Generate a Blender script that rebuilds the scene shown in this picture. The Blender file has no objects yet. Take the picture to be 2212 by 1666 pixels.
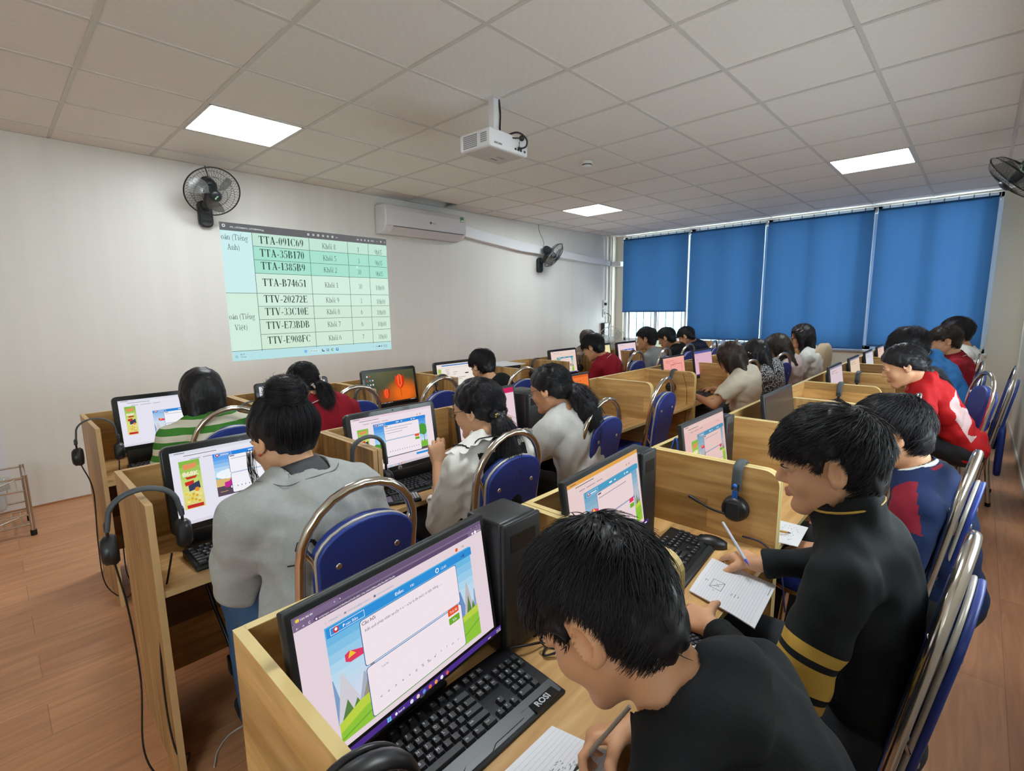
import bpy, bmesh, math, random
import numpy as np
from mathutils import Vector, Matrix
from mathutils.bvhtree import BVHTree

random.seed(7)
rng = np.random.default_rng(11)
SC = bpy.context.scene
COL = SC.collection
PI = math.pi

# ------------------------------------------------------------------ camera
CAM_H = 1.394
CEIL = 2.645
YL, YR = 4.95, -0.36           # projection wall, right wall
XB, XW = -2.4, 8.0             # back wall, window wall
_yaw, _pitch, _roll = 0.7549, -0.1529, -0.0142
cd = bpy.data.cameras.new('camera'); cam = bpy.data.objects.new('camera', cd); COL.objects.link(cam)
cd.sensor_fit = 'HORIZONTAL'; cd.sensor_width = 36.0; cd.lens = 36.0 * 1068.6 / 2212.0
cd.clip_start = 0.02; cd.clip_end = 100
_f = Vector((math.cos(_yaw) * math.cos(_pitch), math.sin(_yaw) * math.cos(_pitch), math.sin(_pitch)))
_r0 = Vector((math.sin(_yaw), -math.cos(_yaw), 0)); _u0 = _r0.cross(_f)
_r = _r0 * math.cos(_roll) + _u0 * math.sin(_roll); _u = -_r0 * math.sin(_roll) + _u0 * math.cos(_roll)
cam.matrix_world = Matrix(((_r.x, _u.x, -_f.x, 0), (_r.y, _u.y, -_f.y, 0), (_r.z, _u.z, -_f.z, CAM_H), (0, 0, 0, 1)))
SC.camera = cam

# ------------------------------------------------------------------ light, exposure
SC.view_settings.view_transform = 'Standard'
SC.view_settings.look = 'None'
SC.view_settings.exposure = 0.0
SC.view_settings.gamma = 1.0
SC.view_settings.use_curve_mapping = False
SKY = 14.0          # overcast daylight behind the blinds
PANEL = 29.0        # LED ceiling panels
wd = bpy.data.worlds.new('overcast_sky'); SC.world = wd; wd.use_nodes = True
wn = wd.node_tree; bg = wn.nodes['Background']
bg.inputs['Color'].default_value = (0.88, 0.95, 1.0, 1); bg.inputs['Strength'].default_value = SKY
SC.cycles.use_denoising = True
SC.cycles.max_bounces = 8
SC.cycles.diffuse_bounces = 5
SC.cycles.transparent_max_bounces = 12
SC.cycles.sample_clamp_indirect = 6.0

def lin(c):
    if isinstance(c, str):
        c = c.lstrip('#'); c = tuple(int(c[i:i + 2], 16) / 255 for i in (0, 2, 4))
    return tuple((x / 12.92 if x <= 0.04045 else ((x + 0.055) / 1.055) ** 2.4) for x in c)

# ------------------------------------------------------------------ materials
MATS = {}
def mat(name, col=None, rough=0.5, metal=0.0, spec=0.5, emit=None, es=1.0, alpha=None, noise=None, bump=None, coat=0.0, sheen=0.0):
    """noise=(scale, amount) varies the base colour; bump=(scale, strength)."""
    if name in MATS: return MATS[name]
    m = bpy.data.materials.new(name); m.use_nodes = True
    nt = m.node_tree; b = nt.nodes['Principled BSDF']
    c = lin(col) if col is not None else (0.5, 0.5, 0.5)
    b.inputs['Base Color'].default_value = (*c, 1)
    b.inputs['Roughness'].default_value = rough
    b.inputs['Metallic'].default_value = metal
    b.inputs['Specular IOR Level'].default_value = spec
    b.inputs['Coat Weight'].default_value = coat
    b.inputs['Sheen Weight'].default_value = sheen
    if emit is not None:
        b.inputs['Emission Color'].default_value = (*lin(emit), 1); b.inputs['Emission Strength'].default_value = es
    if alpha is not None: b.inputs['Alpha'].default_value = alpha
    if noise or bump:
        tc = nt.nodes.new('ShaderNodeTexCoord')
    if noise:
        nz = nt.nodes.new('ShaderNodeTexNoise'); nz.inputs['Scale'].default_value = noise[0]; nz.inputs['Detail'].default_value = 5
        nt.links.new(tc.outputs['Object'], nz.inputs['Vector'])
        mx = nt.nodes.new('ShaderNodeMix'); mx.data_type = 'RGBA'
        a = noise[1]
        mx.inputs[6].default_value = (*[max(0, x * (1 - a)) for x in c], 1); mx.inputs[7].default_value = (*[min(1, x * (1 + a)) for x in c], 1)
        nt.links.new(nz.outputs['Fac'], mx.inputs[0]); nt.links.new(mx.outputs[2], b.inputs['Base Color'])
    if bump:
        n2 = nt.nodes.new('ShaderNodeTexNoise'); n2.inputs['Scale'].default_value = bump[0]; n2.inputs['Detail'].default_value = 4
        nt.links.new(tc.outputs['Object'], n2.inputs['Vector'])
        bp = nt.nodes.new('ShaderNodeBump'); bp.inputs['Strength'].default_value = bump[1]; bp.inputs['Distance'].default_value = 0.004
        nt.links.new(n2.outputs['Fac'], bp.inputs['Height']); nt.links.new(bp.outputs['Normal'], b.inputs['Normal'])
    MATS[name] = m
    return m

def glow(col, es=1.0):
    """a lit pixel colour on a screen"""
    k = ('glow', col, es)
    if k in MATS: return MATS[k]
    m = bpy.data.materials.new('screen_light'); m.use_nodes = True
    nt = m.node_tree; nt.nodes.clear()
    e = nt.nodes.new('ShaderNodeEmission'); o = nt.nodes.new('ShaderNodeOutputMaterial')
    e.inputs['Color'].default_value = (*lin(col), 1); e.inputs['Strength'].default_value = es
    nt.links.new(e.outputs[0], o.inputs[0]); MATS[k] = m
    return m

def N(nt, t, **kw):
    n = nt.nodes.new('ShaderNode' + t)
    for k, v in kw.items(): setattr(n, k, v)
    return n

def wood(name, c1, c2, axis, strip=0.075, rough=0.42, strips=True, streak=0.35):
    """laminate with grain along local axis 0/1/2 and butcher-block strips across it"""
    if name in MATS: return MATS[name]
    m = bpy.data.materials.new(name); m.use_nodes = True
    nt = m.node_tree; b = nt.nodes['Principled BSDF']; L = nt.links.new
    tc = N(nt, 'TexCoord'); oi = N(nt, 'ObjectInfo')
    cm = N(nt, 'VectorMath', operation='ADD'); rv = N(nt, 'VectorMath', operation='SCALE')
    cr = N(nt, 'CombineXYZ'); L(oi.outputs['Random'], cr.inputs[0]); L(oi.outputs['Random'], cr.inputs[1]); L(oi.outputs['Random'], cr.inputs[2])
    L(cr.outputs[0], rv.inputs[0]); rv.inputs['Scale'].default_value = 9.0
    L(tc.outputs['Object'], cm.inputs[0]); L(rv.outputs[0], cm.inputs[1])
    mp = N(nt, 'Mapping'); s = [14.0, 14.0, 14.0]; s[axis] = 1.3; mp.inputs['Scale'].default_value = s
    L(cm.outputs[0], mp.inputs['Vector'])
    nz = N(nt, 'TexNoise'); nz.inputs['Scale'].default_value = 2.2; nz.inputs['Detail'].default_value = 7; nz.inputs['Distortion'].default_value = 0.6
    L(mp.outputs[0], nz.inputs['Vector'])
    ramp = N(nt, 'ValToRGB'); ramp.color_ramp.elements[0].position = 0.3; ramp.color_ramp.elements[1].position = 0.72
    ramp.color_ramp.elements[0].color = (*lin(c1), 1); ramp.color_ramp.elements[1].color = (*lin(c2), 1)
    L(nz.outputs['Fac'], ramp.inputs['Fac'])
    out = ramp.outputs[0]
    if strips:
        sp = N(nt, 'SeparateXYZ'); L(cm.outputs[0], sp.inputs[0])
        o = [i for i in (0, 1, 2) if i != axis]
        ad = N(nt, 'Math', operation='ADD'); L(sp.outputs[o[0]], ad.inputs[0]); L(sp.outputs[o[1]], ad.inputs[1])
        dv = N(nt, 'Math', operation='DIVIDE'); L(ad.outputs[0], dv.inputs[0]); dv.inputs[1].default_value = strip
        fl = N(nt, 'Math', operation='FLOOR'); L(dv.outputs[0], fl.inputs[0])
        # butt joints along the grain
        jm = N(nt, 'Math', operation='MULTIPLY_ADD'); L(sp.outputs[axis], jm.inputs[0]); jm.inputs[1].default_value = 1.1
        jr = N(nt, 'Math', operation='MULTIPLY'); L(fl.outputs[0], jr.inputs[0]); jr.inputs[1].default_value = 0.37; L(jr.outputs[0], jm.inputs[2])
        jf = N(nt, 'Math', operation='FLOOR'); L(jm.outputs[0], jf.inputs[0])
        cv = N(nt, 'CombineXYZ'); L(fl.outputs[0], cv.inputs[0]); L(jf.outputs[0], cv.inputs[1])
        wn_ = N(nt, 'TexWhiteNoise', noise_dimensions='3D'); L(cv.outputs[0], wn_.inputs['Vector'])
        mr = N(nt, 'MapRange'); mr.inputs[3].default_value = 1 - streak; mr.inputs[4].default_value = 1 + streak * 0.5
        L(wn_.outputs['Value'], mr.inputs[0])
        mu = N(nt, 'VectorMath', operation='MULTIPLY'); L(out, mu.inputs[0]); L(mr.outputs[0], mu.inputs[1])
        out = mu.outputs[0]
    L(out, b.inputs['Base Color'])
    b.inputs['Roughness'].default_value = rough
    MATS[name] = m
    return m

# ------------------------------------------------------------------ mesh builder
def rotm(axis, ang):
    return np.array(Matrix.Rotation(ang, 3, axis))

class MB:
    def __init__(s): s.v = []; s.f = []; s.m = []; s.sm = []; s.mats = []
    def mi(s, m):
        if m not in s.mats: s.mats.append(m)
        return s.mats.index(m)
    def add(s, vs, fs, m, smooth=False, R=None, t=None):
        vs = np.asarray(vs, float)
        if R is not None: vs = vs @ np.asarray(R).T
        if t is not None: vs = vs + np.asarray(t, float)
        o = len(s.v); s.v.extend(map(tuple, vs)); k = s.mi(m)
        for f in fs: s.f.append([o + i for i in f]); s.m.append(k); s.sm.append(smooth)
    def box(s, lo, hi, m, R=None, t=None, b=0.0):
        x0, y0, z0 = lo; x1, y1, z1 = hi
        if b <= 0:
            vs = [(x, y, z) for x in (x0, x1) for y in (y0, y1) for z in (z0, z1)]
            fs = [(0, 1, 3, 2), (4, 6, 7, 5), (0, 4, 5, 1), (2, 3, 7, 6), (0, 2, 6, 4), (1, 5, 7, 3)]
            s.add(vs, fs, m, False, R, t); return
        bm = bmesh.new()
        vs = [bm.verts.new((x, y, z)) for x in (x0, x1) for y in (y0, y1) for z in (z0, z1)]
        for f in [(0, 1, 3, 2), (4, 6, 7, 5), (0, 4, 5, 1), (2, 3, 7, 6), (0, 2, 6, 4), (1, 5, 7, 3)]: bm.faces.new([vs[i] for i in f])
        bmesh.ops.bevel(bm, geom=bm.edges[:], offset=b, segments=2, affect='EDGES', profile=0.5)
        bm.verts.index_update()
        s.add([v.co[:] for v in bm.verts], [[v.index for v in f.verts] for f in bm.faces], m, True, R, t); bm.free()
    def cyl(s, a, b, r, m, n=12, r2=None):
        s.tube([a, b], r, m, n, r2=r2)
    def tube(s, pts, r, m, n=8, closed=False, r2=None, flat=1.0, up=None, caps=True):
        P = [np.array(p, float) for p in pts]; k = len(P)
        rs = r if isinstance(r, (list, tuple, np.ndarray)) else [r if r2 is None else r + (r2 - r) * i / (k - 1) for i in range(k)]
        T = []
        for i in range(k):
            if closed: d = P[(i + 1) % k] - P[i - 1]
            else: d = P[min(i + 1, k - 1)] - P[max(i - 1, 0)]
            T.append(d / (np.linalg.norm(d) + 1e-12))
        u = np.array(up, float) if up is not None else np.cross(T[0], (0, 0, 1) if abs(T[0][2]) < 0.9 else (1, 0, 0))
        vs = []
        for i in range(k):
            u = u - T[i] * (u @ T[i]); u /= np.linalg.norm(u) + 1e-12; w = np.cross(T[i], u)
            for j in range(n):
                a = 2 * PI * j / n
                vs.append(P[i] + rs[i] * (math.cos(a) * u + flat * math.sin(a) * w))
        fs = []
        for i in range(k if closed else k - 1):
            for j in range(n):
                a = i * n + j; b = i * n + (j + 1) % n; c = ((i + 1) % k) * n + (j + 1) % n; d = ((i + 1) % k) * n + j
                fs.append((a, b, c, d))
        s.add(vs, fs, m, True)
        if caps and not closed:
            s.add(vs[:n], [tuple(range(n - 1, -1, -1))], m); s.add(vs[-n:], [tuple(range(n))], m)
    def lathe(s, prof, m, n=24, R=None, t=None):
        """profile of (radius, z)"""
        vs = []; k = len(prof)
        for (r, z) in prof:
            for j in range(n): a = 2 * PI * j / n; vs.append((r * math.cos(a), r * math.sin(a), z))
        fs = [(i * n + j, i * n + (j + 1) % n, (i + 1) * n + (j + 1) % n, (i + 1) * n + j) for i in range(k - 1) for j in range(n)]
        s.add(vs, fs, m, True, R, t)
        if prof[0][0] > 1e-5: s.add(vs[:n], [tuple(range(n - 1, -1, -1))], m, False, R, t)
        if prof[-1][0] > 1e-5: s.add(vs[-n:], [tuple(range(n))], m, False, R, t)
    def ball(s, c, r, m, n=12, sc=(1, 1, 1), R=None):
        k = n // 2 + 1
        vs = []
        for i in range(k):
            th = PI * i / (k - 1)
            for j in range(n):
                a = 2 * PI * j / n
                vs.append((r * sc[0] * math.sin(th) * math.cos(a), r * sc[1] * math.sin(th) * math.sin(a), r * sc[2] * math.cos(th)))
        fs = [(i * n + j, (i + 1) * n + j, (i + 1) * n + (j + 1) % n, i * n + (j + 1) % n) for i in range(k - 1) for j in range(n)]
        s.add(vs, fs, m, True, R, c)
    def prism(s, poly, d0, d1, m, ax='y', R=None, t=None, b=0.0, bm_seg=2):
        """polygon in the plane across axis ax, extruded from d0 to d1; b rounds both rims"""
        n = len(poly)
        def p3(p, d):
            return (p[0], d, p[1]) if ax == 'y' else ((p[0], p[1], d) if ax == 'z' else (d, p[0], p[1]))
        P = np.array(poly, float); rings = []
        if b > 0:
            nx = np.roll(P, -1, 0) - np.roll(P, 1, 0)
            area = sum(P[i][0] * P[(i + 1) % n][1] - P[(i + 1) % n][0] * P[i][1] for i in range(n))
            nn = np.stack([nx[:, 1], -nx[:, 0]], 1) * (1 if area > 0 else -1); nn /= np.linalg.norm(nn, axis=1)[:, None] + 1e-9
            sg = 1 if d1 > d0 else -1
            for q in range(bm_seg + 1):
                a = PI / 2 * q / bm_seg; rings.append((P - nn * b * (1 - math.sin(a)), d0 + sg * b * (1 - math.cos(a))))
            for q in range(bm_seg + 1):
                a = PI / 2 * (1 - q / bm_seg); rings.append((P - nn * b * (1 - math.sin(a)), d1 - sg * b * (1 - math.cos(a))))
        else: rings = [(P, d0), (P, d1)]
        vs = [p3(p, d) for (Q, d) in rings for p in Q]; k = len(rings)
        fs = [(i * n + j, i * n + (j + 1) % n, (i + 1) * n + (j + 1) % n, (i + 1) * n + j) for i in range(k - 1) for j in range(n)]
        s.add(vs, fs, m, b > 0, R, t)
        s.add(vs[:n], [tuple(range(n - 1, -1, -1))], m, False, R, t); s.add(vs[-n:], [tuple(range(n))], m, False, R, t)
    def build(s, name, parent=None, loc=None, fix=True):
        me = bpy.data.meshes.new(name)
        me.from_pydata(s.v, [], s.f)
        for m in s.mats: me.materials.append(m)
        me.polygons.foreach_set('material_index', s.m); me.polygons.foreach_set('use_smooth', s.sm)
        if fix:
            bm = bmesh.new(); bm.from_mesh(me); bmesh.ops.recalc_face_normals(bm, faces=bm.faces[:]); bm.to_mesh(me); bm.free()
        me.update()
        o = bpy.data.objects.new(name, me); COL.objects.link(o)
        if parent is not None: o.parent = parent
        if loc is not None: o.location = loc
        return o

def arc(c, r, a0, a1, n, plane='xz', off=0.0):
    out = []
    for i in range(n + 1):
        a = a0 + (a1 - a0) * i / n; x = r * math.cos(a); y = r * math.sin(a)
        out.append((c[0] + x, c[1], c[2] + y) if plane == 'xz' else ((c[0] + x, c[1] + y, c[2]) if plane == 'xy' else (c[0], c[1] + x, c[2] + y)))
    return out

def spline(pts, n=8):
    """Catmull-Rom through pts"""
    P = [np.array(p, float) for p in pts]; P = [2 * P[0] - P[1]] + P + [2 * P[-1] - P[-2]]; out = []
    for i in range(1, len(P) - 2):
        for k in range(n):
            t = k / n; a, b, c, d = P[i - 1], P[i], P[i + 1], P[i + 2]
            out.append(0.5 * ((2 * b) + (-a + c) * t + (2 * a - 5 * b + 4 * c - d) * t * t + (-a + 3 * b - 3 * c + d) * t ** 3))
    out.append(P[-2]); return out

def rrect(x0, z0, x1, z1, r, n=4):
    out = []
    for cx, cz, a0 in ((x1 - r, z1 - r, 0), (x0 + r, z1 - r, PI / 2), (x0 + r, z0 + r, PI), (x1 - r, z0 + r, 1.5 * PI)):
        for i in range(n + 1):
            a = a0 + PI / 2 * i / n; out.append((cx + r * math.cos(a), cz + r * math.sin(a)))
    return out

# ------------------------------------------------------------------ naming
def tag(o, label=None, cat=None, group=None, kind=None):
    if label: o['label'] = label
    if cat: o['category'] = cat
    if group: o['group'] = group
    if kind: o['kind'] = kind
    return o
def empty(name, loc=(0, 0, 0), rz=0.0, label=None, cat=None, group=None, rx=0.0):
    o = bpy.data.objects.new(name, None); COL.objects.link(o); o.location = loc; o.rotation_euler = (rx, 0, rz); o.empty_display_size = 0.05
    return tag(o, label, cat, group)
def dup(o, parent=None):
    c = o.copy(); COL.objects.link(c)
    if parent is not None: c.parent = parent
    for ch in list(o.children): dup(ch, c)
    return c
def dup_at(proto, loc, rz, label, cat, group=None):
    c = dup(proto); c.location = loc; c.rotation_euler = (0, 0, rz)
    for k in ('label', 'category', 'group'):
        if k in c: del c[k]
    return tag(c, label, cat, group)

# ------------------------------------------------------------------ lettering
_TX = {}
def text_geo(s, bold=0.0):
    k = (s, bold)
    if k in _TX: return _TX[k]
    cu = bpy.data.curves.new('t', 'FONT'); cu.body = s; cu.size = 1.0; cu.offset = bold; cu.resolution_u = 2
    ob = bpy.data.objects.new('t', cu); me = ob.to_mesh()
    V = np.array([v.co[:2] for v in me.vertices]) if len(me.vertices) else np.zeros((0, 2))
    F = [list(p.vertices) for p in me.polygons]
    ob.to_mesh_clear(); bpy.data.objects.remove(ob); bpy.data.curves.remove(cu)
    if len(V): V = V - np.array([V[:, 0].min(), 0])
    _TX[k] = (V, F); return _TX[k]

class Canvas:
    """flat artwork in x (right) / z (up), facing -y; later layers stand a hair further forward"""
    def __init__(s, W, H, step=0.00025): s.W = W; s.H = H; s.mb = MB(); s.y = 0.0; s.step = step
    def up(s): s.y -= s.step
    def P(s, u, v): return ((u - 0.5) * s.W, s.y, (0.5 - v) * s.H)     # v runs down from the top
    def poly(s, pts, m): s.up(); s.mb.add([s.P(*p) for p in pts], [tuple(range(len(pts)))], m)
    def rect(s, u0, v0, u1, v1, m): s.poly([(u0, v0), (u0, v1), (u1, v1), (u1, v0)], m)
    def frame(s, u0, v0, u1, v1, w, m):
        s.up(); wv = w * s.W / s.H
        for a in ((u0, v0, u1, v0 + wv), (u0, v1 - wv, u1, v1), (u0, v0, u0 + w, v1), (u1 - w, v0, u1, v1)):
            s.mb.add([s.P(a[0], a[1]), s.P(a[0], a[3]), s.P(a[2], a[3]), s.P(a[2], a[1])], [(0, 1, 2, 3)], m)
    def rr(s, u0, v0, u1, v1, r, m):
        k = s.W / s.H; pts = rrect(u0, v0 / k, u1, v1 / k, r, 3); s.poly([(p[0], p[1] * k) for p in pts], m)
    def disc(s, u, v, r, m, n=16): k = s.W / s.H; s.poly([(u + r * math.cos(2 * PI * i / n), v + r * k * math.sin(2 * PI * i / n)) for i in range(n)], m)
    def grad(s, u0, v0, u1, v1, cols, n=12, es=1.0):
        for i in range(n):
            t = (i + 0.5) / n * (len(cols) - 1); k = min(int(t), len(cols) - 2); q = t - k
            c = tuple(round(cols[k][j] * (1 - q) + cols[k + 1][j] * q, 3) for j in range(3))
            if i == 0: s.up()
            a = v0 + (v1 - v0) * i / n; b = v0 + (v1 - v0) * (i + 1) / n
            s.mb.add([s.P(u0, a), s.P(u0, b), s.P(u1, b), s.P(u1, a)], [(0, 1, 2, 3)], glow(c, es))
    def text(s, t, u, v, h, m, bold=0.0, align='l', wid=None, sx=1.0):
        """h = cap height as a share of H; wid = width as a share of W"""
        V, F = text_geo(t, bold)
        if not len(V): return
        k = h * s.H / 0.73; w = V[:, 0].max() * k * sx
        if wid: sx *= wid * s.W / w; w = wid * s.W
        x0 = (u - 0.5) * s.W - (w / 2 if align == 'c' else (w if align == 'r' else 0)); z0 = (0.5 - v) * s.H
        s.up(); s.mb.add([(x0 + p[0] * k * sx, s.y, z0 + p[1] * k) for p in V], F, m)
    def build(s, name, parent=None, loc=None): return s.mb.build(name, parent, loc, fix=False)

# ------------------------------------------------------------------ serif lettering for the projected table
def _bar(x0, y0, x1, y1, w):
    d = np.array([x1 - x0, y1 - y0]); n = np.array([-d[1], d[0]]) / (np.linalg.norm(d) + 1e-9) * w / 2
    return [(x0 + n[0], y0 + n[1]), (x0 - n[0], y0 - n[1]), (x1 - n[0], y1 - n[1]), (x1 + n[0], y1 + n[1])]
def _cr(cx, cy, rx, ry, a0, a1, ws, wt, n=14):
    """arc stroke, thick (ws) at its sides and thin (wt) at top and bottom, as quads"""
    out = []; prev = None
    for i in range(n + 1):
        a = math.radians(a0 + (a1 - a0) * i / n); w = wt + (ws - wt) * abs(math.cos(a)) ** 1.5
        o = (cx + rx * math.cos(a), cy + ry * math.sin(a)); q = (cx + (rx - w) * math.cos(a), cy + (ry - w * (wt / ws + (1 - wt / ws) * abs(math.cos(a)))) * math.sin(a))
        if prev: out.append([prev[0], o, q, prev[1]])
        prev = (o, q)
    return out
def serif_glyphs(t):
    th = 0.055; s = 0.13
    sf = lambda x, y: [_bar(x - s, y, x + s, y, 0.05)]
    st = lambda x, h=1.0: [_bar(x, 0, x, h, t)] + sf(x, 0.025) + sf(x, h - 0.025)
    G = {
     'T': (0.72, [_bar(.36, 0, .36, 1, t), _bar(.02, .965, .70, .965, .07), _bar(.045, .76, .03, .98, .05), _bar(.675, .76, .69, .98, .05)] + sf(.36, .025)),
     'A': (0.76, [_bar(.12, 0, .38, 1, th), _bar(.62, 0, .37, 1, t), _bar(.18, .32, .54, .32, th)] + sf(.12, .025) + sf(.62, .025)),
     'V': (0.76, [_bar(.12, 1, .38, 0, t), _bar(.62, 1, .39, 0, th)] + sf(.12, .975) + sf(.62, .975)),
     'E': (0.70, st(.17) + [_bar(.17, .97, .62, .97, .06), _bar(.17, .52, .48, .52, .06), _bar(.17, .03, .64, .03, .06), _bar(.61, .78, .61, 1, .05), _bar(.63, 0, .63, .24, .05), _bar(.48, .42, .48, .62, .05)]),
     'F': (0.64, st(.17) + [_bar(.17, .97, .58, .97, .06), _bar(.17, .52, .46, .52, .06), _bar(.58, .76, .58, 1, .05), _bar(.46, .42, .46, .62, .05)]),
     'B': (0.70, st(.17) + _cr(.30, .75, .27, .25, -90, 90, t, th) + _cr(.32, .26, .32, .27, -90, 90, t, th) + [_bar(.17, .97, .30, .97, th), _bar(.17, .51, .32, .51, th), _bar(.17, .03, .32, .03, th)]),
     'D': (0.78, st(.17) + _cr(.30, .5, .44, .5, -90, 90, t, th) + [_bar(.17, .97, .31, .97, th), _bar(.17, .03, .31, .03, th)]),
     'C': (0.74, _cr(.40, .5, .36, .52, 48, 318, t, th, 20) + [_bar(.65, .70, .66, 1.0, .05)]),
     'K': (0.80, st(.17) + [_bar(.2, .42, .62, .97, th), _bar(.32, .56, .66, .02, t)] + sf(.62, .975) + sf(.68, .025)),
     '-': (0.40, [_bar(.05, .33, .35, .33, .09)]), '1': (0.5, [_bar(.27, 0, .27, 1, t), _bar(.10, .86, .27, .99, .06)] + sf(.27, .025)),
     '0': (0.56, _cr(.28, .5, .24, .52, 0, 360, t * .9, th, 24)), '8': (0.56, _cr(.28, .75, .20, .25, 0, 360, t * .8, th, 18) + _cr(.28, .25, .24, .27, 0, 360, t * .9, th, 18)),
     '9': (0.56, _cr(.28, .67, .24, .34, 0, 360, t * .9, th, 20) + _cr(.18, .58, .34, .58, -88, 10, t * .9, th)),
     '6': (0.56, _cr(.28, .33, .24, .34, 0, 360, t * .9, th, 20) + _cr(.38, .42, .34, .58, 92, 190, t * .9, th)),
     '3': (0.56, _cr(.26, .75, .23, .26, -90, 150, t * .85, th) + _cr(.25, .25, .27, .27, -150, 90, t * .9, th)),
     '5': (0.56, _cr(.24, .31, .28, .33, -150, 110, t * .9, th) + [_bar(.12, .95, .50, .95, .10), _bar(.13, .95, .10, .55, th)]),
     '2': (0.56, _cr(.27, .72, .22, .29, -25, 165, t * .9, th) + [_bar(.46, .60, .08, .06, t * .7), _bar(.05, .05, .52, .05, .10)]),
     '4': (0.56, [_bar(.38, 0, .38, 1, t), _bar(.36, .98, .04, .32, th), _bar(.03, .30, .54, .30, .08)]), '7': (0.56, [_bar(.05, .95, .52, .95, .11), _bar(.49, .92, .22, 0, t * .75)]),
     'h': (0.58, [_bar(.12, 0, .12, 1, t), _bar(.46, 0, .46, .45, t)] + _cr(.29, .42, .23, .26, 0, 150, t, th) + sf(.12, .02) + sf(.46, .02)),
     'n': (0.58, [_bar(.12, 0, .12, .66, t), _bar(.46, 0, .46, .45, t)] + _cr(.29, .42, .23, .26, 0, 150, t, th) + sf(.12, .02) + sf(.46, .02)),
     'i': (0.32, [_bar(.16, 0, .16, .66, t)] + sf(.16, .02) + [_bar(.16, .8, .16, .94, .13)]), 'o': (0.56, _cr(.27, .33, .24, .35, 0, 360, t, th, 20)),
     'e': (0.52, _cr(.27, .33, .23, .35, 0, 310, t, th, 20) + [_bar(.06, .35, .48, .35, th)]), 'a': (0.52, _cr(.22, .2, .18, .21, 0, 360, t, th) + [_bar(.40, 0, .40, .48, t)] + _cr(.24, .45, .2, .23, 0, 150, t, th)),
     'g': (0.56, _cr(.25, .4, .2, .27, 0, 360, t, th, 18) + _cr(.27, -.14, .24, .18, 0, 360, th * 1.4, th, 18) + [_bar(.4, .6, .54, .66, th)]),
     't': (0.36, [_bar(.16, .05, .16, .9, t), _bar(.02, .64, .34, .64, th), _bar(.16, .05, .32, .08, th)]), ' ': (0.30, []),
     '(': (0.36, _cr(.42, .38, .34, .68, 115, 245, .08, .04)), ')': (0.36, _cr(-.06, .38, .34, .68, -65, 65, .08, .04)),
    }
    hat = lambda x: [_bar(x - .15, .76, x, .90, .055), _bar(x, .90, x + .15, .76, .055)]
    acu = lambda x: [_bar(x, .96, x + .13, 1.14, .06)]
    G['\u1ed1'] = (0.56, G['o'][1] + hat(.27) + acu(.30)); G['\u1ebf'] = (0.52, G['e'][1] + hat(.27) + acu(.30))
    G['\u1ec7'] = (0.52, G['e'][1] + hat(.27) + [_bar(.27, -.2, .27, -.08, .11)]); G['\u00e1'] = (0.52, G['a'][1] + [_bar(.22, .76, .36, .96, .06)])
    return G
SG_BOLD, SG_REG = serif_glyphs(0.17), serif_glyphs(0.10)
def serif_text(cv, t, u, v, h, m, bold=False, wid=None, align='l'):
    G = SG_BOLD if bold else SG_REG
    x = 0; polys = []
    for ch in t:
        w, ps = G.get(ch, G[' '])
        polys += [[(p[0] + x, p[1]) for p in q] for q in ps]; x += w + 0.03
    k = h * cv.H; sx = (wid * cv.W / (x * k)) if wid else 1.0
    x0 = (u - .5) * cv.W - (x * k * sx / 2 if align == 'c' else 0); z0 = (.5 - v) * cv.H
    cv.up()
    for q in polys: cv.mb.add([(x0 + p[0] * k * sx, cv.y, z0 + p[1] * k) for p in q], [(0, 1, 2, 3)], m)

# ------------------------------------------------------------------ room shell
def tex_floor():
    m = mat('laminate_floor', '#b9805a', 0.32, spec=0.4); nt = m.node_tree; b = nt.nodes['Principled BSDF']; L = nt.links.new
    tc = N(nt, 'TexCoord')
    br = N(nt, 'TexBrick'); br.offset = 0.37; br.inputs['Scale'].default_value = 1.0; br.inputs['Brick Width'].default_value = 1.2; br.inputs['Row Height'].default_value = 0.195
    br.inputs['Mortar Size'].default_value = 0.0016; br.inputs['Mortar Smooth'].default_value = 0.1; br.inputs['Bias'].default_value = 0.0
    br.inputs['Color1'].default_value = (*lin('#d0966c'), 1); br.inputs['Color2'].default_value = (*lin('#c48a62'), 1); br.inputs['Mortar'].default_value = (*lin('#a87852'), 1)
    L(tc.outputs['Object'], br.inputs['Vector'])
    mp = N(nt, 'Mapping'); mp.inputs['Scale'].default_value = (1.6, 16, 16); L(tc.outputs['Object'], mp.inputs['Vector'])
    nz = N(nt, 'TexNoise'); nz.inputs['Scale'].default_value = 1.7; nz.inputs['Detail'].default_value = 8; nz.inputs['Distortion'].default_value = 1.1; L(mp.outputs[0], nz.inputs['Vector'])
    mr = N(nt, 'MapRange'); mr.inputs[1].default_value = .3; mr.inputs[2].default_value = .75; mr.inputs[3].default_value = 0.78; mr.inputs[4].default_value = 1.12; L(nz.outputs['Fac'], mr.inputs[0])
    mu = N(nt, 'VectorMath', operation='MULTIPLY'); L(br.outputs['Color'], mu.inputs[0]); L(mr.outputs[0], mu.inputs[1]); L(mu.outputs[0], b.inputs['Base Color'])
    return m
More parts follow.
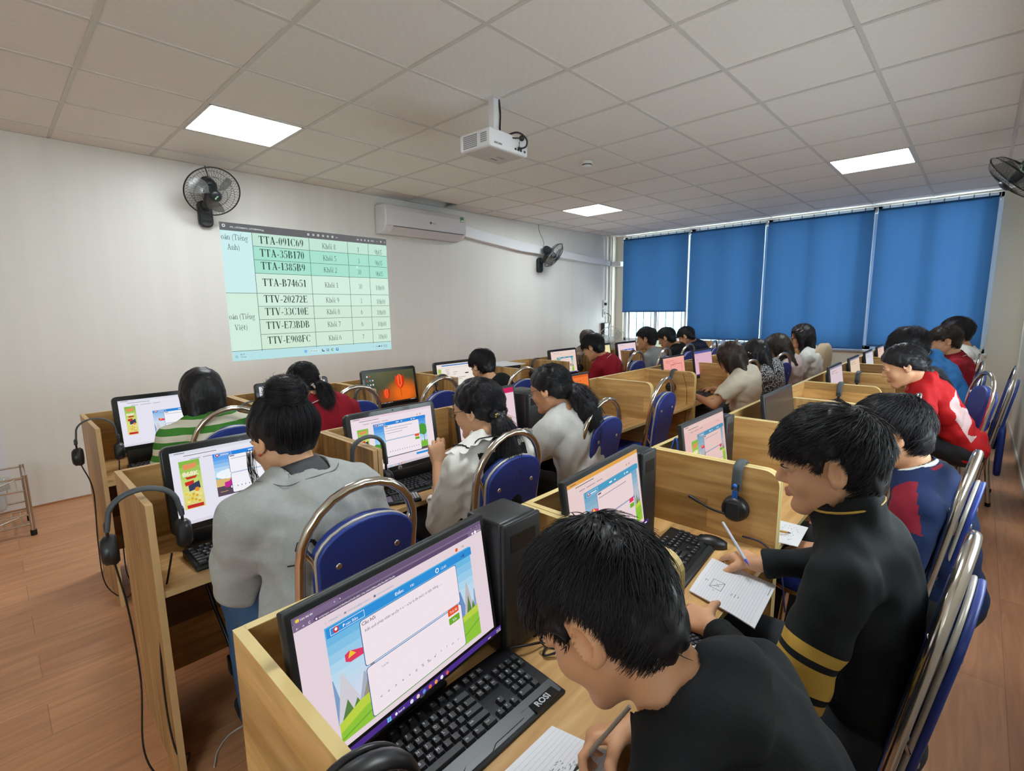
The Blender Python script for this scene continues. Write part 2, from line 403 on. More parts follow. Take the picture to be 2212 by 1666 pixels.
def tex_wall(name, col, lines):
    m = mat(name, col, 0.38, spec=0.35); nt = m.node_tree; b = nt.nodes['Principled BSDF']; L = nt.links.new
    tc = N(nt, 'TexCoord'); mp = N(nt, 'Mapping'); mp.inputs['Scale'].default_value = (lines, lines, 0.25); L(tc.outputs['Object'], mp.inputs['Vector'])
    nz = N(nt, 'TexNoise'); nz.inputs['Scale'].default_value = 1.0; nz.inputs['Detail'].default_value = 4; L(mp.outputs[0], nz.inputs['Vector'])
    mr = N(nt, 'MapRange'); mr.inputs[3].default_value = 0.93; mr.inputs[4].default_value = 1.06; L(nz.outputs['Fac'], mr.inputs[0])
    mu = N(nt, 'VectorMath', operation='SCALE'); mu.inputs[0].default_value = lin(col); L(mr.outputs[0], mu.inputs['Scale']); L(mu.outputs[0], b.inputs['Base Color'])
    bp = N(nt, 'Bump'); bp.inputs['Strength'].default_value = 0.12; bp.inputs['Distance'].default_value = 0.002; L(nz.outputs['Fac'], bp.inputs['Height']); L(bp.outputs[0], b.inputs['Normal'])
    return m
def tex_tile():
    m = mat('ceiling_tile', '#ebe8e4', 0.75, spec=0.2); nt = m.node_tree; b = nt.nodes['Principled BSDF']; L = nt.links.new
    tc = N(nt, 'TexCoord'); ck = N(nt, 'TexChecker'); ck.inputs['Scale'].default_value = 1 / 0.03
    ck.inputs['Color1'].default_value = (*lin('#edebe7'), 1); ck.inputs['Color2'].default_value = (*lin('#e9e7e2'), 1); L(tc.outputs['Object'], ck.inputs['Vector'])
    nz = N(nt, 'TexNoise'); nz.inputs['Scale'].default_value = 60; L(tc.outputs['Object'], nz.inputs['Vector'])
    mx = N(nt, 'Mix', data_type='RGBA'); mx.inputs[7].default_value = (*lin('#ebe8e4'), 1); L(nz.outputs['Fac'], mx.inputs[0]); L(ck.outputs[0], mx.inputs[6]); L(mx.outputs[2], b.inputs['Base Color'])
    return m
def struct(name, mb): return tag(mb.build(name), kind='structure')

M_WALL = tex_wall('cream_wall_panel', '#e2e0da', 9.0)
M_WALLW = mat('cream_paint', '#d9d4c6', 0.6, noise=(3, .03))
M_WHITE = mat('white_plastic', '#dcdcda', 0.35); M_BLACK = mat('black_plastic', '#16171a', 0.38); M_DARK = mat('charcoal_plastic', '#232529', 0.5)
M_CHROME = mat('chrome', '#d9d4cc', 0.16, 1.0, noise=(14, .05)); M_STEEL = mat('brushed_steel', '#bdb8b0', 0.3, 1.0)
M_ALU = mat('white_aluminium', '#e4e6e8', 0.4)
M_RUB = mat('black_rubber', '#0e0e0f', 0.7)

b = MB(); b.box((XB - .1, YR - .1, -.06), (XW + .1, YL + .1, 0), tex_floor()); struct('floor', b)
TX, TY = 0.6, 0.6 * 0.9865
gx = lambda i: TX * (i + .8167)
gy = lambda j: TY * (j + 4.8928)
LAMPS = [(1, 1), (8, 1), (8, -4), (1, -4)]
def ceiling():
    b = MB(); t = tex_tile()
    xs = [XB] + [gx(i) for i in range(-5, 13) if XB < gx(i) < XW] + [XW]; ys = [YR] + [gy(j) for j in range(-6, 5) if YR < gy(j) < YL] + [YL]
    lamp = {(round(gx(i), 3), round(gy(j), 3)) for i, j in LAMPS}
    for x0, x1 in zip(xs, xs[1:]):
        for y0, y1 in zip(ys, ys[1:]):
            if (round(x0, 3), round(y0, 3)) in lamp: continue
            if y1 == YL and 3.2 < x0 < 4.0: continue          # tile slipped out above the air conditioner
            b.box((x0, y0, CEIL), (x1, y1, CEIL + .012), t)
    b.box((XB - .1, YR - .1, CEIL + .15), (XW + .1, YL + .1, CEIL + .2), mat('dark_plenum', '#3a3733', .9))
    struct('ceiling', b)
    g = MB(); gm = mat('ceiling_grid_white', '#d2d0cb', 0.5)
    for x in xs[1:-1]: g.box((x - .011, YR, CEIL - .004), (x + .011, YL, CEIL + .001), gm)
    for y in ys[1:-1]: g.box((XB, y - .011, CEIL - .0045), (XW, y + .011, CEIL + .0005), gm)
    for y0, y1 in ((YR, YR + .02), (YL - .02, YL)): g.box((XB, y0, CEIL - .004), (XW, y1, CEIL + .001), gm)
    struct('trim_1', g)
ceiling()
b = MB(); b.box((XB - .1, YL, -.06), (XW + .1, YL + .1, CEIL + .2), M_WALL); struct('wall_left', b)
ADDED_WINDOWS = [(-1.9, -.85, .95, 2.25), (1.2, 4.4, 1.0, 1.42)]      # unseen windows added in the right wall to balance the daylight
b = MB(); xs_ = [XB - .1] + [v for r_ in ADDED_WINDOWS for v in r_[:2]] + [XW + .1]
for k in range(0, 6, 2): b.box((xs_[k], YR - .1, -.06), (xs_[k + 1], YR, CEIL + .2), M_WALLW)
for x0, x1, z0, z1 in ADDED_WINDOWS: b.box((x0, YR - .1, -.06), (x1, YR, z0), M_WALLW); b.box((x0, YR - .1, z1), (x1, YR, CEIL + .2), M_WALLW)
struct('wall_right', b)
b = MB(); b.box((XB - .1, YR, -.06), (XB, YL, CEIL + .2), M_WALLW); struct('wall_back', b)
WY0, WY1, WZ0, WZ1 = -0.075, 4.74, 0.80, 2.625
b = MB()
b.box((XW, YR, -.06), (XW + .16, YL, WZ0), M_WALLW); b.box((XW, YR, WZ1), (XW + .16, YL, CEIL + .2), M_WALLW)
b.box((XW, YR, WZ0), (XW + .16, WY0, WZ1), M_WALLW); b.box((XW, WY1, WZ0), (XW + .16, YL, WZ1), M_WALLW)
struct('wall_far', b)
b = MB(); b.box((5.0, YL - .011, 0), (XW, YL, .06), M_WALL); b.box((XB, YL - .009, 0), (5, YL, .012), mat('floor_strip', '#a8764f', .4)); struct('baseboard_left', b)
b = MB(); b.box((XB, YR, 0), (XW, YR + .012, .05), M_WALLW); struct('baseboard_right', b)
# pilaster corner strip between the projection wall and the window
b = MB(); b.box((7.86, 4.885, 0), (XW, YL, CEIL), M_WALLW); struct('trim_2', b)

# windows: four sliding bays with bars, panes and a sill
GLASS = bpy.data.materials.new('window_glass'); GLASS.use_nodes = True
nt = GLASS.node_tree; nt.nodes.clear(); o_ = N(nt, 'OutputMaterial'); mxs = N(nt, 'MixShader'); tr = N(nt, 'BsdfTransparent'); gl = N(nt, 'BsdfGlossy')
tr.inputs[0].default_value = (.93, .97, .97, 1); gl.inputs['Roughness'].default_value = .03; mxs.inputs[0].default_value = .06
nt.links.new(tr.outputs[0], mxs.inputs[1]); nt.links.new(gl.outputs[0], mxs.inputs[2]); nt.links.new(mxs.outputs[0], o_.inputs[0])
BL = [(3.527, 4.708), (2.385, 3.488), (1.098, 2.345), (-0.035, 1.06)]
bounds = [4.74, 3.508, 2.365, 1.08, -0.075]
for k in range(4):
    y1, y0 = bounds[k], bounds[k + 1]
    w = empty('window_%d' % (k + 1), (XW + .08, (y0 + y1) / 2, WZ0)); tag(w, kind='structure')
    hw = (y1 - y0) / 2; hh = WZ1 - WZ0
    f = MB()
    f.box((-.03, -hw, 0), (.03, -hw + .045, hh), M_ALU); f.box((-.03, hw - .045, 0), (.03, hw, hh), M_ALU); f.box((-.03, -hw, 0), (.03, hw, .05), M_ALU); f.box((-.03, -hw, hh - .05), (.03, hw, hh), M_ALU)
    f.box((-.025, -.03, 0), (.025, .03, hh), M_ALU); f.box((-.02, hw - .10, .05), (.02, hw - .07, hh - .05), M_ALU); f.box((-.02, -hw + .07, .05), (.02, -hw + .10, hh - .05), M_ALU)
    f.build('window_frame', w)
    for s in (-1, 1):
        g = MB(); g.box((-.004, min(s * .03, s * (hw - .045)), .05), (.004, max(s * .03, s * (hw - .045)), hh - .05), GLASS); g.build('pane', w)
    r = MB(); n = 8
    for i in range(n): y = -hw + .06 + (2 * hw - .12) * (i + .5) / n; r.cyl((-.06, y, 0), (-.06, y, hh), .006, mat('grey_bar', '#565b60', .5), 8)
    r.build('window_bars', w)
for k, ADDED_WIN in enumerate(ADDED_WINDOWS):  # frame and pane for each added out-of-view window that lets in extra daylight
    w = empty('window_%d' % (5 + k), ((ADDED_WIN[0] + ADDED_WIN[1]) / 2, YR - .05, ADDED_WIN[2])); tag(w, kind='structure'); hw = (ADDED_WIN[1] - ADDED_WIN[0]) / 2; hh = ADDED_WIN[3] - ADDED_WIN[2]; f = MB()
    for x in (-hw + .025, 0, hw - .025): f.box((x - .025, -.03, 0), (x + .025, .03, hh), M_ALU)
    f.box((-hw, -.03, 0), (hw, .03, .05), M_ALU); f.box((-hw, -.03, hh - .05), (hw, .03, hh), M_ALU); f.build('window_frame', w)
    g = MB(); g.box((-hw + .05, -.004, .05), (hw - .05, .004, hh - .05), GLASS); g.build('pane', w)
b = MB(); b.box((XW - .035, WY0 - .02, WZ0 - .03), (XW + .02, WY1 + .02, WZ0), M_ALU, b=.004); struct('trim_3', b)

# outside: a pale neighbouring house with a corrugated wall, a little tree
def outside():
    cor = mat('pale_corrugated_sheet', '#6a8085', .6); b = MB(); n = 60
    for i in range(n):
        z = -1 + 6 * i / n; b.box((12.0 + (.03 if i % 2 else 0), 1.0, z), (12.2, 9.0, z + 6 / n), cor)
    o = b.build('neighbour_house'); tag(o, 'pale corrugated house wall seen through the bars below the shortest blind', 'building')
    t = MB(); gm = mat('pale_foliage', '#55633f', .8)
    t.cyl((10.6, 3.9, -1), (10.6, 3.9, .9), .05, mat('bark', '#6b5a48', .8))
    for i in range(420):
        d = rng.normal(size=3); d /= np.linalg.norm(d); c = np.array([10.6, 3.85, 1.3]) + d * np.array([.5, .5, .75]) * rng.random() ** .4
        R = np.array(Matrix.Rotation(rng.random() * 6, 3, Vector(rng.normal(size=3)).normalized()))
        t.add([(-.03, 0, 0), (0, .07, .01), (.03, 0, 0), (0, -.07, .01)], [(0, 1, 2, 3)], gm, False, R, c)
    o = t.build('leafy_tree', fix=False); tag(o, 'small leafy tree outside, seen through the window bars', 'tree')
outside()

# blue roller blinds
def blind_mat():
    m = bpy.data.materials.new('blue_blind_fabric'); m.use_nodes = True; nt = m.node_tree; nt.nodes.clear(); L = nt.links.new
    o = N(nt, 'OutputMaterial'); mx = N(nt, 'MixShader'); d = N(nt, 'BsdfDiffuse'); t = N(nt, 'BsdfTranslucent')
    tc = N(nt, 'TexCoord'); nz = N(nt, 'TexNoise'); nz.inputs['Scale'].default_value = 260; L(tc.outputs['Object'], nz.inputs['Vector'])
    for sh, c in ((d, (.035, .11, .25)), (t, (.0184, .0515, .118))):
        k = N(nt, 'Mix', data_type='RGBA'); cc = c; k.inputs[6].default_value = (*[x * .9 for x in cc], 1); k.inputs[7].default_value = (*[min(1, x * 1.1) for x in cc], 1)
        L(nz.outputs['Fac'], k.inputs[0]); L(k.outputs[2], sh.inputs['Color'])
    mx.inputs[0].default_value = .5; L(d.outputs[0], mx.inputs[1]); L(t.outputs[0], mx.inputs[2]); L(mx.outputs[0], o.inputs[0])
    return m
M_BLIND = blind_mat()
BLB = [1.325, .885, .815, .86]
BLN = ['shortest blue roller blind, leftmost, with barred window showing beneath it', 'second blue roller blind from the left, behind the boys by the projection wall', 'third blue roller blind from the left, behind the girl with the beige cardigan chair', 'widest blue roller blind at the far right next to the right wall']
for k, (y0, y1) in enumerate(BL):
    e = empty('roller_blind', (XW - .05, (y0 + y1) / 2, 2.582), 0, BLN[k], 'blind', 'blue roller blinds on the window wall'); hw = (y1 - y0) / 2
    b = MB(); b.tube([(0, -hw, -.02), (0, hw, -.02)], .019, M_BLIND, 12); b.build('roller_tube', e)
    b = MB(); L_ = 2.582 - BLB[k]; b.add([(-.0200, -hw, -L_), (-.0200, hw, -L_), (-.0200, hw, -.02), (-.0200, -hw, -.02)], [(0, 1, 2, 3)], M_BLIND); b.build('fabric', e)
    b = MB(); b.box((-.026, -hw, -L_ - .012), (-.015, hw, -L_ + .012), mat('blind_bar_blue', '#2a5b96', .5)); b.build('bottom_bar', e)
    b = MB()
    for s in (-1, 1): b.box((-.02, s * (hw + .012) - .004, -.05), (.03, s * (hw + .012) + .004, .018), M_WHITE)
    b.build('bracket', e)
    b = MB(); yy = -hw - .004; b.tube(spline([(-.03, yy, -.02), (-.035, yy - .004, -.9), (-.035, yy - .01, -1.6), (-.03, yy - .016, -1.7), (-.025, yy - .01, -1.6), (-.022, yy, -.02)], 5), .0022, M_WHITE, 5); b.build('pull_chain', e)

# LED ceiling panels
LN = ['square LED ceiling panel above the wall fan, near the projection wall', 'square LED ceiling panel over the far carrels near the blinds, left of centre', 'square LED ceiling panel above the right-hand far carrels', 'square LED ceiling panel just above the photographer']
def lamp_mat():
    m = bpy.data.materials.new('led_panel_light'); m.use_nodes = True; nt = m.node_tree; nt.nodes.clear(); e = N(nt, 'Emission'); o = N(nt, 'OutputMaterial')
    e.inputs['Color'].default_value = (.89, .965, 1, 1); e.inputs['Strength'].default_value = PANEL; nt.links.new(e.outputs[0], o.inputs[0]); return m
M_LED = lamp_mat()
for k, (i, j) in enumerate(LAMPS):
    e = empty('led_panel', (gx(i) + TX / 2, gy(j) + TY / 2, CEIL), 0, LN[k], 'ceiling light', 'LED panels in the ceiling')
    b = MB(); h = TX / 2 - .012; h2 = TY / 2 - .012
    for a in ((-h, -h2, h, -h2 + .012), (-h, h2 - .012, h, h2), (-h, -h2, -h + .012, h2), (h - .012, -h2, h, h2)): b.box((a[0], a[1], -.006), (a[2], a[3], .02), M_WHITE)
    b.build('frame', e)
    b = MB(); b.box((-h + .012, -h2 + .012, -.003), (h - .012, h2 - .012, .004), M_LED); b.build('diffuser', e)

# ------------------------------------------------------------------ projected picture on the wall
def projection():
    W, H = 1.69, 1.235
    cv = Canvas(W, H, .0001)
    es = 1.0; mint = glow('#c3e6d6', es); pale = glow('#d3eedd', es); mint2 = glow('#a9e3d0', es); ink = glow('#3d4a46', .9); hdr = glow('#6f6f72', .9); line = glow('#4a5955', .9); bar = glow('#b9e2e6', es); wht = glow('#e9f3f0', es)
    cv.rect(0, 0, 1, 1, pale); cv.rect(.156, .152, 1, .352, mint2); cv.rect(.156, .057, 1, .152, mint); cv.rect(0, .056, .156, .5, glow('#cdeff0', es)); cv.rect(.156, .6, 1, .93, glow('#d0ead6', es))
    cv.rect(0, 0, 1, .056, hdr); cv.rect(0, .928, 1, 1, bar)
    for v, u0 in ((.152, .156), (.251, .156), (.350, .156), (.499, 0), (.597, .156), (.697, .156), (.81, .156), (.926, 0)): cv.rect(u0, v - .0015, 1, v + .0015, line)
    for u in (.156, .472, .718, .862): cv.rect(u - .0012, .057, u + .0012, .936, line)
    rows = [('TTA-091C69', '8', '1', '9h05', .13), ('TTA-35B170', '5', '3', '9h05', .225), ('TTA-1385B9', '2', '30', '9h05', .32), ('TTA-B74651', '1', '30', '10h00', .444), ('TTV-20272E', '9', '3', '10h00', .568), ('TTV-33C10E', '8', '6', '10h00', .665), ('TTV-E73BDB', '7', '6', '10h00', .77), ('TTV-E908FC', '6', '7', '10h00', .885)]
    for a, k, n, h, v in rows:
        serif_text(cv, a, .314, v, .056, ink, True, .25, 'c'); serif_text(cv, 'Kh\u1ed1i ' + k, .595, v, .042, ink, False, .088, 'c'); serif_text(cv, n, .79, v + .005, .04, ink, False, .012 * len(n) + .003, 'c'); serif_text(cv, h, .935, v + .012, .04, ink, False, .068 if len(h) > 4 else .054, 'c')
    serif_text(cv, 'o\u00e1n (Ti\u1ebfng', .002, .12, .04, ink, False, .132); serif_text(cv, 'Anh)', .027, .19, .04, ink, False, .062)
    serif_text(cv, 'o\u00e1n (Ti\u1ebfng', .002, .69, .04, ink, False, .132); serif_text(cv, 'Vi\u1ec7t)', .025, .77, .04, ink, False, .066)
    cv.text('IMG_1675758840416_1675758840420.jpg', .05, .036, .012, wht, wid=.17); cv.rr(.012, .014, .026, .034, .004, wht); cv.rr(.015, .018, .023, .029, .003, hdr)
    for i, u in enumerate((.465, .495, .525, .555, .585, .615, .642)):
        if i in (0, 2, 5): cv.rr(u, .02, u + .011, .036, .002, wht); cv.rr(u + .003, .024, u + .008, .032, .001, hdr)
        elif i == 6: cv.rect(u, .029, u + .012, .032, wht)
        else: cv.disc(u + .006, .028, .006, wht); cv.disc(u + .006, .028, .0035, hdr)
    for u in (.79, .815, .84, .865): cv.disc(u, .03, .005, wht); cv.disc(u, .03, .003, hdr)
    cv.text('239%', .882, .035, .011, wht); cv.rect(.925, .03, .933, .032, wht); cv.rr(.952, .023, .961, .035, .002, wht); cv.rr(.954, .026, .959, .032, .001, hdr); cv.text('x', .982, .035, .015, wht)
    blue = glow('#6fb0ee', es); dk = glow('#48585c', .9)
    for a in (0, 1):
        for c in (0, 1): cv.rect(.393 + a * .0085, .952 + c * .0115, .4007 + a * .0085, .9625 + c * .0115, blue)
    cv.rr(.425, .95, .487, .976, .012, glow('#cfeaea', es)); cv.text('Search', .447, .968, .011, dk); cv.disc(.437, .962, .004, dk); cv.disc(.437, .962, .0025, bar)
    cv.rect(.503, .953, .508, .974, dk); cv.rect(.503, .966, .518, .974, dk); cv.disc(.54, .963, .009, glow('#6d7fc4', es)); cv.disc(.54, .962, .005, bar); cv.disc(.57, .963, .009, glow('#7ba36a', es)); cv.disc(.573, .963, .005, bar); cv.rr(.593, .951, .61, .975, .003, glow('#3f86d6', es)); cv.disc(.602, .961, .004, wht)
    cv.text('9:25 AM', .93, .962, .010, dk); cv.text('2/7/2023', .93, .976, .010, dk); cv.text('ENG', .875, .969, .011, dk); cv.text('^', .855, .972, .014, dk); cv.rr(.897, .957, .908, .969, .002, dk); cv.disc(.918, .963, .004, dk); cv.text('81\u00b0F', .04, .957, .012, dk); cv.text('Cloudy', .04, .975, .010, dk); cv.disc(.02, .966, .008, glow('#9cc7d6', es))
    cv.rr(.768, .255, .777, .27, .002, wht)
    o = cv.build('projected_table'); o.location = (2.383, YL - .002, 1.574); tag(o, 'projected exam timetable glowing pale green on the cream wall', 'projected image')
projection()

# ------------------------------------------------------------------ ceiling projector
def projector():
    e = empty('projector', (2.265, 2.25, CEIL), math.radians(2), 'white ceiling projector hanging on a pole in the middle of the room', 'projector')
    zb, zt = -.325, -.222          # body bottom / top, below the ceiling
    W = mat('projector_white', '#e3e3e6', .4); G = mat('vent_grey', '#8b8d90', .6); U = mat('projector_underside', '#c9c3bd', .5)
    b = MB(); b.box((-.165, -.12, zb), (.175, .13, zt), W, b=.012); b.box((-.15, -.105, zb - .002), (.15, .105, zb + .002), U); b.build('body', e)
    b = MB(); n = 7
    for i in range(n):
        for k in range(10): b.box((-.1665, -.015 + k * .0115, zb + .016 + i * .0105), (-.164, -.015 + k * .0115 + .008, zb + .016 + i * .0105 + .007), G)
    b.build('side_vent', e); b = MB()
    for i in range(5): b.box((-.1665, -.095, zb + .03 + i * .011), (-.164, -.045, zb + .036 + i * .011), G)
    b.build('side_vent', e)
    b = MB()
    for k in range(2): b.box((-.13 + k * .035, -.1215, zb + .02), (-.1 + k * .035, -.119, zb + .03), G)
    for i, x in enumerate((.05, .075, .10, .135)): b.box((x, -.1225, zb + .02), (x + .014, -.119, zb + .032), M_DARK)
    b.box((.09, -.1225, zb + .038), (.093, -.119, zb + .075), M_DARK)
    b.build('ports', e)
    b = MB(); b.lathe([(0, .0), (.024, 0), (.03, -.004), (.034, -.03), (.038, -.03), (.038, .01)], M_DARK, 20, R=rotm('X', -PI / 2), t=(-.06, .118, zb + .045)); b.build('lens_barrel', e)
    b = MB(); b.lathe([(0, .018), (.014, .016), (.024, .004)], mat('lit_lens', '#ffffff', .1, emit='#e6fff8', es=6), 20, R=rotm('X', -PI / 2), t=(-.06, .118, zb + .045)); b.build('lens', e)
    dk = mat('logo_grey', '#5c5b5c', .5); b = MB(); b.box((.02, .045, zb - .003), (.075, .055, zb - .0018), dk); b.box((.02, -.01, zb - .003), (.09, .012, zb - .0018), mat('label_beige', '#b5aca4', .6)); b.build('label', e)
    b = MB(); b.box((-.022, -.022, zt), (.022, .022, -.002), W, b=.004); b.box((-.04, -.04, -.006), (.04, .04, 0), W); b.build('mount_pole', e)
    b = MB(); b.box((-.05, -.05, zt), (.05, .05, zt + .012), W); b.box((-.028, -.026, zt + .012), (.028, .026, zt + .05), W, b=.003)
    b.build('mount_bracket', e)
    b = MB(); b.tube(spline([(.026, -.02, -.005), (.03, -.026, -.08), (.02, -.03, -.18), (.018, -.05, -.222), (.05, -.14, -.212), (.11, -.16, -.237), (.12, -.15, -.277), (.085, -.128, -.295)], 6), .0055, M_BLACK, 7)
    b.tube(spline([(.03, -.012, -.005), (.034, -.02, -.1), (.026, -.026, -.19), (.02, -.1, -.237), (.07, -.15, -.242)], 6), .004, M_BLACK, 7)
    b.cyl((.072, -.135, -.295), (.10, -.126, -.289), .009, M_BLACK, 8); b.ball((.075, -.155, -.242), .017, M_BLACK, 10)
    b.build('cables', e)
projector()

# smoke detector
e = empty('smoke_detector', (3.757, 2.606, CEIL), 0, 'small white smoke detector on the ceiling behind the projector', 'smoke detector')
b = MB(); b.lathe([(.05, 0), (.05, -.012), (.042, -.02), (.042, -.034), (.03, -.05), (0, -.052)], M_WHITE, 24); b.build('housing', e)
b = MB(); b.lathe([(.0425, -.022), (.0425, -.031)], M_DARK, 24); b.build('vent_ring', e)

# ------------------------------------------------------------------ air conditioner and its trunking
def aircon():
    x0, x1, y = 3.10, 4.25, YL - .005
    e = empty('air_conditioner', ((x0 + x1) / 2, y, 2.237), 0, 'white split air conditioner high on the projection wall', 'air conditioner'); w = (x1 - x0) / 2
    W = mat('aircon_white', '#dedddf', .22, coat=.3)
    prof = [(0, 0), (0, .30), (-.14, .305), (-.185, .29), (-.205, .24), (-.21, .12), (-.19, .055), (-.14, .012), (-.06, 0)]
    b = MB(); b.prism(prof, -w, w, W, 'x', b=.012); b.build('body', e)
    fp = [(-.209, .075), (-.2135, .13), (-.2085, .245), (-.19, .291), (-.182, .29), (-.2, .24), (-.204, .13), (-.2, .075)]
    b = MB(); b.prism(fp, -w + .012, w - .012, mat('aircon_panel', '#d6d4d8', .15, coat=.5), 'x'); b.build('front_panel', e)
    b = MB(); b.prism([(-.2085, .066), (-.15, .008), (-.145, .016), (-.203, .07)], -w + .1, w - .06, mat('louver_white', '#cfcdd0', .3), 'x'); b.build('louver', e)
    b = MB(); b.prism([(-.21, .0735), (-.2075, .0675), (-.195, .069), (-.195, .072)], -w + .1, w - .05, M_DARK, 'x'); b.build('seam', e)
    cv = Canvas(.14, .03); cv.text('Casper', .25, .75, .55, mat('logo_dark', '#4d4d55', .5)); cv.disc(.1, .5, .1, mat('logo_dark'))
    o = cv.build('logo', e, (0.08, -.2155, .155))
    b = MB(); b.box((w - .09, -.2145, .215), (w - .045, -.207, .275), mat('label_green', '#3f8f4d', .5)); b.box((w - .086, -.2155, .22), (w - .049, -.214, .24), mat('label_white', '#e6ece4', .5)); b.build('energy_label', e)
aircon()
b = MB()
P0, P1, P2 = np.array([4.25, YL - .035, 2.385]), np.array([7.80, YL - .075, 2.165]), None
tr_ = M_ALU
b.prism([(4.22, 2.33), (4.22, 2.47), (5.4, 2.35), (7.84, 2.215), (7.84, 2.125), (5.4, 2.22)], YL - .07, YL - .001, tr_, 'y', b=.004)
b.prism([(4.742, 2.125), (4.90, 2.125), (4.90, 2.205), (4.742, 2.205)], 7.84, 7.999, tr_, 'x', b=.004)
o = b.build('pipe_trunking'); tag(o, 'white pipe trunking running from the air conditioner to the blinds', 'trunking')
b = MB(); b.box((7.79, YL - .07, 0), (7.815, YL - .052, CEIL), M_ALU); b.box((7.785, YL - .074, 1.72), (7.82, YL - .05, 1.76), M_ALU)
o = b.build('cable_conduit'); tag(o, 'thin vertical white conduit in the corner beside the sockets', 'conduit')
for z, lab in ((1.46, 'upper white wall socket with a dark plug in the window corner'), (1.30, 'lower white wall socket with a black cable plugged in')):
    e = empty('wall_socket', (7.70, YL, z), 0, lab, 'socket', 'sockets in the window corner')
    b = MB(); b.box((-.045, -.02, -.07), (.045, -.001, .07), M_WHITE, b=.004); b.build('plate', e)
    b = MB(); b.box((-.02, -.05, -.02), (.025, -.02, .025), M_BLACK if z > 1.4 else M_WHITE, b=.004); b.build('plug', e)
b = MB(); b.tube(spline([(7.71, YL - .05, 1.30), (7.77, YL - .09, 1.26), (7.78, YL - .09, 1.15), (7.72, YL - .085, 1.03)], 6), .006, M_BLACK, 7); o = b.build('power_cable'); tag(o, 'black power cable dropping from the lower corner socket', 'cable')
e = empty('wall_box', (7.68, YL, .80), 0, 'tall white wall box with dark edge below the corner sockets', 'box')
b = MB(); b.box((-.07, -.075, 0), (.07, -.001, .33), M_DARK, b=.01); b.build('case', e)
b = MB(); b.box((-.065, -.082, .006), (.055, -.074, .324), M_WHITE, b=.003); b.build('cover', e)

# ------------------------------------------------------------------ fans
def fan_head(e, R, c, r, blade, hub, guard, motor, n_ring=7, n_spoke=48, mdark=True, star=None):
    """guard, blades, hub and motor; local +z of R points out of the fan's front"""
    R = np.array(R); c = np.array(c); T = lambda p: R @ np.array(p, float) + c
    g = MB()
    prof = [(.035, .075), (r * .5, .066), (r * .82, .048), (r, .0)]
    back = [(.05, -.075), (r * .55, -.062), (r * .85, -.04), (r, 0)]
    for pr in (prof, back):
        for i in range(n_spoke):
            a = 2 * PI * i / n_spoke; g.tube([T((q * math.cos(a + .25 * (q / r)), q * math.sin(a + .25 * (q / r)), z)) for q, z in pr], .0011, guard, 3, caps=False)
        for k in range(n_ring):
            q = pr[0][0] + (r - pr[0][0]) * k / (n_ring - 1); z = np.interp(q, [p[0] for p in pr], [p[1] for p in pr])
            if k in (0, 2, 4): g.tube([T((q * math.cos(2 * PI * i / 40), q * math.sin(2 * PI * i / 40), z)) for i in range(40)], .0014, guard, 4, closed=True)
    g.tube([T((r * math.cos(2 * PI * i / 48), r * math.sin(2 * PI * i / 48), 0)) for i in range(48)], .0055, guard, 6, closed=True)
    g.build('guard', e)
    for k in range(3):
        b = MB(); a0 = 2 * PI * k / 3 + .5; vs = []; nn = 9
        for i in range(nn):
            t = i / (nn - 1); q = .03 + (r * .86 - .03) * t; w = .35 + .62 * math.sin(PI * min(1, .25 + .68 * t)); 
            for j in range(5):
                s_ = (j / 4 - .5) * w; a = a0 + s_ + .35 * t; vs.append(T((q * math.cos(a), q * math.sin(a), .004 + .034 * (j / 4 - .5) * 2)))
        top = len(vs); vs2 = [v + R @ np.array([0, 0, -.0022]) for v in vs]
        fs = [(i * 5 + j, i * 5 + j + 1, (i + 1) * 5 + j + 1, (i + 1) * 5 + j) for i in range(nn - 1) for j in range(4)]
        b.add(vs + vs2, fs + [tuple(top + x for x in f[::-1]) for f in fs], blade, True); b.build('blade', e)
    b = MB(); b.lathe([(0, .045), (.022, .042), (.034, .03), (.036, -.03)], hub, 20, R=R, t=c); b.build('hub', e)
    b = MB(); b.lathe([(0, .094), (.03, .092), (.045, .084), (.047, .070)], hub, 20, R=R, t=c)
    b.build('badge', e)
    if star: b = MB(); b.add([T((.02, -.032, .0885)), T((.036, -.002, .0885)), T((.006, .018, .0955)), T((-.012, -.012, .0955))], [(0, 1, 2, 3)], star); b.build('sticker', e)
    b = MB(); b.lathe([(.04, -.06), (.058, -.075), (.062, -.10), (.055, -.16), (.035, -.19), (0, -.195)], motor, 20, R=R, t=c)
    for i in range(10): a = PI + (i - 4.5) * .24; b.tube([T((.0615 * math.cos(a), .0615 * math.sin(a), -.08)), T((.058 * math.cos(a), .058 * math.sin(a), -.155))], .003, motor, 4)
    b.build('motor', e)
def basis(fw, up=(0, 0, 1)):
    f = np.array(fw, float); f /= np.linalg.norm(f); x = np.cross(up, f); x /= np.linalg.norm(x); y = np.cross(f, x); return np.stack([x, y, f], 1)
M_BLADE = mat('translucent_grey_blade', '#7f8280', .2, alpha=.55); M_GUARD = mat('black_wire', '#1b1c1e', .45); M_FAN = mat('dark_fan_plastic', '#22272b', .4)
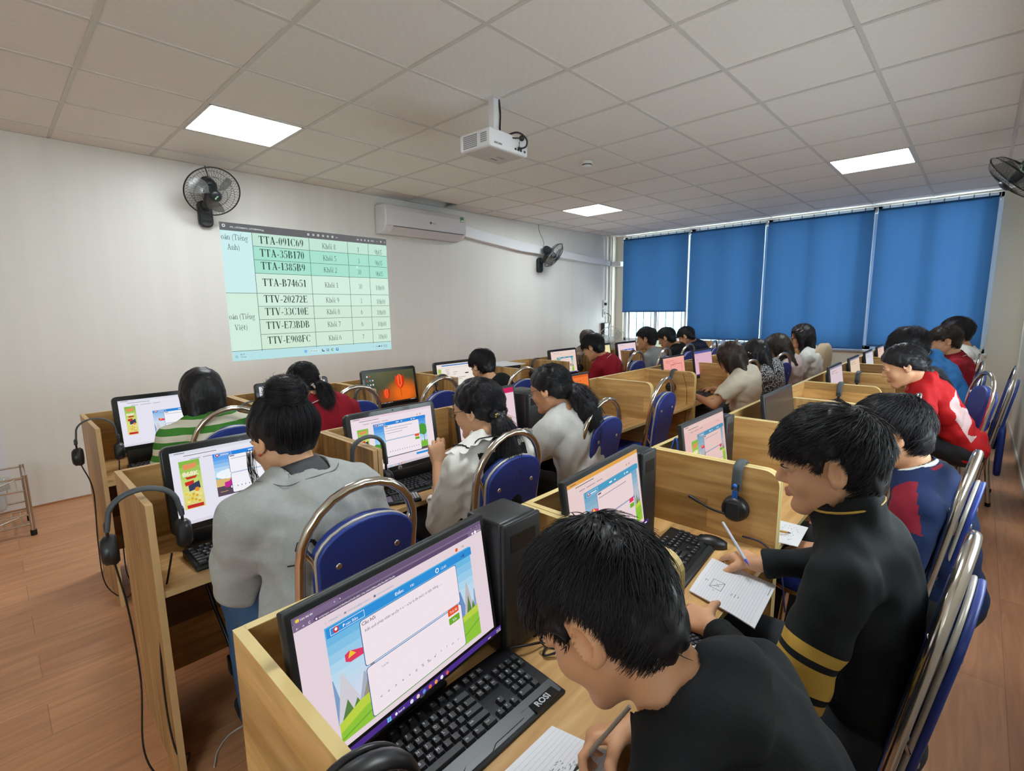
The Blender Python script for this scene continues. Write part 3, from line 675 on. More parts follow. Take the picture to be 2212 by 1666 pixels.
def wall_fan(x, z, fw, lab, side=1, y0=YL, r=.205, star=None, off=.30, dz=.0, col=M_FAN):
    e = empty('wall_fan', (x, y0, z), 0, lab, 'wall fan', 'wall fans')
    s = -side
    b = MB(); b.prism(rrect(-.055, -.2, .055, .02, .045), s * .002, s * .055, col, 'y', b=.012); b.build('wall_base', e)
    b = MB(); b.tube(spline([(0, s * .05, -.03), (0, s * .11, -.02), (0, s * .15, .05), (0, s * .17, .09 + dz)], 5), [.035] * 5 + [.032] * 5 + [.028] * 6, col, 10); b.build('arm', e)
    f = np.array(fw, float); f /= np.linalg.norm(f); base = np.array([0, s * .17, .10 + dz]); c = base + f * .13
    fan_head(e, basis(f), c, r, M_BLADE, col, M_GUARD, col, star=star)
    b = MB()
    for k in (-1, 1): b.box((k * .02 - .008, s * .055 - .003, -.165), (k * .02 + .008, s * .055 + .006, -.15), M_DARK)
    b.build('buttons', e)
    return e
wall_fan(1.43, 2.325, (.0, -.80, -.60), 'black wall fan above the projected timetable', star=mat('sticker_green', '#8fc49a', .5), dz=.03)
wall_fan(5.88, 2.135, (.30, -.75, -.62), 'black wall fan by the pipe trunking, near the window corner', dz=.02, r=.20)
o = wall_fan(5.45, 2.31, (-.05, .72, -.70), 'black wall fan on the right wall, cut by the picture edge', side=-1, y0=YR, dz=.0, r=.215)
b = MB(); b.box((-.04, .235, .03), (.04, .24, .085), mat('sticker_lime', '#9fd48a', .5)); b.build('sticker', o)
b = MB(); b.tube(spline([(5.88, YL - .03, 2.2), (5.9, YL - .06, 2.28), (5.92, YL - .075, 2.38), (5.88, YL - .02, 2.55), (5.88, YL - .01, CEIL - .006)], 6), .005, mat('grey_cable', '#8a8a88', .6), 6); o = b.build('fan_cable'); tag(o, 'grey cable rising from the corner wall fan to the ceiling', 'cable')
b = MB(); b.tube(spline([(1.46, YL - .01, 2.39), (1.49, YL - .015, 2.5), (1.47, YL - .01, CEIL - .006)], 6), .004, M_BLACK, 6); o = b.build('fan_cable'); tag(o, 'black cable from the fan above the timetable to the ceiling', 'cable')
# pedestal fan with clear blades standing in the window corner
e = empty('pedestal_fan', (7.15, 4.44, 0), 0, 'pedestal fan with pale clear blades standing in the window corner', 'pedestal fan')
PW = mat('fan_pale_plastic', '#c9d3d3', .35); CLR = mat('clear_blade', '#b9cdd0', .1, alpha=.35)
b = MB(); b.lathe([(0, 0), (.2, 0), (.2, .02), (.05, .045), (.022, .05)], PW, 24); b.build('base', e)
b = MB(); b.cyl((0, 0, .04), (0, 0, .80), .016, PW, 12); b.build('pole', e)
fan_head(e, basis((-.8, -.55, .05)), np.array([-.12, -.08, .87]), .225, CLR, PW, mat('pale_wire', '#c3c9c8', .4), PW, n_spoke=40)

# ------------------------------------------------------------------ chrome trolley at the left edge with glasses, sheet of paper on the wall
def trolley():
    e = empty('trolley', (-.31, 4.32, 0), 0, 'chrome two-tier trolley at the left picture edge', 'trolley'); b = MB(); x0, x1, y0, y1 = -.40, .385, 0.0, .34
    for x in (x0, x1):
        for y in (y0, y1):
            p = MB(); p.cyl((x, y, .03), (x, y, .40), .013, M_STEEL, 10); p.build('leg', e); p = MB(); p.cyl((x, y, 0), (x, y, .035), .017, M_RUB, 10); p.build('foot', e)
    for nm, zs in (('lower_tier', (.075, .14)), ('upper_tier', (.30, .385))):
        b = MB()
        for z in zs:
            for p in (((x0, y0), (x1, y0)), ((x1, y0), (x1, y1)), ((x1, y1), (x0, y1)), ((x0, y1), (x0, y0))): b.cyl((*p[0], z), (*p[1], z), .006, M_CHROME, 8)
        for k in range(1, 18): x = x0 + (x1 - x0) * k / 18; b.cyl((x, y0, zs[0]), (x, y1, zs[0]), .003, M_CHROME, 5)
        for x in (x0 + .13, x1 - .13): b.tube(spline([(x - .10, y0, zs[0]), (x - .02, y0, (zs[0] + zs[1]) / 2), (x + .1, y0, zs[1])], 5), .004, M_CHROME, 5)
        b.build(nm, e)
trolley()
GL = mat('clear_glass', '#cfd6d4', .06, alpha=.35)
for k, (x, y, lab) in enumerate(((-.03, 4.42, 'upturned glass on the trolley, nearer its right end'), (-.12, 4.50, 'upturned glass on the trolley, nearer the wall'))):
    b = MB(); b.lathe([(.034, .0), (.036, .0), (.033, .075), (0, .08), (0, .076), (.031, .07), (.034, .0)], GL, 20); o = b.build('glass', None, (x, y, .306)); tag(o, lab, 'glass', 'glasses on the trolley')
b = MB(); b.box((-.34, 4.46, .145), (-.02, 4.61, .27), mat('clear_bag', '#c8c8cc', .35, alpha=.5, noise=(9, .2)), b=.03); o = b.build('plastic_bag'); tag(o, 'clear plastic bag on the lower tier of the trolley', 'bag')
b = MB(); b.box((-.9, YL - .004, .22), (.015, YL - .001, 1.00), mat('paper_white', '#dfe0e4', .7)); o = b.build('paper_sheet'); tag(o, 'large white paper sheet on the wall behind the trolley', 'paper')

# ------------------------------------------------------------------ seats: who sits where (row 1 by the wall, row 2, row 3 by the right wall)
PITCH = 0.7165
ROW = {1: dict(y0=2.89, y1=3.40, x0=.300, n=10), 2: dict(y0=1.60, y1=2.05, x0=.245, n=10), 3: dict(y0=.405, y1=.845, x0=.222, n=10)}
def seat_x(r, m): return ROW[r]['x0'] + PITCH * (m - .5)
WHO = {
 (1, 1): 'the girl in the green striped top', (1, 2): 'the girl in the red polo with a scrunchie', (1, 3): 'the tulip wallpaper screen', (1, 4): 'the boy in a black top by the wall',
 (1, 5): 'the black computer tower topped with papers', (1, 6): 'the boy in the red polo bending to write', (1, 7): 'the short-haired child hidden by the red polo', (1, 8): 'the boy in the pale grey top', (1, 9): 'the second boy from the window corner, in black', (1, 10): 'the boy in navy under the blinds', (1, 11): 'the last wall-side seat before the window',
 (2, 1): 'the girl with the hair bun', (2, 2): 'the girl in the frilled white blouse', (2, 3): 'the girl in the pale grey sweater', (2, 4): 'the bright orange screen', (2, 5): 'the empty desk beside the round-cornered partition', (2, 6): 'the child in the cream tee', (2, 7): 'the girl in the speckled sweater', (2, 8): 'the girl with wavy brown hair', (2, 9): 'the girl in a white tee with hair clips', (2, 10): 'the last middle-row seat before the blinds',
 (3, 1): 'the boy bent over in the black hoodie', (3, 2): 'the boy in the black jacket with gold stripes', (3, 3): 'the boy in the navy jacket', (3, 4): 'the dark switched-off screen', (3, 5): 'the bare chair beside the red jacket', (3, 6): 'the girl in the red jacket', (3, 7): 'the child in the blue hoodie', (3, 8): 'the boy in a red polo near the right wall', (3, 9): 'the boy in white near the right wall', (3, 10): 'the last right-hand seat before the blinds'}

TZ, PZ = 0.62, 0.88
W_V = wood('oak_vertical_grain', '#98703f', '#cfa66c', 2, .08, streak=.28); W_D = wood('oak_horizontal_grain', '#af8248', '#dcb376', 1, .10, streak=.30)
W_X = wood('oak_lengthwise_grain', '#ab7e46', '#d8ae70', 0, .09, streak=.22); W_T = wood('oak_tabletop', '#b98a52', '#dcb47b', 0, .08, .36, streak=.2)
M_EDGE = mat('pale_yellow_edging', '#dcc383', .45, noise=(20, .08)); M_EDGE2 = mat('oak_edging', '#c4a272', .5, noise=(20, .1))
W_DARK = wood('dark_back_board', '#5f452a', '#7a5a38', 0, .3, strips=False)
TH = .0165
def carrel(r, m):
    R = ROW[r]; rounded = r == 3 or (r == 2 and m >= 4)
    x0 = R['x0'] + PITCH * (m - 1); d = R['y1'] - R['y0']; w = PITCH - .004
    row = {1: 'wall-side', 2: 'middle', 3: 'right-hand'}[r]
    lab = 'oak study carrel at ' + WHO[(r, m)] + ', ' + row + ' row'
    e = empty('study_carrel', (x0 + w / 2, R['y0'], 0), 0, lab, 'desk', 'study carrels in the %s row' % row)
    edge = M_EDGE if rounded else M_EDGE2; side = W_D if rounded and not (r == 3 and m == 4) else W_V
    hw = w / 2; rd = .045 if rounded else .004
    for s in (-1, 1):
        xa, xb = (s * hw, s * (hw - TH)); xa, xb = min(xa, xb), max(xa, xb)
        # outline in (y, z): front edge at y=0, rounded top front corner
        prof = [(0, 0)] + [(rd - rd * math.cos(PI / 2 * k / 6), PZ - rd + rd * math.sin(PI / 2 * k / 6)) for k in range(7)] + [(d, PZ), (d, 0)]
        b = MB(); b.prism(prof, xa, xb, side, 'x')
        sp_ = b.build('side_panel', e); b = MB()      # edge banding over the visible rim
        pr = prof[:-1]; o = .0012
        for a, c in zip(pr, pr[1:]):
            v = np.array(c) - np.array(a); nrm_ = np.array([-v[1], v[0]]) / (np.linalg.norm(v) + 1e-9) * o
            q = [(*a,), (*c,), (c[0] + nrm_[0], c[1] + nrm_[1]), (a[0] + nrm_[0], a[1] + nrm_[1])]
            b.prism(q, xa - .0006, xb + .0006, edge, 'x')
        b.build('edging', sp_)
    b = MB(); b.box((-hw + TH, d - TH, .10), (hw - TH, d, PZ), W_X); p_ = b.build('back_panel', e); b = MB(); b.box((-hw + TH, d - TH - .0006, PZ), (hw - TH, d + .0006, PZ + .0012), edge); b.build('edging', p_)
    b = MB(); b.box((-hw + TH, .004, TZ - .018), (hw - TH, d - TH, TZ), W_T); p_ = b.build('tabletop', e); b = MB(); b.box((-hw + TH, .0025, TZ - .0185), (hw - TH, .0045, TZ + .0004), edge); b.build('edging', p_)
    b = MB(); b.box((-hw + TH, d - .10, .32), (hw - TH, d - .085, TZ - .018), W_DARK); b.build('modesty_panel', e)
    return e
for r in (1, 2, 3):
    for m in range(1, ROW[r]['n'] + 1): carrel(r, m)
# a scrap of torn tape on the front desk's back panel
b = MB(); b.add([(.33, .826, .835), (.405, .826, .838), (.40, .826, .856), (.385, .826, .854), (.37, .826, .86), (.335, .826, .853)], [(0, 1, 2, 3, 4, 5)], mat('torn_tape', '#cfc4b2', .4)); o = b.build('torn_tape', fix=False); tag(o, 'torn clear tape stuck inside the nearest carrel behind its monitor', 'tape', 'torn tape in the nearest carrel')

# ------------------------------------------------------------------ chairs
M_BLUE = mat('blue_vinyl', '#233a8c', .42, bump=(160, .08)); M_BEAD = mat('silver_beading', '#b9b3a9', .35, .3)
def pad_outline(w, h, top):
    """shield: arched top, shoulders at half width w, tapering to the waist"""
    pts = []
    for k in range(13):
        a = PI * k / 12; pts.append((w * math.cos(a), top + .085 * math.sin(a)))
    pts += [(-w * .93, top - h * .35), (-w * .72, top - h * .75), (-w * .62, top - h), (w * .62, top - h), (w * .72, top - h * .75), (w * .93, top - h * .35)]
    return pts
def chair_proto(rot_tilt=0.0):
    e = empty('chrome_chair', (0, 0, 0))
    lean = lambda z: -.185 - max(0, z - .42) * .16            # y of the back frame at height z
    # hoop: two uprights joined by an arch
    W = .165; zt = .957; ra = W
    pts = [(W + .02, -.20 - .02, .012), (W + .01, -.19, .25), (W, lean(.42), .42), (W, lean(.62), .62), (W, lean(zt - ra), zt - ra)]
    for k in range(1, 12): a = PI * k / 12; z = zt - ra + ra * math.sin(a); pts.append((W * math.cos(a), lean(z), z))
    pts += [(-W, lean(zt - ra), zt - ra), (-W, lean(.62), .62), (-W, lean(.42), .42), (-W - .01, -.19, .25), (-W - .02, -.22, .012)]
    b = MB(); b.tube(pts, .0125, M_CHROME, 12); b.build('hoop_frame', e)
    # inner frame: two bent rods carrying the pad, ball ends tying it to the hoop
    for s in (-1, 1):
        b = MB(); b.tube(spline([(s * .150, lean(.80), .815), (s * .133, lean(.78) - .008, .77), (s * .098, lean(.6) - .012, .60), (s * .085, lean(.44) - .012, .44)], 5), .007, M_CHROME, 8)
        b.tube([(s * .163, lean(.80), .83), (s * .125, lean(.77) - .01, .77)], .009, M_CHROME, 8); b.build('back_rod', e)
        b = MB(); z = .61
        b.tube([(s * .15, lean(z) - .002, z), (s * .112, lean(z) - .012, z - .055)], .0045, M_CHROME, 8); b.ball((s * .152, lean(z) - .002, z + .004), .0135, M_STEEL, 12); b.build('ball_end', e)
    sh = Matrix(((1, 0, 0), (0, 1, -.16), (0, 0, 1)))
    Rs = np.array(sh); yo = -.185 + .16 * .42 - .028
    b = MB(); b.prism(pad_outline(.137, .40, .79), .012, .042, M_BLUE, 'y', R=Rs, t=(0, yo, 0), b=.014, bm_seg=3); bc_ = b.build('back_cushion', e)
    b = MB(); b.prism(pad_outline(.141, .405, .79), .002, .012, M_BEAD, 'y', R=Rs, t=(0, yo, 0), b=.004); b.build('beading', bc_)
    b = MB(); b.prism(pad_outline(.139, .402, .787), -.012, .002, M_BLUE, 'y', R=Rs, t=(0, yo, 0), b=.005); bb_ = b.build('back_board', e)
    for x, z in ((-.085, .765), (.085, .765), (-.06, .50), (.06, .50)): b = MB(); b.lathe([(.0085, 0), (.0075, .003), (.004, .0042), (0, .0036)], M_STEEL, 12, R=rotm('X', PI / 2), t=(x, lean(z) - .0395, z)); b.build('bolt', bb_)
    # seat
    sp = [(x, y) for x, y in rrect(-.19, -.185, .19, .20, .07, 5)]
    b = MB(); b.prism(sp, .425, .475, M_BLUE, 'z', b=.022, bm_seg=3); st_ = b.build('seat', e)
    b = MB(); b.tube([(x * 1.02, y * 1.02, .432) for x, y in sp], .009, M_CHROME, 8, closed=True); b.build('seat_band', st_)
    for s in (-1, 1):
        b = MB(); b.tube([(s * .17, .15, .43), (s * .185, .185, .012)], .011, M_CHROME, 10); fl_ = b.build('front_leg', e)
        b = MB(); b.cyl((s * .185, .185, 0), (s * .185, .185, .025), .0145, M_RUB, 10); b.build('foot', fl_)
        b = MB(); b.cyl((s * .185, -.22, 0), (s * .185, -.22, .025), .0155, M_RUB, 10); b.build('foot', e)
        b = MB(); b.cyl((s * .178, .168, .22), (s * .176, -.19, .22), .007, M_CHROME, 8); b.build('stretcher', e)
    b = MB(); b.cyl((-.178, .0, .22), (.178, .0, .22), .007, M_CHROME, 8); b.build('stretcher', e)
    return e
CHAIR = chair_proto()
# (x, y) of the hoop top, turn in degrees, label
CH = [
 (1, .753, 2.507, 0, 'blue chrome-hoop chair behind the girl in the green striped top'), (1, 1.468, 2.638, 2, 'blue chrome-hoop chair behind the girl in the red polo with a scrunchie'), (1, 2.02, 2.52, 3, 'empty blue chrome-hoop chair facing the tulip wallpaper screen'),
 (1, 2.761, 2.457, -4, 'blue chrome-hoop chair beside the boy in the black top, facing the papers'), (1, 4.438, 2.45, 0, 'blue chrome-hoop chair behind the boy in the dark red polo by the wall'), (1, 5.003, 2.421, 4, 'blue chrome-hoop chair behind the boy in the pale grey top'), (1, 5.701, 2.471, -3, 'blue chrome-hoop chair behind the boy in black near the window corner'), (1, 6.395, 2.439, 6, 'blue chrome-hoop chair behind the boy in navy under the blinds'), (1, 7.05, 2.40, 10, 'farthest blue chrome-hoop chair of the wall-side row, below the blinds'),
 (2, .625, 1.12, 0, 'blue chrome-hoop chair behind the girl with the hair bun'), (2, 1.262, 1.185, 0, 'blue chrome-hoop chair behind the girl in the frilled white blouse'), (2, 2.02, 1.275, 2, 'blue chrome-hoop chair behind the girl in the pale grey sweater'), (2, 2.86, 1.378, 4, 'empty blue chrome-hoop chair at the round-cornered middle-row partition'),
 (2, 4.25, 1.315, -10, 'blue chrome-hoop chair behind the child in the cream tee'), (2, 5.05, 1.29, -12, 'blue chrome-hoop chair behind the girl in the speckled sweater'), (2, 5.791, 1.434, -12, 'blue chrome-hoop chair behind the girl with wavy brown hair'),
 (3, .52, -.085, 0, 'blue chrome-hoop chair under the boy bent over in the black hoodie'), (3, 1.21, -.03, -4, 'blue chrome-hoop chair nearest the camera, behind the boy in the gold-striped jacket'), (3, 1.94, -.033, -4, 'blue chrome-hoop chair behind the boy in the navy jacket'), (3, 3.06, .178, 2, 'empty blue chrome-hoop chair whose hoop shows against the red jacket'),
 (3, 4.297, -.072, 18, 'blue chrome-hoop chair under the girl in the red jacket, its seat showing'), (3, 5.0, -.05, 3, 'blue chrome-hoop chair behind the child in the blue hoodie'), (3, 5.75, -.03, 2, 'blue chrome-hoop chair hung with white cloth by the right wall'), (3, 6.5, -.03, 0, 'farthest blue chrome-hoop chair of the right-hand row')]
for r, hx, hy, dg, lab in CH:
    a = math.radians(dg); ox, oy = 0, -.271
    dup_at(CHAIR, (hx - (ox * math.cos(a) - oy * math.sin(a)), hy - (ox * math.sin(a) + oy * math.cos(a)), 0), a, lab, 'chair', 'blue chrome-hoop chairs')
o = dup_at(CHAIR, (4.80, .056, 0), math.radians(-1), 'lone folded blue chrome-hoop chair standing in the aisle by the right wall', 'chair', 'blue chrome-hoop chairs')
def drop(o):
    for c in list(o.children): drop(c)
    bpy.data.objects.remove(o)
for c in list(o.children):
    if c.name.split('.')[0] in ('seat', 'front_leg', 'stretcher'): drop(c)
b = MB(); b.prism(rrect(-.15, .20, .15, .56, .06, 5), -.262, -.225, M_BLUE, 'y', b=.015); b.build('seat', o)
for s_ in (-1, 1): b = MB(); b.tube([(s_ * .15, -.20, .55), (s_ * .155, -.13, .012)], .011, M_CHROME, 10); b.build('front_leg', o)
o = dup_at(CHAIR, (6.24, 1.45, 0), math.radians(-14), 'blue chair wrapped in a beige cardigan behind the girl with hair clips', 'chair', 'blue chrome-hoop chairs')
drop(CHAIR)

# ------------------------------------------------------------------ screens
def c3(h): h = h.lstrip('#'); return tuple(int(h[i:i + 2], 16) / 255 for i in (0, 2, 4))
def quiz(cv, p):
    """browser page with the maths quiz; p: colours and layout"""
    bgc = glow(p.get('page', '#e6d6dd')); dark = glow('#4a4350'); txt = glow('#5d5560'); wht = glow('#f7f3f6'); blue = glow(p.get('head', '#2f8ed6')); deep = glow('#3b5f9c')
    tabc = glow(p.get('tab', '#6a5677')); adr = glow(p.get('adr', '#7b6787')); fg = wht if p.get('dark_tab', True) else txt
    fine = p.get('fine', 0)
    cv.rect(0, 0, 1, 1, bgc); cv.rect(0, 0, 1, .045, tabc); cv.rect(0, .045, 1, .088, adr)
    if fine:
        cv.rr(.004, .008, .185, .047, .006, adr); cv.rr(.012, .014, .026, .034, .003, glow('#e3c94a')); cv.text('L\u00e0m b\u00e0i thi', .03, .032, .014, fg, .01); cv.text('x', .163, .030, .012, fg, .01); cv.text('+', .186, .031, .016, fg, .02)
        for u, t in ((.925, 'v'), (.945, '-'), (.965, 'o'), (.983, 'x')): cv.text(t, u, .03, .012, fg, .01, 'c')
        cv.rr(.075, .05, .9, .083, .012, glow(p.get('url', '#5f4d6d'))); cv.text('\u2190', .008, .074, .016, fg); cv.text('\u2192', .03, .074, .016, fg); cv.text('C', .054, .074, .017, fg, .01)
        cv.rr(.082, .061, .088, .073, .001, fg); cv.text('violympic.vn/exam/638d96dd7645cf001134c154/62084ae40b76ad00175ed0c', .093, .073, .013, fg, 0, 'l', .35); cv.disc(.945, .066, .008, wht); cv.text('Kh\u00e1ch', .957, .073, .014, fg); cv.rr(.918, .058, .93, .074, .002, fg)
        cv.text('(', .113, .13, .014, glow('#8b8792')); cv.text('1900636111', .128, .13, .013, glow('#6da0bd'), 0, 'l', .05); cv.text('violympic@fpt.edu.vn', .205, .13, .013, glow('#6da0bd'), 0, 'l', .105); cv.text('violympicvietnam', .34, .13, .013, glow('#6da0bd'), 0, 'l', .085)
        cv.rr(.19, .118, .2, .131, .001, glow('#8b8792')); cv.rr(.325, .116, .335, .132, .001, glow('#5d6f86')); cv.disc(.80, .125, .009, glow('#e2632e')); cv.text('40i', .835, .132, .018, glow('#8a8560'))
    else:
        for u0, u1, v in ((.03, .1, .022), (.09, .32, .068), (.13, .2, .125), (.22, .33, .125), (.35, .43, .125)): cv.rect(u0, v - .004, u1, v + .004, glow('#8f8592') if v > .1 else fg)
        if p.get('icons', 1): cv.disc(.80, .125, .008, glow('#d98a5a')); cv.disc(.84, .125, .008, glow('#b59a5a'))
    u0, u1, v0, v1 = p.get('box', (.102, .882, .15, .925)); U = lambda a: u0 + (u1 - u0) * a; V = lambda a: v0 + (v1 - v0) * a
    sky = p.get('sky', ('#4fa9dd', '#b8d8ec', '#d9d6e6')); cv.grad(u0, v0, u1, V(.82), [c3(x) for x in sky], 10)
    sc = p.get('scene', 'hills')
    g1, g2 = glow('#8fc23c'), glow('#6faa34')
    if sc == 'hills':
        for (a, h, w, c) in ((.0, .46, .05, '#7f9cc4'), (.05, .44, .11, '#cfcbd2'), (.17, .55, .06, '#a9aebf'), (.22, .5, .1, '#9a8f7a'), (.87, .42, .07, '#6f8fc2'), (.93, .36, .06, '#bdb6ba'), (.99, .48, .03, '#8aa0c4')):
            q = max(a - w, 0); cv.poly([(U(q), V(.86)), (U(min(a + w, 1)), V(.86)), (U(min(1, a + .004)), V(h)), (U(max(0, a - .004)), V(h))], glow(c))
        for a, h in ((.06, .68), (.11, .72), (.93, .5), (.965, .58)): cv.poly([(U(max(0, a - .045)), V(.85)), (U(min(1, a + .035)), V(.85)), (U(a), V(h))], glow('#5c7f45'))
        cv.poly([(U(0), V(.84)), (U(.12), V(.76)), (U(.3), V(.72)), (U(.7), V(.74)), (U(1), V(.66)), (U(1), V(1)), (U(0), V(1))], glow('#b9cf45')); cv.poly([(U(0), V(.92)), (U(.15), V(.84)), (U(.5), V(.8)), (U(1), V(.74)), (U(1), V(1)), (U(0), V(1))], g1)
        cv.poly([(U(0), V(.97)), (U(.16), V(.91)), (U(.3), V(.89)), (U(.3), V(.9)), (U(.16), V(.925)), (U(0), V(.985))], g2); cv.poly([(U(.86), V(.9)), (U(1), V(.82)), (U(1), V(.835)), (U(.86), V(.915))], g2)
        cv.poly([(U(.075), V(.30)), (U(.10), V(.285)), (U(.125), V(.30)), (U(.19), V(.335)), (U(.19), V(.385)), (U(.10), V(.385)), (U(.075), V(.36))], glow('#dd3f63')); cv.poly([(U(.105), V(.285)), (U(.135), V(.335)), (U(.09), V(.345))], glow('#ecc43a'))
    elif sc == 'beach':
        cv.rect(u0, V(.55), u1, V(.62), glow('#7fc3da')); cv.rect(u0, V(.60), u1, V(.80), glow('#d9b878')); cv.rect(u0, V(.78), u1, v1, glow('#5b4a58')); cv.rect(U(.03), V(.9), U(.12), V(.91), glow('#d8bb60'))
        for a, r in ((.05, .025), (.09, .035), (.14, .04)): cv.disc(U(a), V(.51), r, glow('#eef6fb'))
        cv.poly([(U(.09), V(.70)), (U(.15), V(.68)), (U(.18), V(.60)), (U(.3), V(.60)), (U(.3), V(.82)), (U(.09), V(.82))], glow('#c22c93')); cv.rect(U(.19), V(.55), U(.28), V(.66), glow('#3f9fbf')); cv.disc(U(.17), V(.83), .018, glow('#3a3440')); cv.disc(U(.17), V(.83), .012, glow('#d9d6dc'))
    elif sc == 'trees':
        cv.poly([(U(0), V(.80)), (U(.2), V(.72)), (U(1), V(.74)), (U(1), V(1)), (U(0), V(1))], glow('#79b93c')); cv.rect(u0, V(.93), u1, v1, glow('#575159'))
        for a, h, r in ((.02, .66, .04), (.12, .70, .06), (.90, .42, .05), (.945, .38, .055), (.98, .46, .045)): cv.disc(U(a) if U(a) + r < u1 else u1 - r, V(h), r, glow('#4d9a3a'))
        cv.rect(U(.93), V(.5), U(.94), V(.78), glow('#7a5a3a'))
        for a in (.86, .9, .96): cv.rect(U(a), V(.68), U(a) + .004, V(.78), wht)
    cv.rect(u0, v0, u1, V(.085), blue)
    cv.frame(U(.02), V(.012), U(.21), V(.075), .0018, wht); cv.disc(U(.05), V(.043), .012, glow('#c4383f')); cv.disc(U(.05), V(.038), .006, wht)
    if fine:
        cv.text(p.get('name', '\u0110o\u00e0n B\u1ea3o'), U(.085), V(.058), .021, wht); cv.text('\u0110i\u1ec3m:', U(.40), V(.055), .024, wht, .01); cv.text('100', U(.505), V(.055), .02, wht); cv.disc(U(.705), V(.043), .011, wht); cv.disc(U(.705), V(.043), .007, blue); cv.text('12:43', U(.735), V(.058), .021, wht); cv.poly([(U(.9), V(.05)), (U(.915), V(.05)), (U(.93), V(.07)), (U(.93), V(.02)), (U(.915), V(.038)), (U(.9), V(.038))], deep)
    else:
        cv.rect(U(.08), V(.036), U(.18), V(.052), wht); cv.rect(U(.41), V(.034), U(.46), V(.056), wht); cv.rect(U(.5), V(.036), U(.53), V(.054), wht)
        if p.get('clock', 1): cv.disc(U(.71), V(.045), .007, wht); cv.rect(U(.74), V(.036), U(.78), V(.054), wht)
    a0, a1 = U(.172), U(.845)
    cv.rr(a0 - .003, V(.085), a1 + .003, V(.505), .012, deep); cv.rr(a0, V(.09), a1, V(.50), .011, glow(p.get('card', '#efe3e9')))
    cv.rr(a0 - .003, V(.515), a1 + .003, V(.975), .012, deep); cv.rr(a0, V(.52), a1, V(.97), .011, glow(p.get('card', '#efe3e9')))
    B = lambda a: a0 + (a1 - a0) * a
    if fine:
        cv.text('C\u00e2u h\u1ecfi', B(.012), V(.135), .026, dark, .008)
        for k, t in enumerate(p.get('q', ['K\u1ebft qu\u1ea3 ph\u00e9p nh\u00e2n xy.(2y + x \u2212 x\u00b2y) l\u00e0 \u0111a th\u1ee9c c\u00f3 b\u1eadc b\u1eb1ng ........'])): cv.text(t, B(.03), V(.20 + .07 * k), .02, txt, 0, 'l', (.80 if k == 0 else .62) * (a1 - a0))
        cv.text('Tr\u1ea3 l\u1eddi', B(.12), V(.60), .016, glow('#8e8690'))
    else:
        cv.rect(B(.02), V(.105), B(.1), V(.125), dark)
        for k in range(p.get('ql', 1)): cv.rect(B(.03), V(.17 + .07 * k), B(.8 - .15 * k), V(.18 + .07 * k), glow('#8b838c'))
    cv.rr(B(.835), V(.50), B(.965), V(.57), .005, glow(p.get('b1', '#e0562c'))); cv.rr(B(.835), V(.59), B(.965), V(.66), .005, glow('#6cab2c'))
    if fine: cv.text('Tr\u1ea3 l\u1eddi', B(.90), V(.55), .022, wht, 0, 'c'); cv.text('S\u1eeda', B(.90), V(.64), .022, wht, 0, 'c')
    sy = ['<', '=', '>', '+', '\u00f7', '\u2264', '%', '\u2030', '\u221a', '\u00b2', '\u00b3', 'a/b', 'a\u00b2', '( )', '[ ]']
    for k in range(13):
        u = B(.08 + .068 * k)
        if fine: cv.text(sy[k], u, V(.85), .026 if len(sy[k]) < 2 else .016, txt, 0, 'c')
        else: cv.rect(u, V(.82), u + .007, V(.85), glow('#85808a'))
    if p.get('ad'):
        x0, x1, y0, y1 = p['ad']; w = x1 - x0; h = y1 - y0; q = lambda a, b: (x0 + w * a, y0 + h * b)
        cv.grad(x0, y0, x1, y1, [c3('#7cb342'), c3('#b7d36b'), c3('#dcd98a'), c3('#d7cf7a')], 8)
        cv.text('868K', *q(.5, .32), h * .09, glow('#f4ead0'), .03, 'c', w * .8); cv.poly([q(.15, .08), q(.85, .06), q(.8, .16), q(.2, .19)], glow('#e0925c')); cv.poly([q(.2, .34), q(.8, .33), q(.7, .38), q(.3, .39)], glow('#c0392b'))
        cv.poly([q(.15, .44), q(.6, .42), q(.58, .5), q(.18, .52)], glow('#c9302c')); cv.poly([q(.3, .52), q(.85, .45), q(.88, .6), q(.32, .64)], glow('#3a3f5c')); cv.disc(*q(.7, .62), w * .12, glow('#e88a3a'))
        for k in range(14): cv.disc(*q(.15 + .7 * ((k * 37) % 100) / 100, .68 + .2 * ((k * 53) % 100) / 100), w * .07, glow(('#e9c93f', '#d8a52e', '#f2e08a')[k % 3]), 8)
        cv.rr(x0 + w * .1, y0 + h * .91, x1 - w * .1, y1 - h * .02, .004, glow('#c22d2d'))
    if p.get('extra'): cv.rr(*p['extra'], .008, glow('#2a8fe0'))
    tk = p.get('task', '#4b2f86'); cv.rect(0, .957, 1, 1, glow(tk))
    if fine:
        for a in (0, 1):
            for b_ in (0, 1): cv.rect(.282 + a * .0095, .963 + b_ * .0165, .2905 + a * .0095, .978 + b_ * .0165, glow('#6fc3ee'))
        cv.disc(.325, .978, .006, wht); cv.text('Search', .335, .985, .016, wht)
        for k, c in enumerate(('#d9d9e6', '#e6c4c4', '#5e8de0', '#dd6a4a', '#e89a5a', '#e9e6ee', '#d9584a')): cv.disc(.405 + .034 * k, .978, .009, glow(c), 10)
        cv.text('9:25 AM', .955, .975, .012, wht); cv.text('2/7/2023', .955, .99, .012, wht); cv.text('ENG', .89, .984, .014, wht)
    else:
        for k, c in enumerate(('#6fc3ee', '#d9d9e6', '#e6c4c4', '#5e8de0', '#dd6a4a', '#e89a5a')): cv.disc(.36 + .034 * k, .978, .008, glow(c), 8)
        cv.rect(.9, .97, .96, .985, wht)
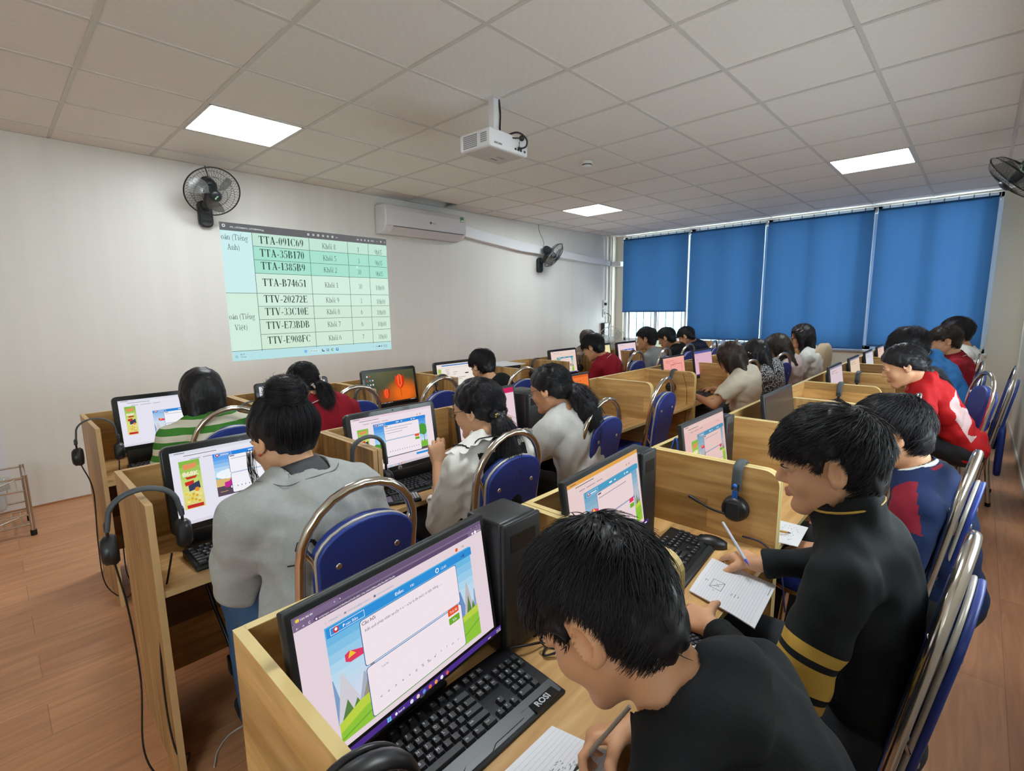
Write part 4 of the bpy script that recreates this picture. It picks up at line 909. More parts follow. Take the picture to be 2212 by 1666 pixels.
def tulips(cv, p):
    for j in range(18):
        row = []
        for i in range(30):
            u = i / 29; v = j / 17; w = max(0, 1 - ((u - .75) / .45) ** 2 - ((v - .75) / .55) ** 2); w2 = max(0, 1 - ((u - .3) / .3) ** 2 - ((v - .9) / .4) ** 2)
            c = np.array(c3('#6b6a4c')) * (1 - .35 * v) * (1 - .25 * u); c = c * (1 - min(1, w * 1.1)) + np.array(c3('#e8681e')) * min(1, w * 1.1); c = c * (1 - .6 * w2) + np.array(c3('#b9501e')) * .6 * w2
            if u < .3: c = c * (.55 + 1.5 * u) + np.array(c3('#3b5a5c')) * max(0, .45 - 1.5 * u) * (1 - v)
            row.append(tuple(np.round(c, 2)))
        if j == 0: cv.up()
        for i in range(30): cv.mb.add([cv.P(i / 30, j / 18), cv.P(i / 30, (j + 1) / 18), cv.P((i + 1) / 30, (j + 1) / 18), cv.P((i + 1) / 30, j / 18)], [(0, 1, 2, 3)], glow(row[i]))
    def tul(u, v, s):
        r, d, l = glow('#ee3d18'), glow('#c92c10'), glow('#f4663a'); k = 1.78; q = lambda a, b: (u + a * s, v + b * s * k)
        cv.poly([q(-.02, .5), q(.02, .5), q(.05, 1.15), q(.02, 1.15)], glow('#7a3410'))
        cv.poly([q(-.34, -.5), q(-.12, -.2), q(.1, .5), q(-.12, .52), q(-.33, .25), q(-.38, -.1)], r); cv.poly([q(.36, -.52), q(.12, -.2), q(-.08, .5), q(.12, .52), q(.33, .25), q(.4, -.1)], d); cv.poly([q(-.2, -.42), q(0, -.56), q(.2, -.42), q(.2, .2), q(0, .5), q(-.2, .2)], l); cv.poly([q(-.03, -.5), q(.03, -.5), q(.06, .2), q(-.05, .3)], d)
    tul(.685, .36, .24); tul(.385, .70, .165)
    for k in range(4):
        for a in range(3 if k else 2): cv.rr(.03 + .05 * a, .08 + .13 * k, .055 + .05 * a, .125 + .13 * k, .004, glow(('#e9eef2', '#c94a3a', '#6aa0dd', '#d9d4c9')[(k + a) % 4]))
    cv.rect(0, .955, 1, 1, glow('#2b2622'))
    for k in range(9): cv.disc(.23 + .03 * k, .978, .008, glow(('#e8e3de', '#79b7e8', '#e88a5a')[k % 3]), 8)
    cv.rect(.86, .97, .96, .982, glow('#d8d2cc'))
def form(cv, p):
    cv.rect(0, 0, 1, 1, glow('#ece3da')); cv.rect(0, 0, 1, .07, glow('#e4dcd6')); cv.rect(.12, .035, .98, .07, glow('#2f74c4')); cv.rect(0, .13, 1, .14, glow('#c9c2bc')); cv.grad(.02, .16, .1, .8, [c3('#9ab94a'), c3('#e8d48a'), c3('#c9482c')], 5)
    t = glow('#6b6670')
    for u0, u1, v in ((.2, .3, .2), (.22, .28, .26), (.22, .3, .31), (.22, .29, .36), (.4, .5, .3), (.4, .46, .37), (.16, .7, .5), (.16, .6, .56)): cv.rect(u0, v, u1, v + .012, t)
    cv.rr(.70, .36, .79, .40, .004, glow('#2d2a30')); cv.rr(.38, .8, .62, .87, .01, glow('#3fae49')); cv.rect(0, .955, 1, 1, glow('#3a3350'))
def cartoon(cv, p):
    quiz(cv, dict(p, scene='trees')); cv.disc(.22, .42, .085, glow('#4a4650')); cv.disc(.22, .45, .065, glow('#efe4e2')); cv.disc(.17, .34, .03, glow('#4a4650')); cv.disc(.27, .34, .03, glow('#4a4650')); cv.disc(.2, .43, .012, glow('#3a3440')); cv.disc(.245, .43, .012, glow('#3a3440'))
def orange(cv, p):
    cv.rect(0, 0, 1, 1, glow('#f0793a')); cv.rect(0, 0, 1, .06, glow('#d9632c')); cv.rr(.45, .27, .93, .40, .004, glow('#b9972a')); cv.rr(.45, .46, .93, .55, .004, glow('#5a5a9a')); cv.rr(.5, .84, .93, .92, .004, glow('#8a5a7c')); cv.rect(.5, .49, .7, .51, glow('#d9d2e8'))
    for k in range(3): cv.rect(.62 + .07 * k, .15, .65 + .07 * k, .17, glow('#b24a20'))
    cv.rect(.08, .3, .4, .6, glow('#e08a50'))
def pinkpage(cv, p):
    cv.rect(0, 0, 1, 1, glow(p['page'])); cv.rect(0, 0, 1, p.get('hb', .05), glow(p['tab'])); t = glow(p.get('ink', '#a2686e'))
    for u0, u1, v in ((.1, .5, .12), (.1, .3, .18), (.4, .6, .2)): cv.rect(u0, v, u1, v + .012, t)
    if p.get('fr'): cv.frame(.32, .26, .86, .95, .012, t); cv.rect(.36, .3, .5, .315, t)
    if p.get('dot'): cv.disc(.8, .82, .03, glow('#6b4a80')); cv.disc(.15, .35, .012, glow('#6b4a80'))
    cv.rect(0, .957, 1, 1, glow('#4b2f86'))
def off(cv, p): cv.rect(0, 0, 1, 1, mat('dark_screen', '#3a3634', .22))

# ------------------------------------------------------------------ computers
M_BEZ = mat('bezel_black', '#141517', .28, coat=.2); M_BEZ2 = mat('bezel_matte', '#1b1d20', .45); M_LOGO = mat('logo_silver', '#b9bcc0', .3, .6)
def hp_logo(e, x, z, y, r, m=M_LOGO):
    cv = Canvas(2 * r, 2 * r, .0002); bk = M_BEZ2; cv.disc(.5, .5, .5, m, 20)
    t = lambda *q: [cv.poly(list(p), bk) for p in q]
    t(((.30, .66), (.37, .66), (.55, .12), (.48, .12)), ((.40, .40), (.53, .40), (.55, .46), (.38, .46)), ((.54, .44), (.47, .66), (.40, .66), (.48, .42)), ((.54, .92), (.47, .92), (.62, .40), (.69, .40)), ((.60, .40), (.75, .40), (.76, .46), (.58, .46)), ((.76, .42), (.69, .66), (.62, .66), (.69, .44)), ((.55, .66), (.70, .66), (.71, .60), (.57, .60)))
    o = cv.build('logo', e); o.location = (x, y, z)
def monitor(x, y, draw, p, lab, kind='slim', rz=0.0, zt=.975, w=.462, tilt=8):
    """x, y: centre of the screen's upper edge line; screen looks along -y"""
    aio = kind == 'aio'
    e = empty('all_in_one_computer' if aio else 'computer_monitor', (x, y - .036, TZ), rz, lab, 'computer' if aio else 'monitor', 'computers on the carrels')
    bz, bb = (.023, .034) if aio else (.013, .026)
    H = (w - 2 * bz) * .5625 + bz + bb
    zc = zt - TZ; ta = math.radians(tilt); R = rotm('X', -ta)   # leans back
    def put(o): o.location = (0, 0, zc - H); o.rotation_euler = (-ta, 0, 0); return o
    rad = .022 if aio else .004
    b = MB(); b.prism(rrect(-w / 2, 0, w / 2, H, rad, 4), 0, .028 if aio else .018, M_BEZ if aio else M_BEZ2, 'y', b=.004); bz_ = put(b.build('bezel', e))
    b = MB(); b.prism(rrect(-w / 2 + .05, .03, w / 2 - .05, H - .04, .03, 4), .018, .055 if aio else .04, M_DARK, 'y', b=.012); put(b.build('rear_housing', e))
    W, Hs = w - 2 * bz, (w - 2 * bz) * .5625
    cv = Canvas(W, Hs); cv.y = -.0006; draw(cv, p); o = cv.build('screen', e)
    c = Vector((0, 0, bb + Hs / 2)); c = Matrix.Rotation(-ta, 3, 'X') @ c; o.location = c + Vector((0, 0, zc - H)); o.rotation_euler = (-ta, 0, 0)
    if p.get('logo', True):
        hp_logo(bz_, 0, bb * .5, -.0012, .0085 if not aio else .011)
    if aio: b = MB(); b.lathe([(0, .001), (.003, .0008), (.003, 0)], M_DARK, 10, R=rotm('X', PI / 2), t=(0, 0, H - .012)); b.build('webcam', bz_)
    s = MB()
    if aio:
        s.box((-w / 2 + .03, -.005, 0), (w / 2 - .03, .03, max(.012, zc - H + .012)), M_BEZ, b=.004); s.box((-.14, .02, 0), (.14, .15, .012), M_BEZ, b=.004); s.box((-.10, .05, .008), (.10, .075, zc - H + .16), M_DARK)
    else:
        s.box((-.10, .035, 0), (.10, .115, .012), M_BEZ2, b=.004); s.box((-.03, .04, .008), (.03, .07, zc - H + .18), M_BEZ2, b=.003)
    s.build('stand', e)
    return e
# keyboards -------------------------------------------------------------
M_KEY = mat('key_black', '#25272b', .42); M_LEG = mat('key_legend', '#d9dde0', .5)
ROWS = [['Esc', '', 'F1', 'F2', 'F3', 'F4', '', 'F5', 'F6', 'F7', 'F8', '', 'F9', 'F10', 'F11', 'F12'], list('`1234567890-=') + ['<'], ['Tab'] + list('QWERTYUIOP[]\\'), ['Caps'] + list("ASDFGHJKL;'") + ['Enter'], ['Shift'] + list('ZXCVBNM,./') + ['Shift '], ['Ctrl', 'Win', 'Alt', ' ', 'Alt', 'Fn', 'Ctrl']]
WID = {'<': 2, 'Tab': 1.5, '\\': 1.5, 'Caps': 1.75, 'Enter': 2.25, 'Shift': 2.25, 'Shift ': 2.75, 'Ctrl': 1.4, 'Win': 1.2, 'Alt': 1.2, ' ': 6.0, 'Fn': 1.2, '': .5}
def keyboard_mesh(fine, legend, body, w=.445, d=.165, rest=.0):
    """centre of the back edge at the origin, keys towards -y"""
    b = MB(); k = MB(); u = .01905 * w / .447
    b.prism([(0.0, .0), (0, .024), (-d + .02, .014), (-d - rest, .008), (-d - rest, 0)], -w / 2, w / 2, body, 'x', b=.004)
    if rest: b.prism([(-d + .005, .0155), (-d - rest + .006, .0095), (-d - rest + .006, .0088), (-d + .005, .0145)], -w / 2 + .006, w / 2 - .006, mat('palm_rest', '#2e3135', .35), 'x')
    zs = lambda y: .024 + (y / (-d + .02)) * (-.010)
    def key(x, y, kw, t):
        kw = kw * u - .003; dy = u - .003; z = zs(y) - .001; h = .0075; i = .0022
        vs = [(x, y - dy, z), (x + kw, y - dy, z), (x + kw, y, z), (x, y, z), (x + i, y - dy + i, z + h), (x + kw - i, y - dy + i, z + h), (x + kw - i, y - i * .7, z + h + .001), (x + i, y - i * .7, z + h + .001)]
        k.add(vs, [(0, 3, 2, 1), (4, 5, 6, 7), (0, 1, 5, 4), (1, 2, 6, 5), (2, 3, 7, 6), (3, 0, 4, 7)], M_KEY)
        if legend and t.strip():
            V, F = text_geo(t.strip()); sc = (.0078 if len(t) == 1 else .0052); sx = min(sc, (kw - .006) / max(V[:, 0].max(), .1)); zz = z + h + .0012
            k.add([(x + .0038 + p[0] * sx, y - .0088 + p[1] * sc, zz + (p[1] * sc) * .06) for p in V], F, legend)
    y0 = -.014; x0 = -w / 2 + .010
    for r, row in enumerate(ROWS):
        x = x0; y = y0 - (0 if r == 0 else (.005 + r * u))
        tot = sum(WID.get(t, 1) for t in row); f = 15.0 / tot
        for t in row:
            kw = WID.get(t, 1) * f * 1.0
            if t != '': key(x, y, kw, t)
            x += kw * u
    nx = x0 + 15.25 * u
    for r, row in enumerate((['Prt', 'Scr', 'Pau'], ['Ins', 'Hm', 'PU'], ['Del', 'End', 'PD'])):
        for c, t in enumerate(row): key(nx + c * u, y0 - (0 if r == 0 else .005 + r * u), 1, t)
    key(nx + u, y0 - .005 - 4 * u, 1, '^')
    for c, t in enumerate('<v>'): key(nx + c * u, y0 - .005 - 5 * u, 1, t)
    px = nx + 3.25 * u
    for r, row in enumerate((['Nm', '/', '*', '-'], '789+', '456', '123', ['0', '.'])):
        for c, t in enumerate(row):
            kw = 2 if t == '0' else 1; xx = px + (c + (1 if (r == 4 and c == 1) else 0)) * u
            key(xx, y0 - .005 - (r + 1) * u, kw, t)
    return b, k
KB = {}
def keyboard(x, y, rz, lab, kind='plain', fine=False):
    if kind not in KB:
        e = empty('keyboard')
        if kind == 'gaming': b, k = keyboard_mesh(True, M_LEG, M_DARK, .445, .137, .034)
        elif kind == 'lit': b, k = keyboard_mesh(True, M_LEG, M_BEZ2, .43, .145, .012)
        else: b, k = keyboard_mesh(False, M_LEG if kind == 'grey' else None, M_BEZ2, .44, .14)
        b.build('case', e); k.build('keys', e, fix=False)
        if kind == 'gaming':
            cv = MB(); pl = mat('badge_black', '#101113', .25); cv.box((.135, -.170, .009), (.205, -.140, .0128), pl); cv.build('badge', e)
            t = MB(); V, F = text_geo('ROSI', .03); t.add([(.147 + p[0] * .0185, -.163 + p[1] * .0185, .0131) for p in V], F, mat('badge_silver', '#c9ccd0', .3, .3)); t.build('badge_lettering', e, fix=False)
            g = MB()
            for q in ([(-.2, -.162), (-.05, -.162), (-.03, -.152), (.1, -.152)], [(-.05, -.166), (.02, -.166), (.035, -.158), (.11, -.158)]):
                for a, c in zip(q, q[1:]): g.cyl((a[0], a[1], .0112), (c[0], c[1], .0112), .0008, M_BLACK, 4)
            for c in range(3): g.box((.113 + c * .006, -.148, .0105), (.117 + c * .006, -.1455, .0128), M_BLACK)
            g.build('groove', e)
        if kind == 'lit':
            l = MB(); l.lathe([(0, .004), (.004, .003), (.005, 0)], mat('power_led', '#ff6a3a', .3, emit='#ff4a1e', es=2.0), 10, t=(-.185, -.008, .023)); l.build('indicator', e)
        KB[kind] = e; o = e
    else: o = dup(KB[kind])
    o.location = (x, y, TZ); o.rotation_euler = (0, 0, rz)
    for q in ('label', 'category', 'group'):
        if q in o: del o[q]
    tag(o, lab, 'keyboard', 'black keyboards on the carrels')
    return o
# headphones -------------------------------------------------------------
M_PADDING = mat('headband_padding', '#474c51', .6, bump=(200, .1)); M_CUP = mat('ear_cushion', '#17181a', .6)
def headphones(px, y, lab, kind='plain', tw=0.0, cord=None, z=PZ, sw=.0, r=.078, band=None, drop=.145):
    """hung over a partition whose mid plane is x = px; band runs across it, a cup on each side"""
    e = empty('headphones', (px, y, z), tw, lab, 'headphones', 'headphones hung on the partitions')
    top = .010 + sw
    def at(t): a = PI * t; return np.array([-r * math.cos(a), 0, top + (r * .8) * (math.sin(a) - 1)])
    P = [(-r - .006, 0, -drop * .55)] + [tuple(at(k / 14)) for k in range(15)] + [(r + .006, 0, -drop * .55)]
    b = MB(); b.tube(P, .016 if kind != 'thin' else .009, band or M_PADDING, 10, flat=.45, up=(0, 1, 0)); 
    if kind == 'double': b.tube([(p[0] * .93, .026, p[2] - .004) for p in P], .0055, M_BLACK, 8)
    b.build('headband', e)
    for s in (-1, 1):
        x = s * (r + .006)
        b = MB(); b.tube([(x, 0, -drop * .35), (x, 0, -drop * .8)], .008, M_BLACK, 8, flat=.5, up=(0, 1, 0)); b.box((x - .006, -.012, -drop * .55), (x + .006, .012, -drop * .38), M_DARK, b=.002)
        b.tube(arc((x, 0, -drop), .036, 0, PI, 10, 'yz'), .004, M_BLACK, 6); b.build('slider', e)
        b = MB(); Rr = rotm('Y', -s * PI / 2); b.lathe([(0, -.020), (.030, -.019), (.040, -.010), (.040, .0)], M_BLACK, 20, R=Rr, t=(x, 0, -drop)); cp_ = b.build('ear_cup', e)
        b = MB(); b.lathe([(.040, .0), (.043, .010), (.034, .020), (.020, .016), (0, .012)], M_CUP, 20, R=Rr, t=(x, 0, -drop)); b.build('ear_cushion', cp_)
    if kind == 'gaming':
        bl = mat('headset_blue', '#1f5fb8', .35)
        b = MB(); b.lathe([(0, .006), (.006, .005), (.0075, 0)], bl, 12, R=rotm('Y', -PI / 2), t=(-r - .018, 0, -drop * .42)); b.box((-r - .016, -.008, -drop * .75), (-r - .012, .008, -drop * .55), bl); b.build('trim', e)
        b = MB(); b.tube(spline([(-r - .02, .02, -drop - .02), (-r - .03, .07, -drop - .01), (-r - .03, .145, -drop + .015)], 5), [.004] * 8 + [.006] * 3, M_BLACK, 8); b.build('microphone', e)
        b = MB(); b.prism(rrect(-.02, -.025, .02, .025, .006), -r - .0305, -r - .0265, M_DARK, 'x', t=(0, 0, -drop)); b.build('side_plate', e)
    if cord:
        b = MB(); b.tube(spline([(-r, 0, -drop - .035)] + cord, 7), .0028, M_BLACK, 6); b.build('cord', e)
    return e
def mouse(x, y, rz, lab):
    e = empty('mouse', (x, y, TZ), rz, lab, 'mouse', 'black mice on the carrels')
    b = MB(); n = 9; vs = []
    for i in range(n):
        t = i / (n - 1); yy = -.052 + .104 * t; w = .030 * math.sqrt(max(.02, 1 - (2 * t - 1) ** 2 * .85)); h = .034 * math.sin(PI * (.12 + .76 * t)) ** .7
        for j in range(9): a = PI * j / 8; vs.append((w * math.cos(a), yy, .002 + h * math.sin(a) ** .8))
    fs = [(i * 9 + j, i * 9 + j + 1, (i + 1) * 9 + j + 1, (i + 1) * 9 + j) for i in range(n - 1) for j in range(8)] + [tuple(range(9)), tuple(range((n - 1) * 9, n * 9))[::-1]] + [tuple([i * 9 for i in range(n)] + [i * 9 + 8 for i in range(n - 1, -1, -1)])]
    b.add(vs, fs, M_BLACK, True); b.build('shell', e)
    b = MB(); b.lathe([(.009, -.003), (.009, .003)], M_DARK, 12, R=rotm('Y', PI / 2), t=(0, .026, .026)); b.build('wheel', e)
    b = MB(); b.tube(spline([(0, .05, .008), (-.01, .085, .004), (-.05, .12, .004), (-.08, .14, .004)], 6), .0018, M_BLACK, 5); b.build('cord', e)
    return e
def tower(x0, y0, x1, y1, z1, lab):
    e = empty('computer_tower', ((x0 + x1) / 2, (y0 + y1) / 2, TZ), 0, lab, 'computer tower', 'black computer towers'); w, d, h = (x1 - x0) / 2, (y1 - y0) / 2, z1 - TZ
    T = mat('tower_black', '#1c1d20', .42)
    b = MB(); b.box((-w, -d + .012, .006), (w, d, h), T, b=.008); b.build('case', e)
    b = MB(); b.box((-w, -d, .006), (w, -d + .014, h), M_BEZ2, b=.006); b.box((-w + .02, -d - .001, h - .07), (w - .02, -d + .002, h - .03), M_BLACK); b.build('front_panel', e)
    for sx in (-1, 1):
        for sy in (-1, 1): b = MB(); b.box((sx * w * .8 - .01, sy * d * .8 - .01, 0), (sx * w * .8 + .01, sy * d * .8 + .01, .007), M_RUB); b.build('foot', e)
    return e

# ------------------------------------------------------------------ what stands on the carrels
PK = '#e3d1da'
BLUEQ = dict(page='#e4e2ef', tab='#d9dbe8', adr='#e6e6f0', url='#d6d6e4', head='#2b86e0', dark_tab=False, card='#f1f0f6', task='#d9d6e2', icons=0, clock=0)
monitor(.480, .728, quiz, dict(fine=1, page=PK), 'large black monitor nearest the camera, showing a maths quiz', 'slim', math.radians(6), .957, .455)
monitor(1.165, .735, quiz, dict(page='#e6cbcb', tab='#e0a24a', adr='#e6cfcb', dark_tab=False, head='#4a9cc4', sky=('#5f9fc0', '#a9bccb', '#cfc3cc'), b1='#e03a5c', card='#e8d2d4', box=(.17, .95, .17, .93)), 'black monitor with an orange browser bar, in front of the boy in the gold-striped jacket', 'slim', math.radians(5), .968, .44)
monitor(1.89, .75, quiz, dict(page='#e6bdb8', tab='#e2c3bd', adr='#e6c6c0', dark_tab=False, head='#4f93b5', sky=('#6aa0b8', '#a9b4c0', '#c9b9bd'), card='#e6c4c0', b1='#d9485c', box=(.27, .93, .2, .9), ad=(.06, .2, .25, .95)), 'black monitor with a salmon quiz page, beside the blue drawstring bag', 'slim', math.radians(1), .975, .42)
monitor(2.76, .712, off, dict(logo=False), 'switched-off dark monitor in the right-hand row', 'slim', 0, .972, .49)
for m, pg, lb in ((6, '#d9c6ce', 'slim monitor seen almost edge-on in front of the girl in the red jacket'), (7, '#e0c9b0', 'slim monitor seen edge-on before the child in the blue hoodie'), (8, '#cfd0d9', 'slim monitor seen edge-on before the boy in a red polo near the right wall'), (9, '#e0c4b4', 'slim monitor seen edge-on before the boy in white near the right wall'), (10, '#dcdfe6', 'last slim monitor of the right-hand row before the blinds')):
    monitor(seat_x(3, m) - .045, .715, pinkpage, dict(page=pg, tab='#8f8fa8'), lb, 'slim', 0, .978, .42)
monitor(.578, 1.872, quiz, dict(BLUEQ, scene='beach', sky=('#2f86e8', '#bfdcf2', '#dfeaf2'), fine=0, box=(.285, .93, .12, .74), ad=(.045, .185, .13, .80), extra=(.80, .80, .95, .85)), 'all-in-one computer showing a purple pickup truck quiz, before the girl with the hair bun', 'aio', 0, .972, .47)
monitor(1.212, 1.872, quiz, dict(page='#ecdde4', tab='#e6cfda', adr='#ecdfe6', dark_tab=False, scene='trees', head='#2f86d9', sky=('#2f7fd9', '#8cc4ee', '#cfe6f2'), card='#f0e6ec', ql=3, box=(.24, .90, .16, .83), ad=(.04, .165, .2, .7), extra=(.70, .85, .86, .89), task='#c9c2cc'), 'all-in-one computer showing a quiz with green trees, before the frilled white blouse', 'aio', 0, .972, .462)
monitor(1.79, 1.875, pinkpage, dict(page='#e6cdd4', tab='#c9285c', hb=.12), 'slim monitor with a pink page and crimson bar, before the girl in the grey sweater', 'slim', 0, .98, .44)
monitor(2.52, 1.875, orange, {}, 'slim monitor with a bright orange page in the middle row', 'slim', 0, .978, .45)
monitor(4.02, 1.882, pinkpage, dict(page='#f0a59a', tab='#eeb0a5', fr=1, ink='#b5696c'), 'slim monitor with a salmon framed page, before the child in the cream tee', 'slim', 0, .985, .42)
monitor(4.64, 1.885, pinkpage, dict(page='#dcb0c4', tab='#4f5a96', dot=1, hb=.1, ink='#c79ab0'), 'slim monitor with a lilac-pink page, before the girl in the speckled sweater', 'slim', 0, 1.0, .42)
monitor(5.62, 1.88, pinkpage, dict(page='#e08a8c', tab='#3f4478', hb=.1), 'slim monitor with a coral page, before the girl with wavy brown hair', 'slim', 0, .99, .42)
monitor(6.32, 1.88, pinkpage, dict(page='#e6c0b8', tab='#3f4478', hb=.1), 'slim monitor before the girl in a white tee with hair clips', 'slim', 0, .98, .42)
monitor(.64, 3.17, quiz, dict(BLUEQ, head='#2f86d9', sky=('#7fb4e6', '#cfdcea', '#dcdfe8'), box=(.33, 1.0, .30, .93), ad=(.05, .16, .14, .76)), 'all-in-one computer showing a red plane quiz, before the green striped top', 'aio', 0, .983, .466)
monitor(1.325, 3.17, cartoon, dict(BLUEQ, head='#2f86d9', box=(.3, .96, .2, .93), ad=(.03, .14, .3, .95)), 'all-in-one computer half hidden by the girl with the scrunchie', 'aio', 0, .972, .466)
monitor(2.04, 3.17, tulips, dict(logo=False), 'all-in-one computer showing an orange tulip wallpaper', 'aio', 0, .978, .466)
monitor(2.69, 3.17, form, dict(logo=False), 'all-in-one computer with a cream form page and blue bar, before the boy in black', 'aio', 0, .98, .466)
monitor(4.165, 3.17, quiz, dict(page='#e9cfc6', tab='#e6cfc8', adr='#ead4cc', dark_tab=False, head='#3f8fa0', sky=('#4f9aa8', '#b9cbbf', '#d9cfbf'), card='#ecd6cf', box=(.2, .86, .27, .95), ad=(.03, .14, .35, .95), icons=1), 'all-in-one computer with a teal quiz frame, before the bending boy in the red polo', 'aio', 0, .98, .47)
monitor(4.86, 3.17, pinkpage, dict(page='#efe3b0', tab='#d9cfa0', logo=False), 'all-in-one computer with a pale yellow page, behind the red polo boy\'s head', 'aio', 0, .99, .46)
monitor(5.46, 3.17, quiz, dict(page='#e8cfd6', tab='#e3c9d2', adr='#ead3da', dark_tab=False, head='#2f5fd0', sky=('#3a6fd9', '#6f9ae0', '#a9bfe6'), card='#ecd6dc', box=(.2, .86, .3, .95)), 'all-in-one computer with a vivid blue quiz frame, before the boy in pale grey', 'aio', 0, .983, .47)
monitor(6.20, 3.17, pinkpage, dict(page='#c9dcc4', tab='#a9c9b0', logo=False), 'all-in-one computer glowing pale green, before the second boy in black', 'aio', 0, .975, .46)
monitor(6.92, 3.17, pinkpage, dict(page='#e6d6d0', tab='#a9b0c0', logo=False), 'all-in-one computer before the boy in navy under the blinds', 'aio', 0, .975, .46)
tower(.712, .70, .835, .822, .935, 'black computer tower behind the nearest monitor'); tower(1.40, .745, 1.495, .822, .93, 'black computer tower behind the monitor with the orange bar'); tower(2.125, .745, 2.22, .822, .925, 'black computer tower behind the salmon quiz monitor in the right-hand row')
tower(2.045, 1.80, 2.225, 2.02, .925, 'black computer tower beside the pink page monitor in the middle row'); tower(3.20, 3.10, 3.42, 3.37, .885, 'black computer tower with papers on top in the wall-side row')
# keyboards
keyboard(.502, .715, 0, 'black keyboard with big silver letters, nearest the camera', 'gaming')
keyboard(1.335, .692, math.radians(5), 'black keyboard with a glowing orange light, before the gold-striped boy', 'lit')
keyboard(.575, 1.80, math.radians(1), 'black keyboard of the girl with the hair bun', 'grey'); keyboard(1.215, 1.83, math.radians(-5), 'black keyboard of the girl in the frilled white blouse', 'plain')
for x, y, w in ((1.80, 1.80, WHO[(2, 3)]), (2.60, 1.80, 'the orange screen'), (4.15, 1.80, WHO[(2, 6)]), (4.85, 1.80, WHO[(2, 7)]), (.64, 3.07, WHO[(1, 1)]), (1.33, 3.08, WHO[(1, 2)]), (2.04, 3.08, 'the tulip screen'), (2.69, 3.08, WHO[(1, 4)]), (4.17, 3.08, WHO[(1, 6)]), (5.46, 3.08, WHO[(1, 8)]), (1.93, .66, WHO[(3, 3)]), (2.72, .66, WHO[(3, 4)]), (4.15, .66, WHO[(3, 6)]), (4.86, .66, WHO[(3, 7)])):
    keyboard(x, y, 0, 'plain black keyboard on the desk of ' + w, 'plain')
# headphones on the partitions
def pn(r, m): return ROW[r]['x0'] + (PITCH * (m - 1) - .002 if m > 1 else TH / 2)
headphones(pn(2, 1), 1.672, 'grey-padded headphones on the end partition by the girl with the bun', sw=.020, r=.080, drop=.125, tw=math.radians(-8), cord=[(-.065, .01, -.32), (-.06, .02, -.55), (-.075, -.01, -.74), (-.05, -.04, -.83), (.0, -.06, -.845), (.03, -.05, -.80), (.0, -.06, -.77), (-.01, -.03, -.62), (.0, -.02, -.4), (.05, -.02, -.17)])
headphones(pn(1, 1), 2.955, 'thin headphones on the end partition by the green striped girl', 'thin', sw=.03, r=.07, drop=.13, tw=math.radians(-10), cord=[(-.04, 0, -.3), (-.05, -.01, -.55), (-.045, -.02, -.76), (.02, -.04, -.85), (.06, -.05, -.80), (.04, -.05, -.7), (.05, -.03, -.4), (.07, -.02, -.17)])
headphones(pn(2, 2), 1.665, 'headphones on the double partition between the bun girl and the white blouse girl', sw=.03, r=.062, tw=math.radians(-8)); headphones(pn(2, 6), 1.78, 'headphones hanging on the round-cornered partition by the cream tee child', r=.05, drop=.13)
headphones(pn(1, 2), 3.02, 'headphones on the double partition left of the scrunchie girl', 'thin', r=.075); headphones(pn(1, 3), 2.99, 'headphones on the double partition left of the tulip screen', r=.07, tw=math.radians(-12)); headphones(pn(1, 4), 3.06, 'headphones on the partition between the tulip screen and the boy in black', r=.058)
headphones(pn(1, 6), 3.30, 'headphones on the partition left of the teal-framed quiz screen', r=.06); headphones(pn(1, 7), 3.22, 'headphones on the partition right of the teal-framed quiz screen', r=.058); headphones(pn(1, 8), 3.0, 'headphones on the partition in front of the boy in pale grey', r=.055)
headphones(pn(3, 1), .452, 'large black headphones at the very bottom of the picture, on the nearest partition', 'double', sw=.004, r=.060, drop=.15, band=M_BLACK, tw=math.radians(-10)); headphones(pn(3, 3), .525, 'gaming headset with blue trim and microphone on the partition behind the gold-striped boy', 'gaming', r=.036, drop=.14)
for m, y, t in ((6, .62, 'headphones on the partition in front of the girl in the red jacket'), (7, .63, 'headphones on the partition by the child in the blue hoodie'), (8, .47, 'headphones on the partition just before the red girl\'s face, third from the blinds'), (9, .60, 'headphones on the partition second from the blinds in the right-hand row')): headphones(pn(3, m), y, t, r=.052, drop=.13)
mouse(1.545, .575, math.radians(20), 'black mouse under the hand of the gold-striped boy'); mouse(2.90, 1.78, math.radians(60), 'black mouse on the empty desk with the orange screen'); mouse(4.42, 1.76, 0, 'black mouse under the hand of the child in the cream tee'); mouse(1.50, 1.78, math.radians(-10), 'black mouse right of the white blouse girl\'s keyboard')

